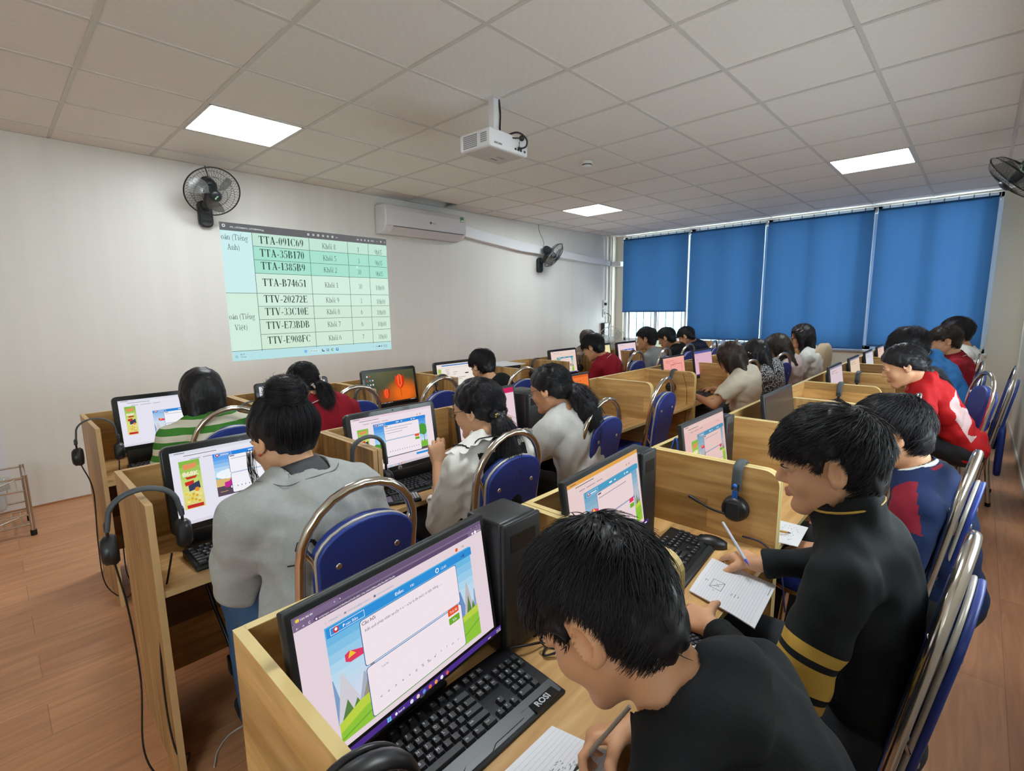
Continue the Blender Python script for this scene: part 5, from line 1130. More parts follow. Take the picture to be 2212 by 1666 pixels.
# paper goods
M_PAPER = mat('notebook_paper', '#e3e4e8', .7); M_INK = mat('pencil_mark', '#5d6068', .8); M_RULE = mat('ruled_line', '#b9c3d2', .8); M_COV = mat('notebook_cover', '#c4c8d4', .5)
def sheet(name, corners, lab, cat='notebook', thick=.003, marks=(), curl=0.0, rules=0, z=TZ + .0006):
    """corners: far-left, far-right, near-right, near-left"""
    c = [np.array(p, float) for p in corners]; n = 10; e = empty(name, (*((c[0] + c[2]) / 2), z), 0, lab, cat); o = (c[0] + c[2]) / 2
    def Q(u, v): return (c[0] * (1 - u) + c[1] * u) * (1 - v) + (c[3] * (1 - u) + c[2] * u) * v - o
    def Z(u, v): return thick + curl * (max(0, v - .45) ** 2 * (1.1 - .5 * u)) * -1 + .004 * math.sin(3 * u + 2 * v) * (curl != 0) + .004 * (curl != 0)
    b = MB(); vs = [(*Q(i / n, j / n), Z(i / n, j / n)) for i in range(n + 1) for j in range(n + 1)]; k = len(vs)
    fs = [(i * (n + 1) + j, (i + 1) * (n + 1) + j, (i + 1) * (n + 1) + j + 1, i * (n + 1) + j + 1) for i in range(n) for j in range(n)]
    low = [(v[0], v[1], v[2] - thick) for v in vs]
    rim = [i * (n + 1) for i in range(n + 1)] + [n * (n + 1) + j for j in range(1, n + 1)] + [i * (n + 1) + n for i in range(n - 1, -1, -1)] + [j for j in range(n - 1, 0, -1)]
    b.add(vs + low, fs + [tuple(k + x for x in f[::-1]) for f in fs] + [(a, d, k + d, k + a) for a, d in zip(rim, rim[1:] + rim[:1])], M_PAPER, False); b.build('pages', e)
    if rules or marks:
        m = MB()
        for r in range(rules):
            v = .08 + .88 * r / rules
            for s in range(8): u0, u1 = s / 8, (s + 1) / 8; m.add([(*Q(u, vv), Z(u, vv) + .0004) for u, vv in ((u0, v), (u1, v), (u1, v + .004), (u0, v + .004))], [(0, 1, 2, 3)], M_RULE)
        for (u0, v0, u1, v1) in marks:
            d = np.array([u1 - u0, v1 - v0]); w = np.array([-d[1], d[0]]) / (np.linalg.norm(d) + 1e-9) * .0035
            m.add([(*Q(*p), Z(*p) + .0006) for p in ((u0 + w[0], v0 + w[1]), (u1 + w[0], v1 + w[1]), (u1 - w[0], v1 - w[1]), (u0 - w[0], v0 - w[1]))], [(0, 1, 2, 3)], M_INK)
        m.build('writing', e, fix=False)
    return e
sq = [(.28, .22, .48, .22), (.48, .22, .48, .40), (.48, .40, .28, .40), (.28, .40, .28, .22), (.28, .22, .48, .40), (.33, .27, .36, .35), (.36, .35, .40, .29), (.22, .30, .25, .30), (.36, .13, .40, .12), (.40, .12, .38, .17), (.30, .55, .36, .55), (.30, .60, .38, .60), (.32, .65, .36, .65), (.8, .5, .83, .51), (.70, .96, .88, .96)]
sheet('notebook', [(1.237, .51), (1.455, .532), (1.432, .345), (1.185, .325)], 'open white notebook with a small pencilled rectangle, hanging over the second desk\'s edge', marks=sq, rules=22, curl=.012)
rn = random.Random(3); wr = []
for q in range(60):
    u, v = rn.uniform(.35, .8), rn.uniform(.40, .8); wr.append((u, v, u + rn.uniform(.01, .03), v + rn.uniform(-.02, .02)))
sheet('notebook', [(.40, .515), (.640, .512), (.668, .385), (.42, .36)], 'white ruled notebook under the writing hand of the boy in the black hoodie', marks=wr, rules=14)
wr2 = [(rn.uniform(.1, .8), v_, 0, 0) for v_ in []]
for q in range(70):
    u, v = rn.uniform(.1, .85), rn.uniform(.08, .9); wr2.append((u, v, u + rn.uniform(.02, .06), v + rn.uniform(-.02, .02)))
sheet('paper_sheet', [(1.70, .50), (1.90, .51), (1.90, .37), (1.72, .36)], 'scribbled white paper in front of the boy in the navy jacket', 'paper', .002, wr2)
sheet('notebook', [(1.255, 1.772), (1.40, 1.80), (1.42, 1.665), (1.275, 1.64)], 'closed white notebook beside the white blouse girl\'s keyboard', thick=.008)
sheet('paper_sheet', [(.46, 3.05), (.60, 3.06), (.60, 2.95), (.45, 2.95)], 'white paper at the green striped girl\'s keyboard', 'paper', .006); sheet('paper_sheet', [(3.93, 1.75), (4.10, 1.76), (4.08, 1.66), (3.92, 1.65)], 'white paper before the child in the cream tee', 'paper', .003)
sheet('paper_sheet', [(3.16, 3.36), (3.46, 3.37), (3.44, 3.06), (3.15, 3.08)], 'white papers on top of the black tower in the wall-side row', 'paper', .008, z=.886)
def calculator(x, y, rz, lab, white=False):
    e = empty('calculator', (x, y, TZ), rz, lab, 'calculator', 'scientific calculators')
    body = mat('calculator_silver', '#c9cbd0', .35, .2) if white else M_BLACK
    b = MB(); b.box((-.04, -.08, 0), (.04, .08, .013), body, b=.005); b.box((-.036, -.076, .012), (.036, .076, .0145), M_DARK, b=.002); b.build('case', e)
    b = MB(); b.box((-.031, .035, .014), (.031, .066, .0155), mat('calculator_display', '#9aa39a' if white else '#7d7488', .2)); b.build('display', e)
    b = MB(); kb = mat('calc_key_light', '#d5d7da', .45); kd = mat('calc_key_dark', '#3b3e44', .45); bl = mat('calc_key_blue', '#2f55b8', .45); gr = mat('calc_key_green', '#9ac24a', .45)
    for r in range(9):
        for c in range(5 if r < 4 else 6):
            n = 5 if r < 4 else 6; w = .066 / n; x0 = -.033 + c * w; y0 = -.072 + r * .0115
            k = kb if r < 4 else kd
            if r == 3 and c > 2: k = bl if white else gr if c == 4 else kb
            b.box((x0 + .0012, y0, .0142), (x0 + w - .0012, y0 + .0078, .0178), k)
    b.build('keys', e, fix=False)
calculator(1.095, 1.668, math.radians(65), 'black scientific calculator lying left of the white notebook'); calculator(1.035, .425, math.radians(-28), 'silver scientific calculator by the elbow of the gold-striped boy', True)
# drawstring bags
def bag(x, y, lab, s=1.0):
    e = empty('drawstring_bag', (x, y, TZ), 0, lab, 'bag', 'blue drawstring bags'); bm_ = mat('bag_blue', '#2450a8', .6, bump=(40, .3)); wm = mat('bag_white', '#c6cbd6', .6)
    b = MB(); n = 16; vs = []; prof = [(.02, 0), (.05, .01), (.055, .08), (.05, .14), (.034, .19), (.028, .205), (.04, .23)]
    for r, z in prof:
        for j in range(n): a = 2 * PI * j / n; q = 1 + .14 * math.sin(5 * a + 20 * z); vs.append((r * q * .62 * s * math.cos(a), r * q * .8 * s * math.sin(a), z * s))
    for i in range(len(prof) - 1): b.add(vs[i * n:(i + 2) * n], [(j, (j + 1) % n, n + (j + 1) % n, n + j) for j in range(n)], wm if i in (2,) else bm_, True)
    b.build('pouch', e)
    b = MB(); b.tube(spline([(0, -.02, .2 * s), (.01, -.045, .26 * s), (.0, -.04, .12 * s), (-.01, -.045, .02)], 6), .004, bm_, 6); b.tube(spline([(0, .02, .2 * s), (.02, 0, .29 * s), (-.01, -.03, .2 * s)], 6), .004, bm_, 6); b.build('drawstring', e)
bag(1.703, .785, 'blue drawstring bag beside the salmon quiz monitor'); bag(3.86, 1.93, 'blue and white bag left of the salmon framed page in the middle row', .9)
# cables
def cable(name, pts, lab, r=.0028, m=M_BLACK, cat='cable'):
    b = MB(); b.tube(spline(pts, 7), r, m, 6); return tag(b.build(name), lab, cat)
def tangle(name, c, s, n, lab, seed):
    r = random.Random(seed); pts = [(c[0] + s * math.cos(k * 1.9) * r.uniform(.4, 1), c[1] + s * .8 * math.sin(k * 1.9) * r.uniform(.4, 1), TZ + .003 + .02 * r.random()) for k in range(n)]
    cable(name, pts, lab, .0022)
tangle('cable_tangle', (1.30, .76), .045, 14, 'tangle of thin black cables beside the keyboard with the orange light', 2)
cable('keyboard_cable', [(.70, .72, TZ + .02), (.76, .68, TZ + .02), (.82, .66, TZ + .006), (.85, .60, TZ + .005), (.82, .54, TZ + .005), (.78, .56, TZ + .005)], 'thin black cables looping right of the nearest keyboard'); tangle('cable_tangle', (.80, .64), .035, 10, 'small tangle of black cables at the foot of the nearest tower', 5)
cable('mouse_cable', [(1.62, .50, TZ + .03), (1.63, .44, TZ + .02), (1.64, .39, TZ - .04), (1.62, .36, TZ - .18)], 'dark blue cable dropping past the writing arm of the gold-striped boy', .003, mat('navy_cable', '#2b2c52', .5))
cable('power_cable', [(.42, 1.90, .56), (.43, 1.83, .42), (.44, 1.72, .30), (.45, 1.66, .16), (.47, 1.58, .08), (.52, 1.50, .008), (.60, 1.40, .008)], 'thick black power cable hanging below the bun girl\'s desk', .006)
b = MB(); b.box((.43, 1.70, .20), (.46, 1.74, .26), M_BLACK, b=.005); tag(b.build('cable_plug'), 'black plug on the cable below the bun girl\'s desk', 'plug')
cable('floor_cable', [(.33, 1.60, .005), (.36, 1.66, .005), (.42, 1.70, .005), (.52, 1.68, .005), (.6, 1.62, .005)], 'thin white cable on the floor under the middle row', .0025, M_WHITE)
cable('chair_cable', [(pn(2, 6) - .03, 1.69, .87), (pn(2, 6) - .035, 1.65, .7), (pn(2, 6) - .04, 1.66, .35), (pn(2, 6) - .03, 1.64, .2)], 'thin black cable down the round-cornered partition', .002)
# cloth over chairs
def drape(name, x, y, rz, lab, cat, m, z0, z1, seed, W=.185):
    r = random.Random(seed); e = empty(name, (x, y, 0), rz, lab, cat); b = MB(); n = 48; K = 16; vs = []
    for i in range(K):
        t = i / (K - 1); z = z0 + (z1 - z0) * t; q = max(0.02, 1 - max(0, (z - (.957 - .165 + .02)) / .185) ** 2) ** .5; ly = -.185 - max(0, z - .42) * .16
        for j in range(n):
            a = 2 * PI * j / n; f = 1 + (.05 + .06 * (1 - t)) * math.sin(6 * a + seed) + .04 * (1 - t) * math.sin(11 * a + 3 * t)
            vs.append(((W + .03 * (1 - t)) * q * f * math.cos(a), ly + .008 + (.055 + .03 * (1 - t)) * (.35 + .65 * q) * f * math.sin(a), z))
    fs = [(i * n + j, i * n + (j + 1) % n, (i + 1) * n + (j + 1) % n, (i + 1) * n + j) for i in range(K - 1) for j in range(n)] + [tuple((K - 1) * n + j for j in range(n))]
    b.add(vs, fs, m, True); b.build('cloth', e); return e
drape('cardigan', 6.24, 1.45, math.radians(-14), 'beige cardigan hung over the chair behind the girl with hair clips', 'cardigan', mat('beige_wool', '#c4b394', .9, bump=(120, .3), noise=(12, .1)), .50, .985, 1)
drape('white_cloth', 5.75, .241, math.radians(2), 'white cloth hung over a chair near the right wall', 'cloth', mat('white_cloth', '#c9c8bf', .8), .45, .90, 4, .15)

# ------------------------------------------------------------------ smooth solid bodies: blended volumes turned into one continuous skin
def nz(v): v = np.asarray(v, float); return v / (np.linalg.norm(v) + 1e-12)
class Solid:
    def __init__(s): s.it = []; s.lo = np.full(3, 9.); s.hi = np.full(3, -9.); s.wr = None
    def _reg(s, fn, c, r, k, op):
        s.it.append((fn, np.asarray(c, float), r, k, op))
        if op == 'u': s.lo = np.minimum(s.lo, c - r - .02); s.hi = np.maximum(s.hi, c + r + .02)
    def cone(s, a, b, ra, rb=None, k=.012, op='u'):
        a = np.asarray(a, float); b = np.asarray(b, float); rb = ra if rb is None else rb; ba = b - a; L2 = ba @ ba + 1e-12
        def fn(P):
            q = P - a; t = np.clip((q @ ba) / L2, 0, 1); return np.linalg.norm(q - t[..., None] * ba, axis=-1) - (ra + (rb - ra) * t)
        s._reg(fn, (a + b) / 2, math.sqrt(L2) / 2 + max(ra, rb), k, op)
    def ell(s, c, R, r, k=.012, op='u'):
        c = np.asarray(c, float); R = np.asarray(R, float); r = np.asarray(r, float)
        def fn(P):
            q = (P - c) @ R.T; k0 = np.linalg.norm(q / r, axis=-1); k1 = np.linalg.norm(q / (r * r), axis=-1) + 1e-9
            return np.where(k0 < .05, -r.min(), k0 * (k0 - 1) / k1)
        s._reg(fn, c, r.max(), k, op)
    def ring(s, c, n, R, r, k=.01, op='u', el=1.0, right=None):
        c = np.asarray(c, float); n = nz(n); x = nz(np.cross(n, (0, 1, .01)) if right is None else np.asarray(right) - n * (np.asarray(right) @ n)); y = np.cross(n, x)
        def fn(P):
            q = P - c; h = q @ n; u = q @ x; v = (q @ y) / el; return np.sqrt((np.sqrt(u * u + v * v) - R) ** 2 + h * h) - r
        s._reg(fn, c, R * max(1, el) + r, k, op)
    def cut(s, p, n):
        """keep the side n points away from"""
        p = np.asarray(p, float); n = nz(n); s._reg(lambda P: (P - p) @ n, p, 99., 0, 'i')
    def cutf(s, f): s._reg(f, np.zeros(3), 99., 0, 'i')
    def ev(s, P, bc, br):
        d = np.full(P.shape[:2], 9.0)
        for fn, c, r, k, op in s.it:
            m = np.linalg.norm(bc - c, axis=1) < r + br + k * 2 + .06
            if not m.any(): continue
            v = fn(P[m]); e = d[m]
            if op == 'u':
                if k > 0: h = np.clip(.5 + .5 * (e - v) / k, 0, 1); e = e * (1 - h) + v * h - k * h * (1 - h)
                else: e = np.minimum(e, v)
            elif op == 's':
                if k > 0: h = np.clip(.5 - .5 * (e + v) / k, 0, 1); e = e * (1 - h) - v * h + k * h * (1 - h)
                else: e = np.maximum(e, -v)
            else: e = np.maximum(e, v)
            d[m] = e
        if s.wr is not None: d = d + s.wr(P)
        return d
    def mesh(s, h, smooth=1):
        lo, hi = s.lo - .01, s.hi + .01; H = 4 * h
        n = np.ceil((hi - lo) / H).astype(int) + 1
        g = np.stack(np.meshgrid(*[np.arange(k) for k in n], indexing='ij'), -1).reshape(-1, 3)
        bc = lo + (g + .5) * H
        dc = np.concatenate([s.ev(q[:, None], q, 0.02)[:, 0] for q in np.array_split(bc, max(1, len(bc) // 60000))])
        g = g[np.abs(dc) < H * 1.9 + .006]; bc = lo + (g + .5) * H
        off = np.stack(np.meshgrid(*[np.arange(5)] * 3, indexing='ij'), -1).reshape(-1, 3)
        D = np.concatenate([s.ev((lo + (q[:, None] * 4 + off[None]) * h), lo + (q + .5) * H, H * .9) for q in np.array_split(g, max(1, len(g) // 3000))]).reshape(-1, 5, 5, 5)
        cor = [(i, j, k) for i in (0, 1) for j in (0, 1) for k in (0, 1)]
        S = {c: D[:, c[0]:4 + c[0], c[1]:4 + c[1], c[2]:4 + c[2]] for c in cor}
        cnt = np.zeros(S[(0, 0, 0)].shape); pos = np.zeros(cnt.shape + (3,))
        for a in cor:
            for ax in range(3):
                if a[ax] == 1: continue
                b = list(a); b[ax] = 1; b = tuple(b); va, vb = S[a], S[b]; x = (va < 0) != (vb < 0)
                t = np.where(x, va / np.where(x, va - vb, 1), 0)
                for q in range(3): pos[..., q] += np.where(x, a[q] + (t if q == ax else 0), 0)
                cnt += x
        act = cnt > 0; bi, ci, cj, ck = np.nonzero(act)
        cell = g[bi] * 4 + np.stack([ci, cj, ck], -1)
        V = lo + (cell + pos[act] / cnt[act][:, None]) * h
        NN = n * 4 + 2; key = (cell[:, 0] * NN[1] + cell[:, 1]) * NN[2] + cell[:, 2]
        o = np.argsort(key); key = key[o]; V = V[o]; F = []
        stp = [NN[1] * NN[2], NN[2], 1]
        for ax in range(3):
            e0 = D[:, :4, :4, :4]; sl = [slice(0, 4)] * 3; sl[ax] = slice(1, 5); e1 = D[(slice(None), *sl)]
            x = (e0 < 0) != (e1 < 0); bi, ci, cj, ck = np.nonzero(x); c = g[bi] * 4 + np.stack([ci, cj, ck], -1); kk = (c[:, 0] * NN[1] + c[:, 1]) * NN[2] + c[:, 2]
            u, w = stp[(ax + 1) % 3], stp[(ax + 2) % 3]
            q = np.stack([kk - u - w, kk - w, kk, kk - u], 1); ix = np.clip(np.searchsorted(key, q), 0, len(key) - 1); ok = (key[ix] == q).all(1)
            neg = e0[x] < 0; ix = np.where(neg[:, None], ix, ix[:, ::-1]); F.append(ix[ok])
        F = np.concatenate(F)
        for _ in range(smooth):
            A = np.zeros_like(V); c = np.zeros(len(V))
            for a, b in ((0, 1), (1, 2), (2, 3), (3, 0)):
                np.add.at(A, F[:, a], V[F[:, b]]); np.add.at(c, F[:, a], 1); np.add.at(A, F[:, b], V[F[:, a]]); np.add.at(c, F[:, b], 1)
            V = V * .45 + .55 * A / np.maximum(c, 1)[:, None]
        return V, F
def put_mesh(name, V, F, mats, parent, mi=None):
    me = bpy.data.meshes.new(name); me.vertices.add(len(V)); me.vertices.foreach_set('co', np.asarray(V, np.float32).ravel())
    me.loops.add(F.size); me.loops.foreach_set('vertex_index', F.astype(np.int32).ravel()); me.polygons.add(len(F))
    me.polygons.foreach_set('loop_start', np.arange(0, F.size, 4, dtype=np.int32)); me.polygons.foreach_set('loop_total', np.full(len(F), 4, np.int32))
    me.polygons.foreach_set('use_smooth', np.ones(len(F), bool))
    for m in mats: me.materials.append(m)
    if mi is not None: me.polygons.foreach_set('material_index', mi.astype(np.int32))
    me.update(calc_edges=True); me.validate()
    o = bpy.data.objects.new(name, me); COL.objects.link(o); o.parent = parent
    return o
def wrinkle(amp, wl, seed):
    r = np.random.default_rng(seed); K = [(nz(r.normal(size=3)) * 2 * PI / (wl * (.7 + .9 * r.random())), r.random() * 6.28) for _ in range(7)]
    def f(P):
        s = 0
        for k, p in K: s = s + np.sin(P @ k + p + 1.4 * np.sin(P @ (k[[1, 2, 0]] * .45)))
        return amp * s / 3.0
    return f

M_SKIN = [mat('skin_%d' % i, c, .52, spec=.35, noise=(18, .06)) for i, c in enumerate(('#c9946f', '#d2a07c', '#bd8a66', '#dcae8c'))]
M_LIP = mat('lips', '#bd8068', .45)
def hair_mat(name, c): return mat(name, c, .46, spec=.35)
M_HAIR = hair_mat('black_hair', '#17151a'); M_HAIRB = hair_mat('dark_brown_hair', '#2c211c')
M_EYEW = mat('eye_white', '#dcd8d2', .25); M_IRIS = mat('iris_dark', '#1c120d', .15)

def frame(f, up=(0, 0, 1), roll=0.0):
    f = nz(f); r = nz(np.cross(f, up)); u = np.cross(r, f)
    if roll: c, s_ = math.cos(roll), math.sin(roll); r, u = r * c + u * s_, u * c - r * s_
    return np.stack([r, f, u])            # rows: right, forward, up
def head_items(S, c, R, s=1.0, fine=True, fem=False):
    H = lambda x, y, z: c + (np.array([x, y, z]) * s) @ R
    S.ell(H(0, -.012, .030), R, np.array([.0735, .092, .082]) * s, 0)
    S.ell(H(0, .026, -.034), R, np.array([.0575, .060, .074]) * s, .02 * s)
    for q in (-1, 1):
        S.cone(H(q * .046, -.002, -.045), H(q * .018, .062, -.094), .020 * s, .015 * s, .022 * s)
        S.ell(H(q * .036, .056, -.030), R, np.array([.024, .022, .024]) * s, .018 * s)
    S.ell(H(0, .073, -.093), R, np.array([.019, .016, .015]) * s, .018 * s)
    S.cone(H(-.030, .074, .026), H(.030, .074, .026), .011 * s, None, .016 * s)
    if fine:
        for q in (-1, 1):
            S.ell(H(q * .031, .094, .005), R, np.array([.019, .013, .0115]) * s, .009 * s, 's')
            S.ell(H(q * .031, .076, .006), R, np.array([.0165, .0125, .0115]) * s, .004 * s)
        S.cone(H(0, .083, .012), H(0, .1005, -.022), .0072 * s, .0098 * s, .010 * s); S.ell(H(0, .0985, -.027), R, np.array([.0105, .0105, .0085]) * s, .006 * s)
        for q in (-1, 1): S.ell(H(q * .0115, .090, -.030), R, np.array([.0075, .009, .0065]) * s, .005 * s)
        for q in (-1, 1):
            S.cone(H(0, .0905, -.0535), H(q * .020, .080, -.057), .0058 * s, .0036 * s, .004 * s); S.cone(H(0, .0895, -.0645), H(q * .018, .080, -.0605), .0066 * s, .0036 * s, .004 * s)
    else:
        S.cone(H(0, .083, .012), H(0, .100, -.026), .008 * s, .012 * s, .012 * s); S.cone(H(-.014, .082, -.058), H(.014, .082, -.058), .010 * s, None, .01 * s)
    for q in (-1, 1):      # ears: a leaf-shaped shell with rim and hollow
        Re = np.stack([R[0] * q * .93 - R[1] * .30, R[1] * .93 + R[0] * q * .30, R[2]]); Re = np.stack([nz(Re[0]), nz(Re[1]), nz(np.cross(Re[0], Re[1])) * (1 if np.dot(np.cross(Re[0], Re[1]), R[2]) > 0 else -1)])
        S.ell(H(q * .0765, -.012, -.004), Re, np.array([.0085, .0195, .0315]) * s, .006 * s)
        S.ell(H(q * .0745, -.004, -.026), Re, np.array([.007, .009, .011]) * s, .005 * s)
        if fine: S.ell(H(q * .0835, -.007, .000), Re, np.array([.0075, .0120, .0205]) * s, .003 * s, 's'); S.ell(H(q * .0745, .004, -.006), Re, np.array([.006, .005, .007]) * s, .004 * s)
def finger_chain(p0, d, bend_axis, lens, angs):
    pts = [np.array(p0)]; v = nz(d); ax = Vector(bend_axis)
    for L, a in zip(lens, angs): v = np.array(Matrix.Rotation(math.radians(a), 3, ax) @ Vector(v)); pts.append(pts[-1] + v * L)
    return pts
def hand_items(S, w, d, n, side, s=1.0, curl=(25, 30, 20), thumb=(30, 20, 15), spread=1.0, idx=None, tout=.75):
    """w wrist, d towards the fingers, n out of the palm, side +1 when the thumb lies at cross(d, n)"""
    d = nz(d); n = nz(n - d * (n @ d)); t = nz(np.cross(d, n)) * side; nails = []
    offs = (.026, .009, -.009, -.025); ln = ((.036, .022, .018), (.040, .025, .019), (.037, .023, .018), (.029, .018, .016)); rad = (.0088, .0092, .0087, .0076)
    S.ell(w + d * .045 * s, np.stack([t, d, n]), np.array([.034, .045, .0135]) * s, .012 * s)
    ax = np.cross(d, n)
    for i in range(4):
        kn = w + d * (.082 - .004 * abs(i - 1) - (.006 if i == 3 else 0)) * s + t * offs[i] * s
        S.cone(w + d * .012 * s + t * offs[i] * .5 * s, kn - n * .002 * s, .0125 * s, .0105 * s, .010 * s)
        dd = nz(d + t * offs[i] * 5.5 * spread); c = (idx if (i == 0 and idx) else [a * (1 + .10 * (i - 1)) for a in curl])
        pts = finger_chain(kn, dd, ax, [q * s for q in ln[i]], c)
        for a, b, f0, f1 in zip(pts, pts[1:], (1, .95, .9), (.96, .9, .78)): S.cone(a, b, rad[i] * f0 * s, rad[i] * f1 * s, .0025 * s)
        nails.append((pts[-1], nz(pts[-1] - pts[-2]), rad[i] * .78 * s))
    tb = w + d * .020 * s + t * .024 * s; td = nz(t * tout + d * .75 + n * .25)
    pts = finger_chain(tb, td, ax * 1.0, [.040 * s, .030 * s, .024 * s], (thumb[0] * .4, thumb[1], thumb[2]))
    S.cone(w + d * .022 * s + t * .008 * s, pts[1], .0165 * s, .0125 * s, .010 * s)
    S.cone(pts[1], pts[2], .0118 * s, .0105 * s, .004 * s); S.cone(pts[2], pts[3], .0105 * s, .0085 * s, .003 * s)
    return nails
def ik(a, b, l1, l2, hint):
    v = b - a; L = np.linalg.norm(v); L_ = min(L, (l1 + l2) * .999); u = v / (L + 1e-9)
    x = (l1 * l1 - l2 * l2 + L_ * L_) / (2 * L_); h = math.sqrt(max(l1 * l1 - x * x, 1e-6)); p = np.asarray(hint, float); p = nz(p - u * (p @ u))
    return a + u * x + p * h

def strand_curves(name, roots, nrm, flow, n, length, m, parent, center, rad, R, lift=.0, r0=.0011, K=7, jit=.25, droop=0.0, clear=None, over=.010):
    """hair strands growing from points of the hair's surface along a flow field"""
    ix = rng.integers(0, len(roots), n); p = roots[ix].copy(); nn_ = nrm[ix]; p -= nn_ * .003; P = [p.copy()]
    L = length * (.65 + .6 * rng.random(n))
    if clear is not None: L = np.minimum(L, np.maximum(clear(p), 0) * 1.1 + over * (.5 + rng.random(n)))
    jv = rng.normal(size=(n, 3)) * jit; dpr = None
    for k in range(K - 1):
        if center is not None: q = (p - center) @ R.T; g = (q / (rad ** 2)) @ R; g /= np.linalg.norm(g, axis=1)[:, None] + 1e-9
        else: g = nn_
        d = flow(p) + jv; d -= g * (d * g).sum(1)[:, None] * (.92 if center is not None else .6); d /= np.linalg.norm(d, axis=1)[:, None] + 1e-9
        d = d + g * lift * (1 if k < 3 else .2); d[:, 2] -= droop * k / K
        dpr = d if dpr is None else dpr * .35 + d * .65; dd = dpr / (np.linalg.norm(dpr, axis=1)[:, None] + 1e-9)
        p = p + dd * (L / (K - 1))[:, None]; P.append(p.copy())
    A = np.stack(P, 1).astype(np.float32)
    hc = bpy.data.hair_curves.new(name); hc.add_curves([K] * n); hc.points.foreach_set('position', A.ravel())
    hc.points.foreach_set('radius', np.tile(np.linspace(r0, r0 * .25, K), n).astype(np.float32)); hc.materials.append(m)
    o = bpy.data.objects.new(name, hc); COL.objects.link(o); o.parent = parent; return o
def vnormals(V, F):
    n = np.cross(V[F[:, 2]] - V[F[:, 0]], V[F[:, 3]] - V[F[:, 1]]); N_ = np.zeros_like(V)
    for k in range(4): np.add.at(N_, F[:, k], n)
    return N_ / (np.linalg.norm(N_, axis=1)[:, None] + 1e-12)

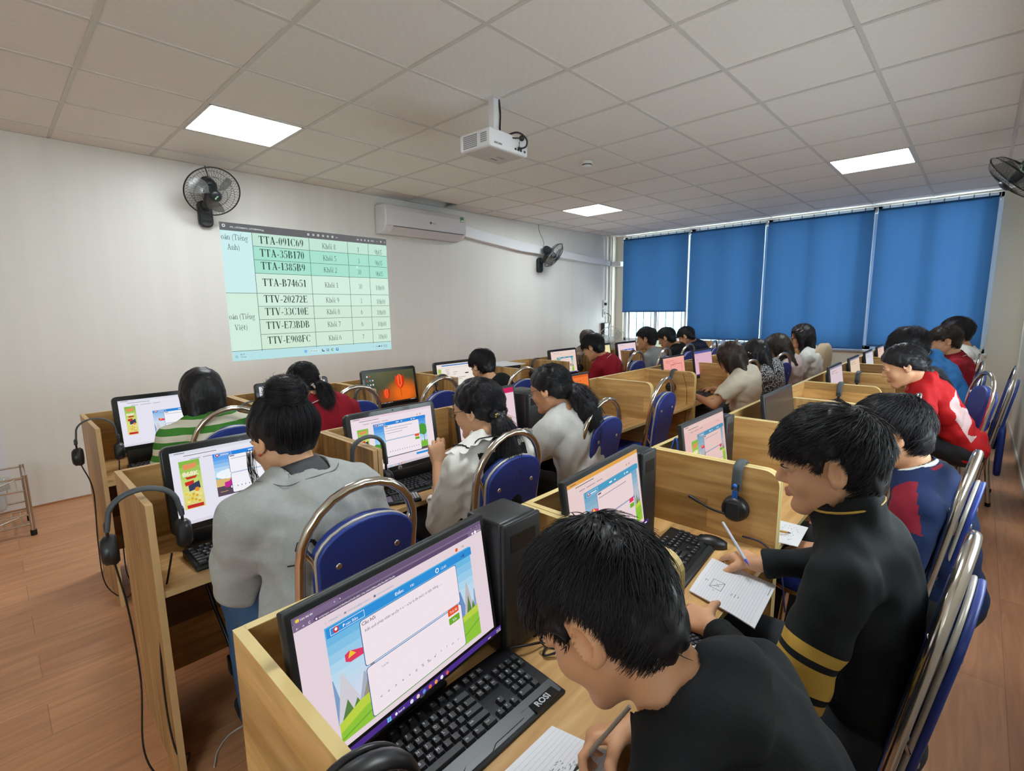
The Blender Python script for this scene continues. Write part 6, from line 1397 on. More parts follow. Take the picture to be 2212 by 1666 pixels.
def hair(e, c, R, s, style, m, h, n_str, opt):
    H = lambda x, y, z: c + (np.array([x, y, z]) * s) @ R
    S = Solid(); th = opt.get('thick', .012); tail = None
    loc = lambda P: ((P - c) @ R.T) / s
    clear = None
    if style in ('short', 'bowl'):
        S.ell(H(0, -.012, .032), R, np.array([.0735 + th * .75, .092 + th, .082 + th * 1.2]) * s, 0)
        S.ell(H(0, .035, .056), R, np.array([.061, .056, .043]) * s, .02)          # front volume
        S.ell(H(0, -.066, -.030), R, np.array([.056, .034, .058]) * s, .03)
        hl = opt.get('hairline', .040); ez = opt.get('ear', 1.0)
        def clear(P):
            q = loc(P); y = q[..., 1]; line = np.interp(y, [-.12, -.06, -.030, -.004, .010, .020, .032, .052, .078, .11], [-.085, -.075, -.040, -.018, -.016, .006, .022, hl * .85, hl, hl])
            er = np.sqrt(((np.abs(q[..., 0]) - .082) / .024) ** 2 + ((y + .008) / (.025 * ez)) ** 2 + ((q[..., 2] + .010) / (.038 * ez)) ** 2) - 1
            return np.minimum(q[..., 2] - line, er * .024) * s
        S.cutf(lambda P: -clear(P))
    elif style in ('tied', 'bun'):
        S.ell(H(0, -.012, .031), R, np.array([.0735 + th * .7, .092 + th * .7, .082 + th * .8]) * s, 0); S.ell(H(0, -.055, -.02), R, np.array([.062, .046, .062]) * s, .03)
        def lim(P):
            q = loc(P); line = np.where(q[..., 1] > .0, -.012 + q[..., 1] * .85, -.012 + q[..., 1] * .62); return (np.minimum(line, .062) - q[..., 2]) * s
        S.cutf(lim)
    elif style in ('bob', 'long'):
        S.ell(H(0, -.012, .032), R, np.array([.0735 + th, .092 + th, .082 + th]) * s, 0)
        lo = opt.get('low', -.13)
        S.ell(H(0, -.022, -.03), R, np.array([.084, .088, .10]) * s, .03)
        for q in (-1, 1): S.cone(H(q * .066, .005, .0), H(q * .062, .010, lo), .026 * s, .020 * s, .02)
        for x in (-.045, 0, .045): S.cone(H(x, -.07, .0), H(x * 1.1, -.075, lo), .036 * s, .028 * s, .025)
        fr = opt.get('face', .048)
        def lim(P):
            q = loc(P); a = np.maximum(q[..., 1] - fr - .25 * np.abs(q[..., 2] - .0) * (q[..., 2] > 0), .0)
            face = np.minimum(q[..., 1] - fr, (opt.get('hairline', .045)) - q[..., 2]); bot = lo - .005 - q[..., 2]
            return np.maximum(face, bot) * s
        S.cutf(lim)
    if h > .005 or True: S.wr = wrinkle(.0022 * s, .03, opt.get('seed', 3))
    V, F = S.mesh(h, 1); nm = vnormals(V, F)
    hair_o = put_mesh('hair', V, F, [m], e)
    cen, rad = H(0, -.012, .03), np.array([.0735, .092, .082]) * s
    if style in ('short', 'bowl'):
        wp = H(*opt.get('whorl', (.01, -.045, .11)))
        def flow(p):
            d = p - wp; r = np.linalg.norm(d, axis=1)[:, None]; tw = np.cross(d, R[2]); return d / r + .45 * tw / r + R[1] * .35 - np.array([0, 0, .25])
        if n_str: strand_curves('hair_strands', V, nm, flow, n_str, opt.get('len', .05) * s, m, hair_o, cen, rad, R, opt.get('lift', .16), opt.get('r0', .0011), clear=clear, over=opt.get('over', .012))
    elif style in ('tied', 'bun'):
        tp = H(*opt.get('tie', (0, -.105, .0))); flow = lambda p: tp - p
        if n_str: strand_curves('hair_strands', V, nm, flow, n_str, .075 * s, m, hair_o, cen, rad, R, .03, opt.get('r0', .001), jit=.006)
    else:
        top = H(0, -.01, .12); flow = lambda p: (p - top) * np.array([1, 1, .4]) * np.clip((p @ R[2] - c @ R[2])[:, None] * 8, 0, 1) - R[2] * .09
        if n_str: strand_curves('hair_strands', V, nm, flow, n_str, .10 * s, m, hair_o, cen, rad * np.array([1.15, 1.1, 2.6]), R, .02, opt.get('r0', .001), jit=.012)
    if style == 'bun':
        B = Solid(); b0 = H(*opt.get('tie', (0, -.055, .115))); ax = nz(b0 - H(0, -.01, .03)); x = nz(np.cross(ax, R[0] + .1)); y = np.cross(ax, x)
        B.ell(b0 + ax * .020, np.stack([x, y, ax]), np.array([.046, .046, .036]) * s, 0); B.ring(b0 + ax * .010, ax, .034 * s, .017 * s, .006)
        B.wr = wrinkle(.0035, .022, 8); V2, F2 = B.mesh(h, 1); bo_ = put_mesh('hair_bun', V2, F2, [m], e); n2 = vnormals(V2, F2)
        if n_str: strand_curves('bun_strands', V2, n2, lambda p: np.cross(p - b0, ax) + .25 * np.cross(p - b0, x), n_str // 3, .06, m, bo_, b0 + ax * .012, np.array([.046, .046, .036]), np.stack([x, y, ax]), .02, opt.get('r0', .001), jit=.008)
    if opt.get('tail'):
        T = Solid(); pts = [np.asarray(q, float) for q in opt['tail']]; rs = opt['tail_r']; pts = spline(pts, 5); rr_ = np.interp(np.linspace(0, 1, len(pts)), np.linspace(0, 1, len(rs)), rs)
        for a, b, ra, rb in zip(pts, pts[1:], rr_, rr_[1:]): T.cone(a, b, ra, rb, .012)
        T.wr = wrinkle(.003, .03, 5); V3, F3 = T.mesh(h, 1); po_ = put_mesh('ponytail', V3, F3, [m], e); n3 = vnormals(V3, F3); PA = np.array(pts)
        def flow3(p):
            k = np.argmin(((p[:, None] - PA[None]) ** 2).sum(2), 1); k = np.minimum(k, len(PA) - 2); d = PA[k + 1] - PA[k]; return d / (np.linalg.norm(d, axis=1)[:, None] + 1e-9)
        if n_str: strand_curves('ponytail_strands', V3, n3, flow3, n_str // 2, .09, m, po_, None, None, R, .03, opt.get('r0', .001), jit=.10)
    return hair_o

def person(label, hc, look, pel, top, nb=None, roll=0.0, s=1.0, hs=None, skin=0, style='short', hopt=None, hairm=None, n_str=2500, fine=True, h=.005, yaw=0.0, LH=None, RH=None, pants='#1d1f24', shoe='#25262a', shw=.152, glasses=None, extra=None, back=.025, lids=True, sx=1.0):
    """LH / RH: dict(w=wrist, d=finger direction, n=palm normal, curl, thumb, elbow hint)"""
    hc = np.array(hc, float); R = frame(look, roll=roll); pel = np.array(pel, float); hs = s if hs is None else hs; hopt = dict(hopt or {})
    if nb is None: nb = hc + (np.array([0, -.035, -.105]) * hs) @ R + np.array([0, -.025, -.035]) * s
    nb = np.array(nb, float); e = empty('person', (pel[0], pel[1], 0), 0, label, 'person'); o = np.array([pel[0], pel[1], 0])
    hc = hc - o; nb = nb - o; pel = pel - o
    rv = np.array([math.cos(math.radians(yaw)), math.sin(math.radians(yaw)), 0.]); sp = nz(nb - pel); fw = nz(np.cross(sp, rv)); fw = fw if fw[1] > 0 or abs(yaw) > 90 else -fw; A = np.stack([rv, fw, sp])
    sm = nb - sp * .055 * s - fw * .004; ch = nb * .70 + pel * .30 - fw * back; be = nb * .38 + pel * .62 - fw * back * .8
    SH = {q: sm + rv * q * shw * s - sp * .012 * s for q in (-1, 1)}
    ARM = {}
    for q, Hd in ((-1, LH), (1, RH)):
        if Hd is None: Hd = dict(w=pel + o + rv * q * .13 + fw * .30 + np.array([0, 0, .155]), d=(0, 1, -.1), n=(0, 0, -1))
        w = np.array(Hd['w'], float) - o; el = ik(SH[q], w, .245 * s, .225 * s, Hd.get('elbow', rv * q * .55 + np.array([0, -.35, -1.0]))); ARM[q] = (el, w, Hd)
    LEG = {q: (pel + rv * q * .085 * s, pel + rv * q * .10 * s + np.array([0, .385 * s, .015]), np.array([pel[0] + rv[0] * q * .10, pel[1] + .40 * s, .075])) for q in (-1, 1)}
    def trunk(S, g, k=.03):
        S.ell(ch, A, np.array([.132 * s * sx + g, .080 * s + g, .155 * s + g * .5]), 0); S.ell(be, A, np.array([.122 * s * sx + g, .080 * s + g, .15 * s + g]), .035); S.ell(pel + np.array([0, 0, .02]), A, np.array([.138 * s * sx + g, .100 * s + g, .10 * s + g * .5]), .035)
        S.cone(SH[-1] * .8 + SH[1] * .2, SH[1] * .8 + SH[-1] * .2, .046 * s + g, None, .03)
        for q in (-1, 1): S.cone(nb + (hc - nb) * .12, SH[q] * .85 + sm * .15, .032 * s + g, .036 * s + g, .025)
    def arm_up(S, q, g, t1=1.0): el = ARM[q][0]; S.cone(SH[q], SH[q] + (el - SH[q]) * t1, .042 * s + g, (.042 - .007 * t1) * s + g, .022)
    def arm_lo(S, q, g, t1=1.0): el, w, _ = ARM[q]; S.cone(el, el + (w - el) * t1, .034 * s + g, (.034 - .011 * t1) * s + g, .012)
    B = Solid(); trunk(B, 0)
    for q in (-1, 1):
        arm_up(B, q, -.003); arm_lo(B, q, 0); a, b, c = LEG[q]; B.cone(a, b, .070 * s, .052 * s, .03); B.cone(b, c, .050 * s, .034 * s, .02)
        el, w, Hd = ARM[q]; hand_items(B, w, np.array(Hd['d'], float), np.array(Hd['n'], float), q, .92 * s, Hd.get('curl', (25, 30, 20)), Hd.get('thumb', (25, 20, 15)), Hd.get('spread', 1.0), Hd.get('idx'), Hd.get('tout', .75))
    nk = hc + (np.array([0, -.030, -.045]) * hs) @ R; B.cone(nk, nb, .046 * hs, .050 * s, .025); head_items(B, hc, R, hs, fine)
    V, F = B.mesh(h, 1); C = (V[F].mean(1) - hc) @ R.T / hs
    lip = (np.abs(C[:, 0]) < .0225) & (C[:, 1] > .077) & (np.abs(C[:, 2] + .0592) < .0105 * (1 - (C[:, 0] / .025) ** 2))
    put_mesh('body', V, F, [M_SKIN[skin], M_LIP], e, lip.astype(int))
    Hh = lambda x, y, z: hc + (np.array([x, y, z]) * hs) @ R
    if fine:
        for q in (-1, 1):
            b = MB(); ec = Hh(q * .031, .0775, .0055); r_ = .0118 * hs; gz = np.array(look, float); Rg = basis(nz(R[1] - .35 * R[2]))
            n = 14
            for ring_, (a0, a1, mm) in enumerate(((0, .18, M_IRIS), (.18, .46, M_IRIS), (.46, 1.25, M_EYEW))):
                vs = [ec + Rg @ (r_ * np.array([math.sin(a) * math.cos(2 * PI * j / n), math.sin(a) * math.sin(2 * PI * j / n), math.cos(a)])) for a in (a0, a1) for j in range(n)]; b.add(vs, [(j, (j + 1) % n, n + (j + 1) % n, n + j) for j in range(n)], mm, True)
            b.build('eye', e, fix=False)
            b = MB(); lid = [Hh(q * (.031 + .0165 * t), .0785 + .012 * math.sqrt(max(0, 1 - t * t)) - .003 * abs(t) + .0015, .0075 + .0045 * (1 - t * t)) for t in np.linspace(-1, 1, 9)]; b.tube(lid, [.0006, .001, .0013, .0015, .0015, .0015, .0014, .0011, .0006], M_HAIR, 5)
            b.build('eyelash', e)
            b = MB(); br = [Hh(q * (.031 + .019 * t), .0845 - .004 * t * t - .006 * max(0, t) ** 2 + .0015, .0285 + .003 * (1 - t * t) - .0015 * t) for t in np.linspace(-1, 1, 8)]; b.tube(br, [.0012, .0022, .0026, .0026, .0024, .002, .0014, .0006], M_HAIR, 5, flat=.6); b.build('eyebrow', e)
    # clothes
    T = dict(top); g = T.get('loose', .014); S = Solid(); trunk(S, g); long_ = T.get('long', True)
    for q in (-1, 1):
        el, w, _ = ARM[q]; arm_up(S, q, g * T.get('sleeve', 1.0), 1.0 if long_ else .62)
        if long_:
            fl = T.get('cuff', .93); arm_lo(S, q, g * .8, fl); d = nz(w - el); cp = el + (w - el) * fl; S.cone(cp + d * .028, cp + d * .09, .046, None, .004, 's')
            if T.get('rib'): S.ring(cp - d * .002, d, .024 * s + .006, .008, .004)
        else: d = nz(el - SH[q]); cp = SH[q] + (el - SH[q]) * .62; S.cone(cp + d * .040, cp + d * .14, .062, None, .004, 's')
    nd = nz(hc - nb + R[2] * .05 + sp * .06)
    if T.get('drape'): S.ell(pel + sp * .06 - fw * .01, A, np.array(T['drape']), .06)
    if T.get('hood'):
        S.ell(nb - fw * .055 + sp * .015, A, np.array([.085, .045, .040]) * s, .025); S.ring(nb + nd * .0 + fw * .008, nz(nd + fw * .35), .073 * s, .018 * s, .015, right=rv)
    elif T.get('band'): S.ring(nb - nd * .012 - fw * .006, nd, .080 * s, .0135 * s, .012, el=.85, right=rv)
    elif T.get('stand'): S.cone(nb - nd * .02, nb + nd * .045, .068 * s, .066 * s, .012)
    elif T.get('polo'): S.cone(nb - nd * .02, nb + nd * .022, .070 * s, .062 * s, .008)
    else: S.ring(nb + nd * .0, nd, .064 * s + T.get('neck', 0), .010 * s, .008, right=rv)
    S.cone(nb - nd * .004, nb + nd * .18, (.0555 + T.get('neck', 0)) * s, .060 * s + T.get('neck', 0), .004, 's')
    S.cut((0, pel[1], .43 if not T.get('hem') else T['hem']), (0, 0, -1)); S.wr = wrinkle(T.get('wr', .0035), T.get('wl', .075), T.get('seed', 1))
    V, F = S.mesh(max(h, .0045) if h < .008 else h, 1); mats = [T['m']] + T.get('mats', []); mi = None
    if T.get('paint'): mi = T['paint'](V[F].mean(1), dict(nb=nb, nd=nd, A=A, ch=ch, be=be, pel=pel, SH=SH, ARM=ARM, rv=rv, fw=fw, sp=sp, s=s))
    put_mesh(T.get('name', 'top'), V, F, mats, e, mi); bvh = BVHTree.FromPolygons(V.tolist(), F.tolist())
    P = Solid(); P.ell(pel + np.array([0, 0, .0]), A, np.array([.150 * sx, .122, .10]) * s, 0)
    for q in (-1, 1): a, b, c = LEG[q]; P.cone(a, b, .082 * s, .066 * s, .03); P.cone(b, c, .062 * s, .048 * s, .03)
    P.wr = wrinkle(.003, .08, 4); V, F = P.mesh(.010, 1); put_mesh('trousers' if T.get('legs') is None else T['legs'], V, F, [pants if not isinstance(pants, str) else mat('cloth_' + pants, pants, .85, bump=(300, .1))], e)
    for q in (-1, 1):
        K = Solid(); a = LEG[q][2]; K.cone(a + np.array([0, -.01, -.035]), a + np.array([0, .13, -.045]), .040, .030, .01); K.cut((0, 0, .0), (0, 0, -1)); V, F = K.mesh(.012, 1); put_mesh('shoe', V, F, [mat('shoe_' + shoe, shoe, .6)], e)
    hair(e, hc, R, hs, style, hairm or M_HAIR, max(.0042, h), n_str, dict(hopt, **({'tail': [np.asarray(q, float) - o for q in hopt['tail']]} if hopt.get('tail') else {})))
    if glasses:
        b = MB(); gm = glasses
        for q in (-1, 1):
            b.tube([Hh(q * (.033 + .021 * math.cos(a)), .101 - .004 * abs(math.cos(a)), .002 + .017 * math.sin(a)) for a in np.linspace(0, 2 * PI, 18)[:-1]], .0012 * 1.2, gm, 6, closed=True)
            b.tube([Hh(q * .054, .098, .006), Hh(q * .072, .06, .008), Hh(q * .080, -.005, .008), Hh(q * .076, -.02, -.006)], .0013, gm, 6)
        b.tube([Hh(-.012, .103, .006), Hh(0, .106, .009), Hh(.012, .103, .006)], .0012, gm, 6); b.build('glasses', e)
    if extra: extra(e, dict(H=Hh, R=R, nb=nb, nd=nd, A=A, ch=ch, be=be, pel=pel, SH=SH, ARM=ARM, rv=rv, fw=fw, sp=sp, o=o, s=s, hs=hs, hc=hc, bvh=bvh))
    return e

# ------------------------------------------------------------------ the people
def cloth(name, c, rough=.85, b=.15, sc=220, noise=None): return mat('cloth_' + name, c, rough, spec=.25, bump=(sc, b), noise=noise)
C_BLK = cloth('black_hoodie', '#15171a'); C_GOLD = mat('gold_satin', '#b8933f', .5, noise=(30, .15)); C_BLK2 = cloth('black_jacket', '#15191b')
C_RED = cloth('red_jacket', '#b3161c', .75, .05); C_POLO = cloth('crimson_polo', '#8e1526'); C_WHITE = cloth('white_tee', '#cfcfcb'); C_CREAM = cloth('cream_tee', '#cfc5b2')
C_GREY = cloth('grey_marl', '#a2a4a2', .95, .3, 260, (60, .12)); C_LGREY = cloth('pale_grey_marl', '#b9b7b3', .95, .3, 260, (60, .12)); C_NAVY = cloth('navy_jacket', '#17264a'); C_NAVY2 = cloth('navy_tee', '#20253a')
C_BLUE = cloth('blue_hoodie', '#2f6aa3'); C_GTEE = cloth('grey_tee', '#8d9090'); C_DGREY = cloth('charcoal_collar', '#4b4c4f'); C_BLOUSE = cloth('white_blouse', '#e2dfd8', .7, .1); C_DRED = cloth('dark_red_trim', '#7e1a2c')
def tweed():
    m = cloth('speckled_knit', '#55555a'); nt = m.node_tree; b = nt.nodes['Principled BSDF']; tc = N(nt, 'TexCoord'); v = N(nt, 'TexNoise'); v.inputs['Scale'].default_value = 110; v.inputs['Detail'].default_value = 1
    r = N(nt, 'ValToRGB'); r.color_ramp.interpolation = 'CONSTANT'; r.color_ramp.elements[0].color = (*lin('#1d1d20'), 1); r.color_ramp.elements[1].position = .52; r.color_ramp.elements[1].color = (*lin('#b5b5b8'), 1)
    nt.links.new(tc.outputs['Object'], v.inputs['Vector']); nt.links.new(v.outputs['Fac'], r.inputs['Fac']); nt.links.new(r.outputs[0], b.inputs['Base Color']); return m
def stripes(c1, c2, pitch, ph):
    m = cloth('green_stripes', c1); nt = m.node_tree; b = nt.nodes['Principled BSDF']; tc = N(nt, 'TexCoord'); sp = N(nt, 'SeparateXYZ'); nt.links.new(tc.outputs['Object'], sp.inputs[0])
    nzt = N(nt, 'TexNoise'); nzt.inputs['Scale'].default_value = 7; nt.links.new(tc.outputs['Object'], nzt.inputs['Vector']); ma = N(nt, 'Math', operation='MULTIPLY_ADD'); nt.links.new(nzt.outputs['Fac'], ma.inputs[0]); ma.inputs[1].default_value = .012; nt.links.new(sp.outputs[2], ma.inputs[2])
    d = N(nt, 'Math', operation='DIVIDE'); nt.links.new(ma.outputs[0], d.inputs[0]); d.inputs[1].default_value = pitch; a = N(nt, 'Math', operation='ADD'); nt.links.new(d.outputs[0], a.inputs[0]); a.inputs[1].default_value = ph
    f = N(nt, 'Math', operation='FRACT'); nt.links.new(a.outputs[0], f.inputs[0]); g = N(nt, 'Math', operation='GREATER_THAN'); nt.links.new(f.outputs[0], g.inputs[0]); g.inputs[1].default_value = .5
    mx = N(nt, 'Mix', data_type='RGBA'); nt.links.new(g.outputs[0], mx.inputs[0]); mx.inputs[6].default_value = (*lin(c1), 1); mx.inputs[7].default_value = (*lin(c2), 1); nt.links.new(mx.outputs[2], b.inputs['Base Color']); return m
C_STRIPE = stripes('#3f7d2f', '#cfcbb8', .058, .1)

def collar_line(mat_, rad=.062, h=.022, r=.004):
    def f(e, q):
        b = MB(); nd = nz(q['nd']); x = nz(q['rv'] - nd * (q['rv'] @ nd)); y = np.cross(nd, x); c = q['nb'] + nd * h
        b.tube([c + (x * math.cos(a) + y * math.sin(a)) * rad * q['s'] for a in np.linspace(0, 2 * PI, 28)[:-1]], r, mat_, 6, closed=True); b.build('collar_trim', e)
    return f
def polo_collar(base, line):
    def f(e, q):
        nd = nz(q['nd']); x = nz(q['rv'] - nd * (q['rv'] @ nd)); y = np.cross(nd, x); n = 30
        b = MB(); vs = []
        for R_, hh in ((.056, .034), (.061, .040), (.078, .004), (.082, -.006), (.078, -.006)):
            for k in range(n): a = 2 * PI * k / n; vs.append(q['nb'] + nd * hh + (x * math.cos(a) + y * math.sin(a) * .95) * R_ * q['s'])
        b.add(vs, [(i * n + j, i * n + (j + 1) % n, (i + 1) * n + (j + 1) % n, (i + 1) * n + j) for i in range(4) for j in range(n)], base, True); b.build('collar', e)
        b = MB(); b.tube([q['nb'] + nd * .0005 + (x * math.cos(a) + y * math.sin(a) * .95) * .0815 * q['s'] for a in np.linspace(0, 2 * PI, 30)[:-1]], .0022, line, 5, closed=True); b.build('collar_stripe', e)
    return f
def settle(q, p, off, h=.14):
    """drop a point onto the garment beneath it"""
    nd = nz(q['nd']); loc, n, i, d = q['bvh'].ray_cast(Vector(p + nd * h), Vector(-nd), h + .12)
    return np.array(p) if loc is None else np.array(loc) + nz(np.array(n) + nd * .5) * off
def smooth_ring(h, it=6):
    for _ in range(it): h = (np.roll(h, 1) + 2 * h + np.roll(h, -1)) / 4
    return h
def laid_ring(q, rx, ry, n, off):
    """closed loop around the neck resting on the garment"""
    nd = nz(q['nd']); x = nz(q['rv'] - nd * (q['rv'] @ nd)); y = np.cross(nd, x); P = [q['nb'] + x * math.cos(a) * rx + y * math.sin(a) * ry for a in np.linspace(0, 2 * PI, n + 1)[:-1]]
    h = smooth_ring(np.array([(np.asarray(settle(q, p, off)) - q['nb']) @ nd for p in P]), 10); return [p + nd * k for p, k in zip(P, h)]
def many(*fs):
    def f(e, q):
        for g in fs: g(e, q)
    return f

# --- 1 the boy bent over writing, nearest the camera
person('boy in a black hoodie bent over his notebook, nearest the camera', (.505, .320, 1.006), (-.14, .76, -.63), (.625, -.03, .45), dict(m=C_BLK, hood=True, loose=.016, seed=2, wr=.004, cuff=.90), nb=(.515, .205, .925), hs=.94, style='short',
       hopt=dict(thick=.013, whorl=(.012, -.040, .112), hairline=.035, ear=1.25, len=.05, lift=.18, r0=.0009, seed=5), n_str=9000, h=.0035, skin=0, shw=.158, yaw=3,
       RH=dict(w=(.690, .372, .672), d=(-.72, .62, -.10), n=(-.35, -.45, -.85), curl=(52, 58, 30), idx=(34, 48, 25), thumb=(20, 25, 30), elbow=(.6, -.5, -.7), tout=.5), LH=dict(w=(.455, .345, .662), d=(.35, .9, -.15), n=(0, -.1, -1), curl=(30, 40, 25), elbow=(-.7, -.3, -.6)))
# --- 2 the boy in the black jacket with gold stripes
def band_mat(name, base, band, S, d, bands, rmax):
    m = base.copy(); m.name = name; nt = m.node_tree; b = nt.nodes['Principled BSDF']; L = nt.links.new
    tc = N(nt, 'TexCoord'); q = N(nt, 'VectorMath', operation='SUBTRACT'); L(tc.outputs['Object'], q.inputs[0]); q.inputs[1].default_value = tuple(S)
    dt = N(nt, 'VectorMath', operation='DOT_PRODUCT'); L(q.outputs[0], dt.inputs[0]); dt.inputs[1].default_value = tuple(d)
    pr = N(nt, 'VectorMath', operation='SCALE'); pr.inputs[0].default_value = tuple(d); L(dt.outputs['Value'], pr.inputs['Scale'])
    rj = N(nt, 'VectorMath', operation='DISTANCE'); L(q.outputs[0], rj.inputs[0]); L(pr.outputs[0], rj.inputs[1])
    rm = N(nt, 'ValToRGB'); rm.color_ramp.interpolation = 'CONSTANT'; e = rm.color_ramp.elements; e[0].position = 0; e[0].color = (0, 0, 0, 1); e[1].position = 1; e[1].color = (0, 0, 0, 1)
    for t0, t1 in bands: x = e.new(t0 * 3); x.color = (1, 1, 1, 1); x = e.new(t1 * 3); x.color = (0, 0, 0, 1)
    sc = N(nt, 'Math', operation='MULTIPLY'); L(dt.outputs['Value'], sc.inputs[0]); sc.inputs[1].default_value = 3; L(sc.outputs[0], rm.inputs['Fac'])
    lt = N(nt, 'Math', operation='LESS_THAN'); L(rj.outputs['Value'], lt.inputs[0]); lt.inputs[1].default_value = rmax
    mu = N(nt, 'Math', operation='MULTIPLY'); L(rm.outputs[0], mu.inputs[0]); L(lt.outputs[0], mu.inputs[1])
    mx = N(nt, 'Mix', data_type='RGBA'); L(mu.outputs[0], mx.inputs[0]); mx.inputs[6].default_value = b.inputs['Base Color'].default_value; mx.inputs[7].default_value = (*lin(band), 1); L(mx.outputs[2], b.inputs['Base Color'])
    rr_ = N(nt, 'MapRange'); L(mu.outputs[0], rr_.inputs[0]); rr_.inputs[3].default_value = .8; rr_.inputs[4].default_value = .5; L(rr_.outputs[0], b.inputs['Roughness'])
    return m
def goldbands(e, q):
    S = q['SH'][-1]; d = nz(q['ARM'][-1][0] - S); o = [c for c in e.children if c.name.startswith('jacket')][0]
    o.data.materials[0] = band_mat('gold_banded_jacket', C_BLK2, '#b8933f', S, d, ((.120, .143), (.155, .203), (.215, .236)), .085)
person('boy in a black jacket with gold sleeve stripes, hand on his mouse', (1.165, .200, 1.070), (-.22, .93, -.22), (1.25, .115, .48), dict(m=C_BLK2, name='jacket', stand=True, loose=.015, wr=.003, seed=4, cuff=.90, rib=True), nb=(1.175, .155, .952), hs=.93, style='short',
       hopt=dict(thick=.015, whorl=(.0, -.06, .105), hairline=.030, ear=1.2, len=.045, lift=.22, r0=.0009), n_str=9000, h=.0035, skin=1, shw=.152, yaw=2, extra=many(collar_line(C_GOLD, .0675, .046, .0026), goldbands),
       RH=dict(w=(1.435, .40, .665), d=(.48, .86, -.12), n=(.1, -.1, -1), curl=(24, 34, 22), spread=1.3, elbow=(.8, -.4, -.5)), LH=dict(w=(1.07, .385, .660), d=(.35, .92, -.12), n=(.5, -.15, -.85), curl=(35, 40, 25), elbow=(-.6, -.4, -.7)))
# --- 3 navy jacket
person('boy in a navy jacket with a red-striped collar, seen behind the gold-striped boy', (1.94, .172, .985), (-.12, .93, -.34), (1.96, .02, .49), dict(m=C_NAVY, mats=[C_DRED], paint=lambda Cc, q: ((np.linalg.norm(Cc - q['SH'][-1], axis=1) < .085) & (((Cc - q['SH'][-1]) @ q['fw']) > -.01)).astype(int), polo=True, loose=.020, seed=6), nb=(1.935, .098, .865), style='short', hopt=dict(thick=.013, hairline=.03, lift=.15), h=.0055, skin=0, n_str=5000,
       extra=many(collar_line(C_DRED, .066, .018, .008), collar_line(C_WHITE, .060, .032, .008)))
# --- 4 red jacket girl
def redpaint(Cc, q):
    p = (Cc - q['ch']) @ q['A'].T; w = (p[:, 1] < -.035) & (p[:, 0] > -.13) & (p[:, 0] < -.02 + .05 * np.sin(p[:, 2] * 38)) & (p[:, 2] < .02) & (p[:, 2] > -.26); el, S = q['ARM'][-1][0], q['SH'][-1]; d = nz(el - S); t = (Cc - S) @ d
    r = np.linalg.norm(Cc - S - t[:, None] * d, axis=1); w |= (r < .09) & (t > .15) & (t < .20) & (p[:, 1] < .2); return w.astype(int)
person('girl in a red jacket leaning over her desk, in the right-hand row', (3.93, .325, 1.010), (-.18, .92, -.42), (4.12, .0, .50), dict(m=C_RED, mats=[cloth('pale_pink_print', '#d9b9b9')], paint=redpaint, hood=True, loose=.020, wr=.006, seed=9), nb=(3.99, .235, .905), hs=1.12, style='tied', hopt=dict(tie=(0, -.10, -.01), thick=.014, tail=[(3.96, .235, .985), (4.02, .19, .96), (4.07, .14, .90), (4.08, .13, .85)], tail_r=[.02, .036, .03, .012]), h=.006, skin=1, n_str=4000,
       LH=dict(w=(3.75, .40, .665), d=(-.3, .9, -.1), n=(0, 0, -1), elbow=(-.5, -.5, -.6)))
# --- 5..7 farther boys of the right-hand row
person('child in a blue hoodie with a dark shoulder stripe, behind the red jacket', (4.86, .375, 1.065), (-.1, .9, -.45), (4.98, .0, .50), dict(m=C_BLUE, mats=[cloth('charcoal_stripe', '#33363a')], paint=lambda Cc, q: (((Cc - q['ch']) @ q['rv'] > .03) & ((Cc - q['ch']) @ q['fw'] < .03)).astype(int), hood=True, loose=.028, wr=.006, seed=11), nb=(4.92, .26, .965), hs=1.15, style='bowl', hopt=dict(thick=.018, hairline=.02, lift=.25), h=.008, fine=False, n_str=2500)
person('boy in a crimson polo near the right wall, looking at his screen', (5.62, .200, 1.075), (-.2, .95, -.18), (5.66, .03, .48), dict(m=C_POLO, polo=True, loose=.02, seed=12), hs=1.05, style='bowl', hopt=dict(thick=.014, hairline=.015, lift=.12), hairm=M_HAIRB, h=.007, skin=1, n_str=2500, extra=polo_collar(C_POLO, C_WHITE))
person('boy in a white shirt, farthest along the right wall', (6.30, .150, 1.115), (-.35, .92, -.1), (6.34, .0, .50), dict(m=C_WHITE, loose=.02, seed=13, long=False), hs=1.12, style='bowl', hopt=dict(thick=.02, hairline=.015, lift=.15), h=.008, fine=False, n_str=2500)

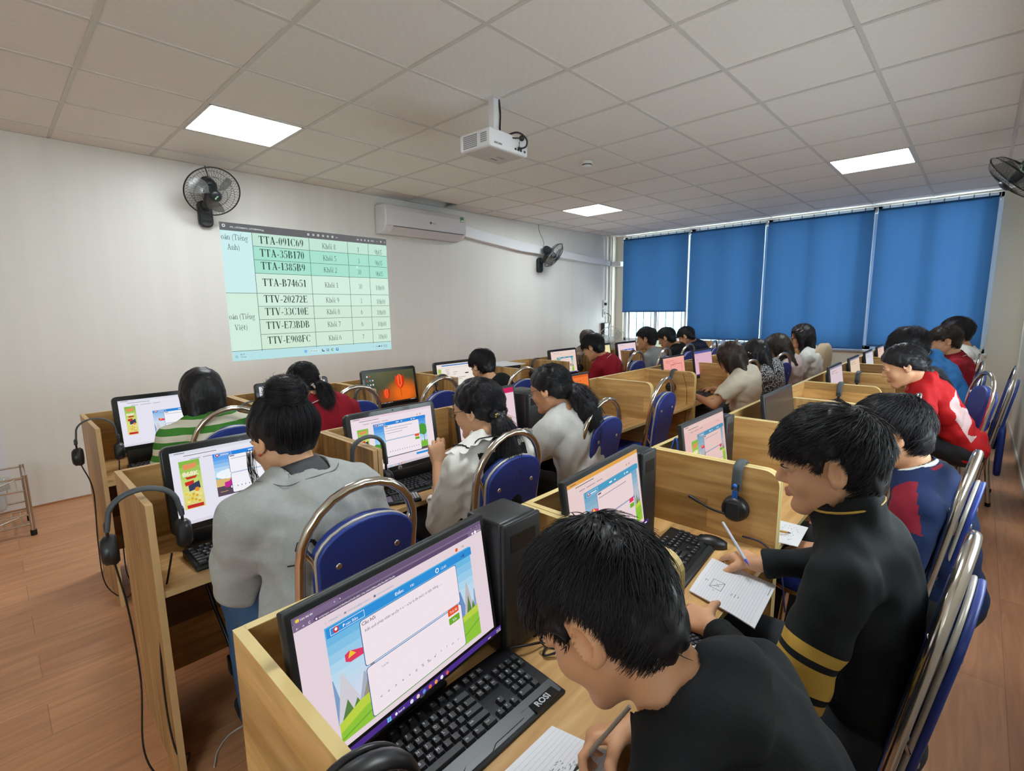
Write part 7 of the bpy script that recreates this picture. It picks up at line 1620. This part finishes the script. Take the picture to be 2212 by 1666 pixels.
# --- middle row
def bunface(e, q):
    H, hs = q['H'], q['hs']; b = MB()
    for k in range(26):
        x = -.066 - .010 * rng.random(); y = .03 + .04 * rng.random(); z0 = -.01 - .02 * rng.random(); L = .07 + .09 * rng.random()
        b.tube(spline([H(x, y, z0), H(x - .006, y + .006, z0 - L * .5), H(x + .004 * rng.normal(), y + .004, z0 - L)], 4), .0006, M_HAIR, 4)
    b.build('loose_strands', e)
    b = MB(); m = mat('earring_red', '#b23a2c', .3); b.ball(H(-.079, -.006, -.036), .0045, m, 8); b.build('earring', e)
    b = MB(); nd = nz(q['nd']); x = nz(q['rv'] - nd * (q['rv'] @ nd)); y = np.cross(nd, x); b.tube([q['nb'] + nd * .044 + (x * math.cos(a) + y * math.sin(a)) * .0515 for a in np.linspace(0, 2 * PI, 30)[:-1]], .001, mat('fine_gold', '#c9a24a', .25, 1.0), 5, closed=True); b.build('necklace', e)
    b = MB(); n = 36; vs = []                                     # charcoal inner collar
    for R_, hh in ((.052, .040), (.056, .044), (.064, .026), (.074, .004), (.080, -.016)):
        for k in range(n): a = 2 * PI * k / n; vs.append(q['nb'] + nd * hh + (x * math.cos(a) * 1.1 + y * math.sin(a)) * R_)
    b.add(vs, [(i * n + j, i * n + (j + 1) % n, (i + 1) * n + (j + 1) % n, (i + 1) * n + j) for i in range(4) for j in range(n)], C_DGREY, True); b.build('inner_collar', e)
    b = MB(); b.tube(laid_ring(q, .112, .092, 70, .0015), .0016, cloth('grey_seam', '#6f7170'), 5, closed=True); b.build('neckband_seam', e)
    cv = Canvas(.05, .07); V_ = mat('print_black', '#191a1c', .8); cv.text('O', .1, .85, .75, V_, .02); cv.rect(-.3, 1.0, .9, 1.06, V_)
    o = cv.build('back_print', e); o.location = tuple(np.array([.492, 1.155, .80]) - q['o']); o.rotation_euler = (math.radians(6), 0, math.radians(-12))
    M_ = Matrix.Translation(o.location) @ o.rotation_euler.to_matrix().to_4x4()
    for v in o.data.vertices:
        w_ = M_ @ v.co; lc = q['bvh'].ray_cast(Vector((w_.x, w_.y - .25, w_.z)), Vector((0, 1, 0)), .5)[0]; v.co = (lc - Vector((0, .0025, 0))) if lc else w_
    o.location = (0, 0, 0); o.rotation_euler = (0, 0, 0)
person('girl with a hair bun in an oversized grey sweatshirt', (.545, 1.410, 1.048), (-.20, .90, -.30), (.575, 1.25, .49), dict(m=C_GREY, drape=(.185, .150, .17), hem=.38, loose=.030, wr=.006, wl=.10, seed=15, band=True, neck=.020, rib=True), nb=(.565, 1.352, .935), style='bun', hopt=dict(tie=(.0, -.068, .100), thick=.013, r0=.0009), h=.0045, n_str=7000, skin=1, shw=.158, extra=bunface, pants='#3b5a80', fine=True,
       LH=dict(w=(.46, 1.66, .672), d=(.1, .95, -.2), n=(.2, 0, -1), curl=(35, 40, 25), elbow=(-.22, -.25, -1)))
def frill(e, q):
    """wide white collar with a ruffled hem and black rick-rack"""
    nd = nz(q['nd']); x = nz(q['rv'] - nd * (q['rv'] @ nd)); y = np.cross(nd, x); n = 120; b = MB(); vs = []; hk = [0] * n; pR = 0
    prof = ((.052, .022, 0), (.060, .012, 0), (.095, -.020, 0), (.135, -.040, 0), (.158, -.062, .4), (.172, -.082, 1))
    hk = np.zeros(n); pR = 0
    for R_, hh, rf in prof:
        A_ = 2 * PI * np.arange(n) / n; P = [q['nb'] + x * math.cos(a) * R_ * 1.10 + y * math.sin(a) * R_ * .80 for a in A_]
        if R_ < .07: hk = np.full(n, hh)
        else:
            h_ = np.array([(np.asarray(settle(q, p, .005)) - q['nb']) @ nd for p in P]); dR = R_ - pR; hk = smooth_ring(np.clip(h_, hk - 1.2 * dR, hk - .15 * dR), 8)
        pR = R_
        for k in range(n): a = A_[k]; f = rf * .05 * R_ * math.sin(22 * a); vs.append(P[k] + nd * (hk[k] + .004 + rf * .006 * math.cos(22 * a)) + (x * math.cos(a) + y * math.sin(a)) * f)
    b.add(vs, [(i * n + j, i * n + (j + 1) % n, (i + 1) * n + (j + 1) % n, (i + 1) * n + j) for i in range(len(prof) - 1) for j in range(n)], C_BLOUSE, True); b.build('frill_collar', e)
    b = MB(); pts = []
    for k in range(240):
        a = 2 * PI * k / 240; i = 3 * n + (k // 2) % n; p = vs[i]; z = .0045 * (1 if k % 4 < 2 else -1); pts.append(np.array(p) + nd * .004 + (x * math.cos(a) + y * math.sin(a)) * z)
    b.tube(pts, .0024, mat('black_braid', '#121214', .8), 5, closed=True); b.build('black_braid_trim', e)
    b = MB(); T = np.array([1.262, 1.262, 1.012]) - q['o']; g = mat('gold_clip', '#c9a548', .25, 1.0)
    for k in range(5): a = 2 * PI * k / 5; b.ball(T + np.array([-.018 + .006 * math.cos(a), -.014, .006 * math.sin(a)]), .0045, g, 8)
    b.tube([T + np.array([.022 * math.cos(a), .020 * math.sin(a), 0]) for a in np.linspace(0, 2 * PI, 20)[:-1]], .009, M_BLACK, 8, closed=True); b.ball(T + np.array([.02, -.012, .004]), .009, M_BLACK, 10); b.build('hair_tie', e)
    el, w, _ = q['ARM'][-1]; d = nz(w - el); xx = nz(np.cross(d, (0, 0, 1))); yy = np.cross(d, xx); c = el + d * .085; b = MB(); b.tube([c + (xx * math.cos(a) + yy * math.sin(a)) * (.046 + .003 * math.sin(9 * a)) for a in np.linspace(0, 2 * PI, 40)[:-1]], .007, C_BLOUSE, 6, closed=True); b.tube([c - d * .014 + (xx * math.cos(a) + yy * math.sin(a)) * .0435 for a in np.linspace(0, 2 * PI, 40)[:-1]], .002, mat('black_braid'), 5, closed=True); b.build('cuff', e)
M_GLS = mat('wire_glasses', '#5d5a58', .3, .8)
def puff(Cc, q): return ((np.abs((Cc - q['ch']) @ q['rv']) < .12) & (((Cc - q['ch']) @ q['sp']) < .10)).astype(int)
person('girl in a frilled white blouse with glasses, raising her left fist', (1.285, 1.395, 1.012), (-.28, .92, -.22), (1.27, 1.29, .49), dict(m=C_BLOUSE, mats=[cloth('black_pinafore', '#15161a')], paint=puff, loose=.022, wr=.005, wl=.06, seed=17, cuff=.34, name='blouse'), nb=(1.275, 1.325, .905), style='tied', hopt=dict(tie=(-.01, -.112, -.02), thick=.015, r0=.0009, tail=[(1.262, 1.272, 1.012), (1.262, 1.242, .975), (1.262, 1.225, .91), (1.262, 1.225, .85), (1.26, 1.23, .80)], tail_r=[.014, .032, .040, .034, .012]), h=.0045, n_str=7000, skin=1, extra=frill, glasses=M_GLS, pants='#17181c',
       LH=dict(w=(1.168, 1.505, .795), d=(.02, .10, 1), n=(.55, .80, 0), curl=(62, 82, 45), thumb=(30, 45, 30), elbow=(-.35, -.8, -.5)))
def sweater_x(e, q):
    H = q['H']; b = MB(); T = np.array([1.868, 1.385, 1.028]) - q['o']; b.tube([T + np.array([.023 * math.cos(a), .012 * math.sin(a), .023 * math.sin(a)]) for a in np.linspace(0, 2 * PI, 20)[:-1]], .006, mat('tan_scrunchie', '#b08a55', .7), 8, closed=True); b.build('hair_tie', e)
person('girl in a pale grey sweater with a long low ponytail and glasses', (1.845, 1.485, 1.010), (-.16, .93, -.26), (1.98, 1.37, .49), dict(m=C_LGREY, loose=.024, wr=.006, wl=.09, seed=19, rib=True), nb=(1.885, 1.42, .905), style='tied', hopt=dict(tie=(0, -.108, .005), thick=.014, r0=.001, tail=[(1.866, 1.392, 1.030), (1.885, 1.355, 1.0), (1.915, 1.325, .93), (1.925, 1.318, .85), (1.93, 1.318, .78)], tail_r=[.018, .042, .056, .054, .02]), h=.005, n_str=6000, skin=0, extra=sweater_x, glasses=mat('black_frames', '#17181a', .3),
       LH=dict(w=(1.80, 1.70, .672), d=(.1, .95, -.2), n=(.2, 0, -1), curl=(40, 45, 25), elbow=(-.6, -.4, -.5)))
person('child with chin-length dark hair in a cream tee, hand on the mouse', (4.12, 1.445, .985), (-.12, .9, -.36), (4.24, 1.36, .49), dict(m=C_CREAM, long=False, loose=.030, seed=21), hs=1.0, style='bob', hopt=dict(low=-.155, face=.052, thick=.018), hairm=M_HAIRB, h=.006, n_str=4500, skin=0, glasses=mat('black_frames'), pants='#2a2c30',
       LH=dict(w=(3.97, 1.66, .665), d=(-.1, .9, -.1), n=(.2, 0, -1), elbow=(-.6, -.6, -.4)), RH=dict(w=(4.41, 1.68, .668), d=(0, .95, -.15), n=(0, 0, -1), curl=(22, 32, 20)))
def clipw(e, q):
    b = MB(); m = mat('pearl_clip', '#d9d2c9', .3)
    for k in range(3): b.ball(q['H'](-.088, .03 - .012 * k, .03 - .012 * k), .006, m, 8)
    b.build('hair_clip', e)
person('girl with straight black hair in a speckled black-and-white sweater', (4.80, 1.465, .962), (-.15, .9, -.36), (4.96, 1.36, .48), dict(m=tweed(), loose=.030, seed=23), hs=1.06, style='long', hopt=dict(low=-.19, face=.045, thick=.015), h=.006, n_str=4000, skin=1, extra=clipw, glasses=mat('black_frames'))
person('girl with wavy brown hair bent over, half hidden by chairs', (5.50, 1.470, .965), (-.1, .9, -.45), (5.62, 1.37, .49), dict(m=cloth('dusty_pink_top', '#b3a3a0'), loose=.022, seed=25), hs=1.1, style='long', hopt=dict(low=-.20, face=.03, thick=.024), hairm=M_HAIRB, h=.007, fine=False, n_str=4000)
def clips2(e, q):
    b = MB(); m = mat('rose_clip', '#c9a29a', .3, .5); b.tube([q['H'](-.083, .045, .068), q['H'](-.078, .02, .082)], .004, m, 6); b.tube([q['H'](-.088, .015, .050), q['H'](-.086, -.01, .066)], .004, m, 6); b.build('hair_clip', e)
person('girl in a white tee with hair clips, sitting upright below the third blind', (6.08, 1.39, 1.058), (-.28, .95, -.16), (6.14, 1.30, .50), dict(m=C_WHITE, long=False, loose=.024, seed=27), hs=1.1, s=1.05, style='long', hopt=dict(low=-.21, face=.048, thick=.015, hairline=.06), h=.006, n_str=4000, skin=0, extra=clips2, pants='#9c8682', LH=dict(w=(5.98, 1.60, .67), d=(0, .95, -.1), n=(.2, 0, -1), elbow=(-.3, -.6, -.7)))

# --- wall-side row
person('girl in a green and white striped top with bobbed black hair', (.690, 2.700, 1.010), (.05, .92, -.16), (.70, 2.58, .49), dict(m=C_STRIPE, loose=.022, seed=31), nb=(.692, 2.64, .90), style='bob', hopt=dict(low=-.125, face=.045, thick=.018, r0=.001), h=.0055, n_str=6000, skin=1, shw=.16, extra=collar_line(cloth('cream_rib', '#c9c4b2'), .060, .012, .008))
def scr(e, q):
    b = MB(); T = np.array([1.19, 2.560, 1.030]) - q['o']; m = cloth('pale_pink_scrunchie', '#cdbcb0'); n = 40; b.tube([T + np.array([.028 * math.cos(a), .012 * math.sin(a), .028 * math.sin(a)]) for a in np.linspace(0, 2 * PI, n + 1)[:-1]], [.012 + .004 * math.sin(5 * k) for k in range(n)], m, 8, closed=True); b.build('scrunchie', e)
person('girl in a red polo with a pale scrunchie, by the projection wall', (1.165, 2.660, 1.006), (-.06, .9, -.40), (1.33, 2.57, .49), dict(m=C_POLO, polo=True, loose=.02, seed=33, long=False), nb=(1.20, 2.585, .905), style='tied', hopt=dict(tie=(.01, -.105, .02), thick=.012, r0=.0011, tail=[(1.19, 2.565, 1.03), (1.21, 2.535, .99), (1.22, 2.52, .92), (1.22, 2.52, .85)], tail_r=[.014, .03, .03, .012]), h=.0055, n_str=5000, skin=1, extra=many(polo_collar(C_POLO, C_WHITE), scr), shw=.16)
person('boy in a black top at the cream form page, by the projection wall', (2.565, 2.720, .970), (.05, .9, -.42), (2.68, 2.60, .48), dict(m=C_BLK, loose=.02, seed=35, long=False), style='short', hopt=dict(thick=.014, lift=.28), h=.0065, n_str=4000, skin=1)
person('boy in a crimson polo bending to write, in the wall-side row', (4.105, 2.755, 1.010), (-.12, .88, -.46), (4.25, 2.58, .50), dict(m=C_POLO, polo=True, loose=.022, seed=37, long=False), nb=(4.175, 2.665, .90), hs=1.06, style='short', hopt=dict(thick=.014, hairline=.03), h=.006, n_str=4000, skin=0, extra=polo_collar(C_POLO, C_WHITE), glasses=mat('black_frames'), LH=dict(w=(4.12, 2.93, .672), d=(-.2, .9, .1), n=(.6, 0, -.8), curl=(50, 60, 30), elbow=(-.5, -.6, -.6)))
person('child with short brown hair mostly hidden behind the bending red polo boy', (5.42, 3.72, .985), (.2, -.9, -.3), (5.42, 3.92, .50), dict(m=cloth('faded_brown_top', '#6b5a4c'), loose=.02, seed=39), yaw=180, style='short', hopt=dict(thick=.016), hairm=mat('ash_brown_hair', '#4a4038', .5), h=.009, fine=False, n_str=1500, RH=dict(w=(5.3, 3.62, .62), d=(0, -.9, -.4), n=(0, 0, -1)), LH=dict(w=(5.55, 3.62, .62), d=(0, -.9, -.4), n=(0, 0, -1)))
person('boy in a pale grey top sitting upright near the window corner', (5.29, 2.815, 1.030), (-.25, .95, -.12), (5.34, 2.66, .50), dict(m=C_GTEE, loose=.022, seed=41, long=False), hs=1.1, style='short', hopt=dict(thick=.012, hairline=.045), h=.0065, n_str=3000, skin=2)
person('boy in black bending forward, between pale grey and navy, by the blinds', (5.98, 2.90, 1.000), (-.1, .88, -.42), (6.12, 2.70, .50), dict(m=C_BLK, loose=.022, seed=43), nb=(6.07, 2.80, .90), hs=1.1, style='short', hopt=dict(thick=.012), h=.008, fine=False, n_str=2500, skin=2)
person('boy in navy bending forward, farthest of the wall-side row under the blinds', (6.70, 2.96, .985), (-.1, .85, -.5), (6.86, 2.70, .50), dict(m=C_NAVY2, loose=.024, seed=45), nb=(6.79, 2.86, .885), hs=1.12, style='short', hopt=dict(thick=.010), h=.008, fine=False, n_str=2500, skin=2)

# pens and pencils held in the hands
def pen(name, a, b, r, body, tip, lab):
    a, b = np.array(a), np.array(b); d = b - a; L = np.linalg.norm(d); d /= L; e = empty(name, tuple(a), 0, lab, 'pen' if name == 'pen' else 'pencil')
    m = MB(); m.tube([d * L * .12, d * L], r, body, 8); m.build('barrel', e)
    m = MB(); m.tube([(0, 0, 0), d * L * .12], [.0006, r], tip, 8); m.build('tip', e)
    return e
pen('pencil', (.585, .425, .627), (.640, .352, .760), .0037, mat('pencil_silver', '#8f8578', .35, .3), mat('pencil_point', '#3a332c', .6), 'silver-brown pencil in the writing hand of the boy in the black hoodie')
pen('pen', (1.385, .405, .678), (1.525, .530, .720), .0042, mat('clear_barrel', '#b9c0cc', .15), mat('pen_blue', '#2436c0', .3), 'clear pen with a blue end in the mouse hand of the gold-striped boy')
pen('pencil', (1.80, .40, .628), (1.74, .47, .645), .0037, mat('yellow_pencil', '#b8862e', .4), mat('pencil_point'), 'yellow pencil on the scribbled paper before the navy boy')
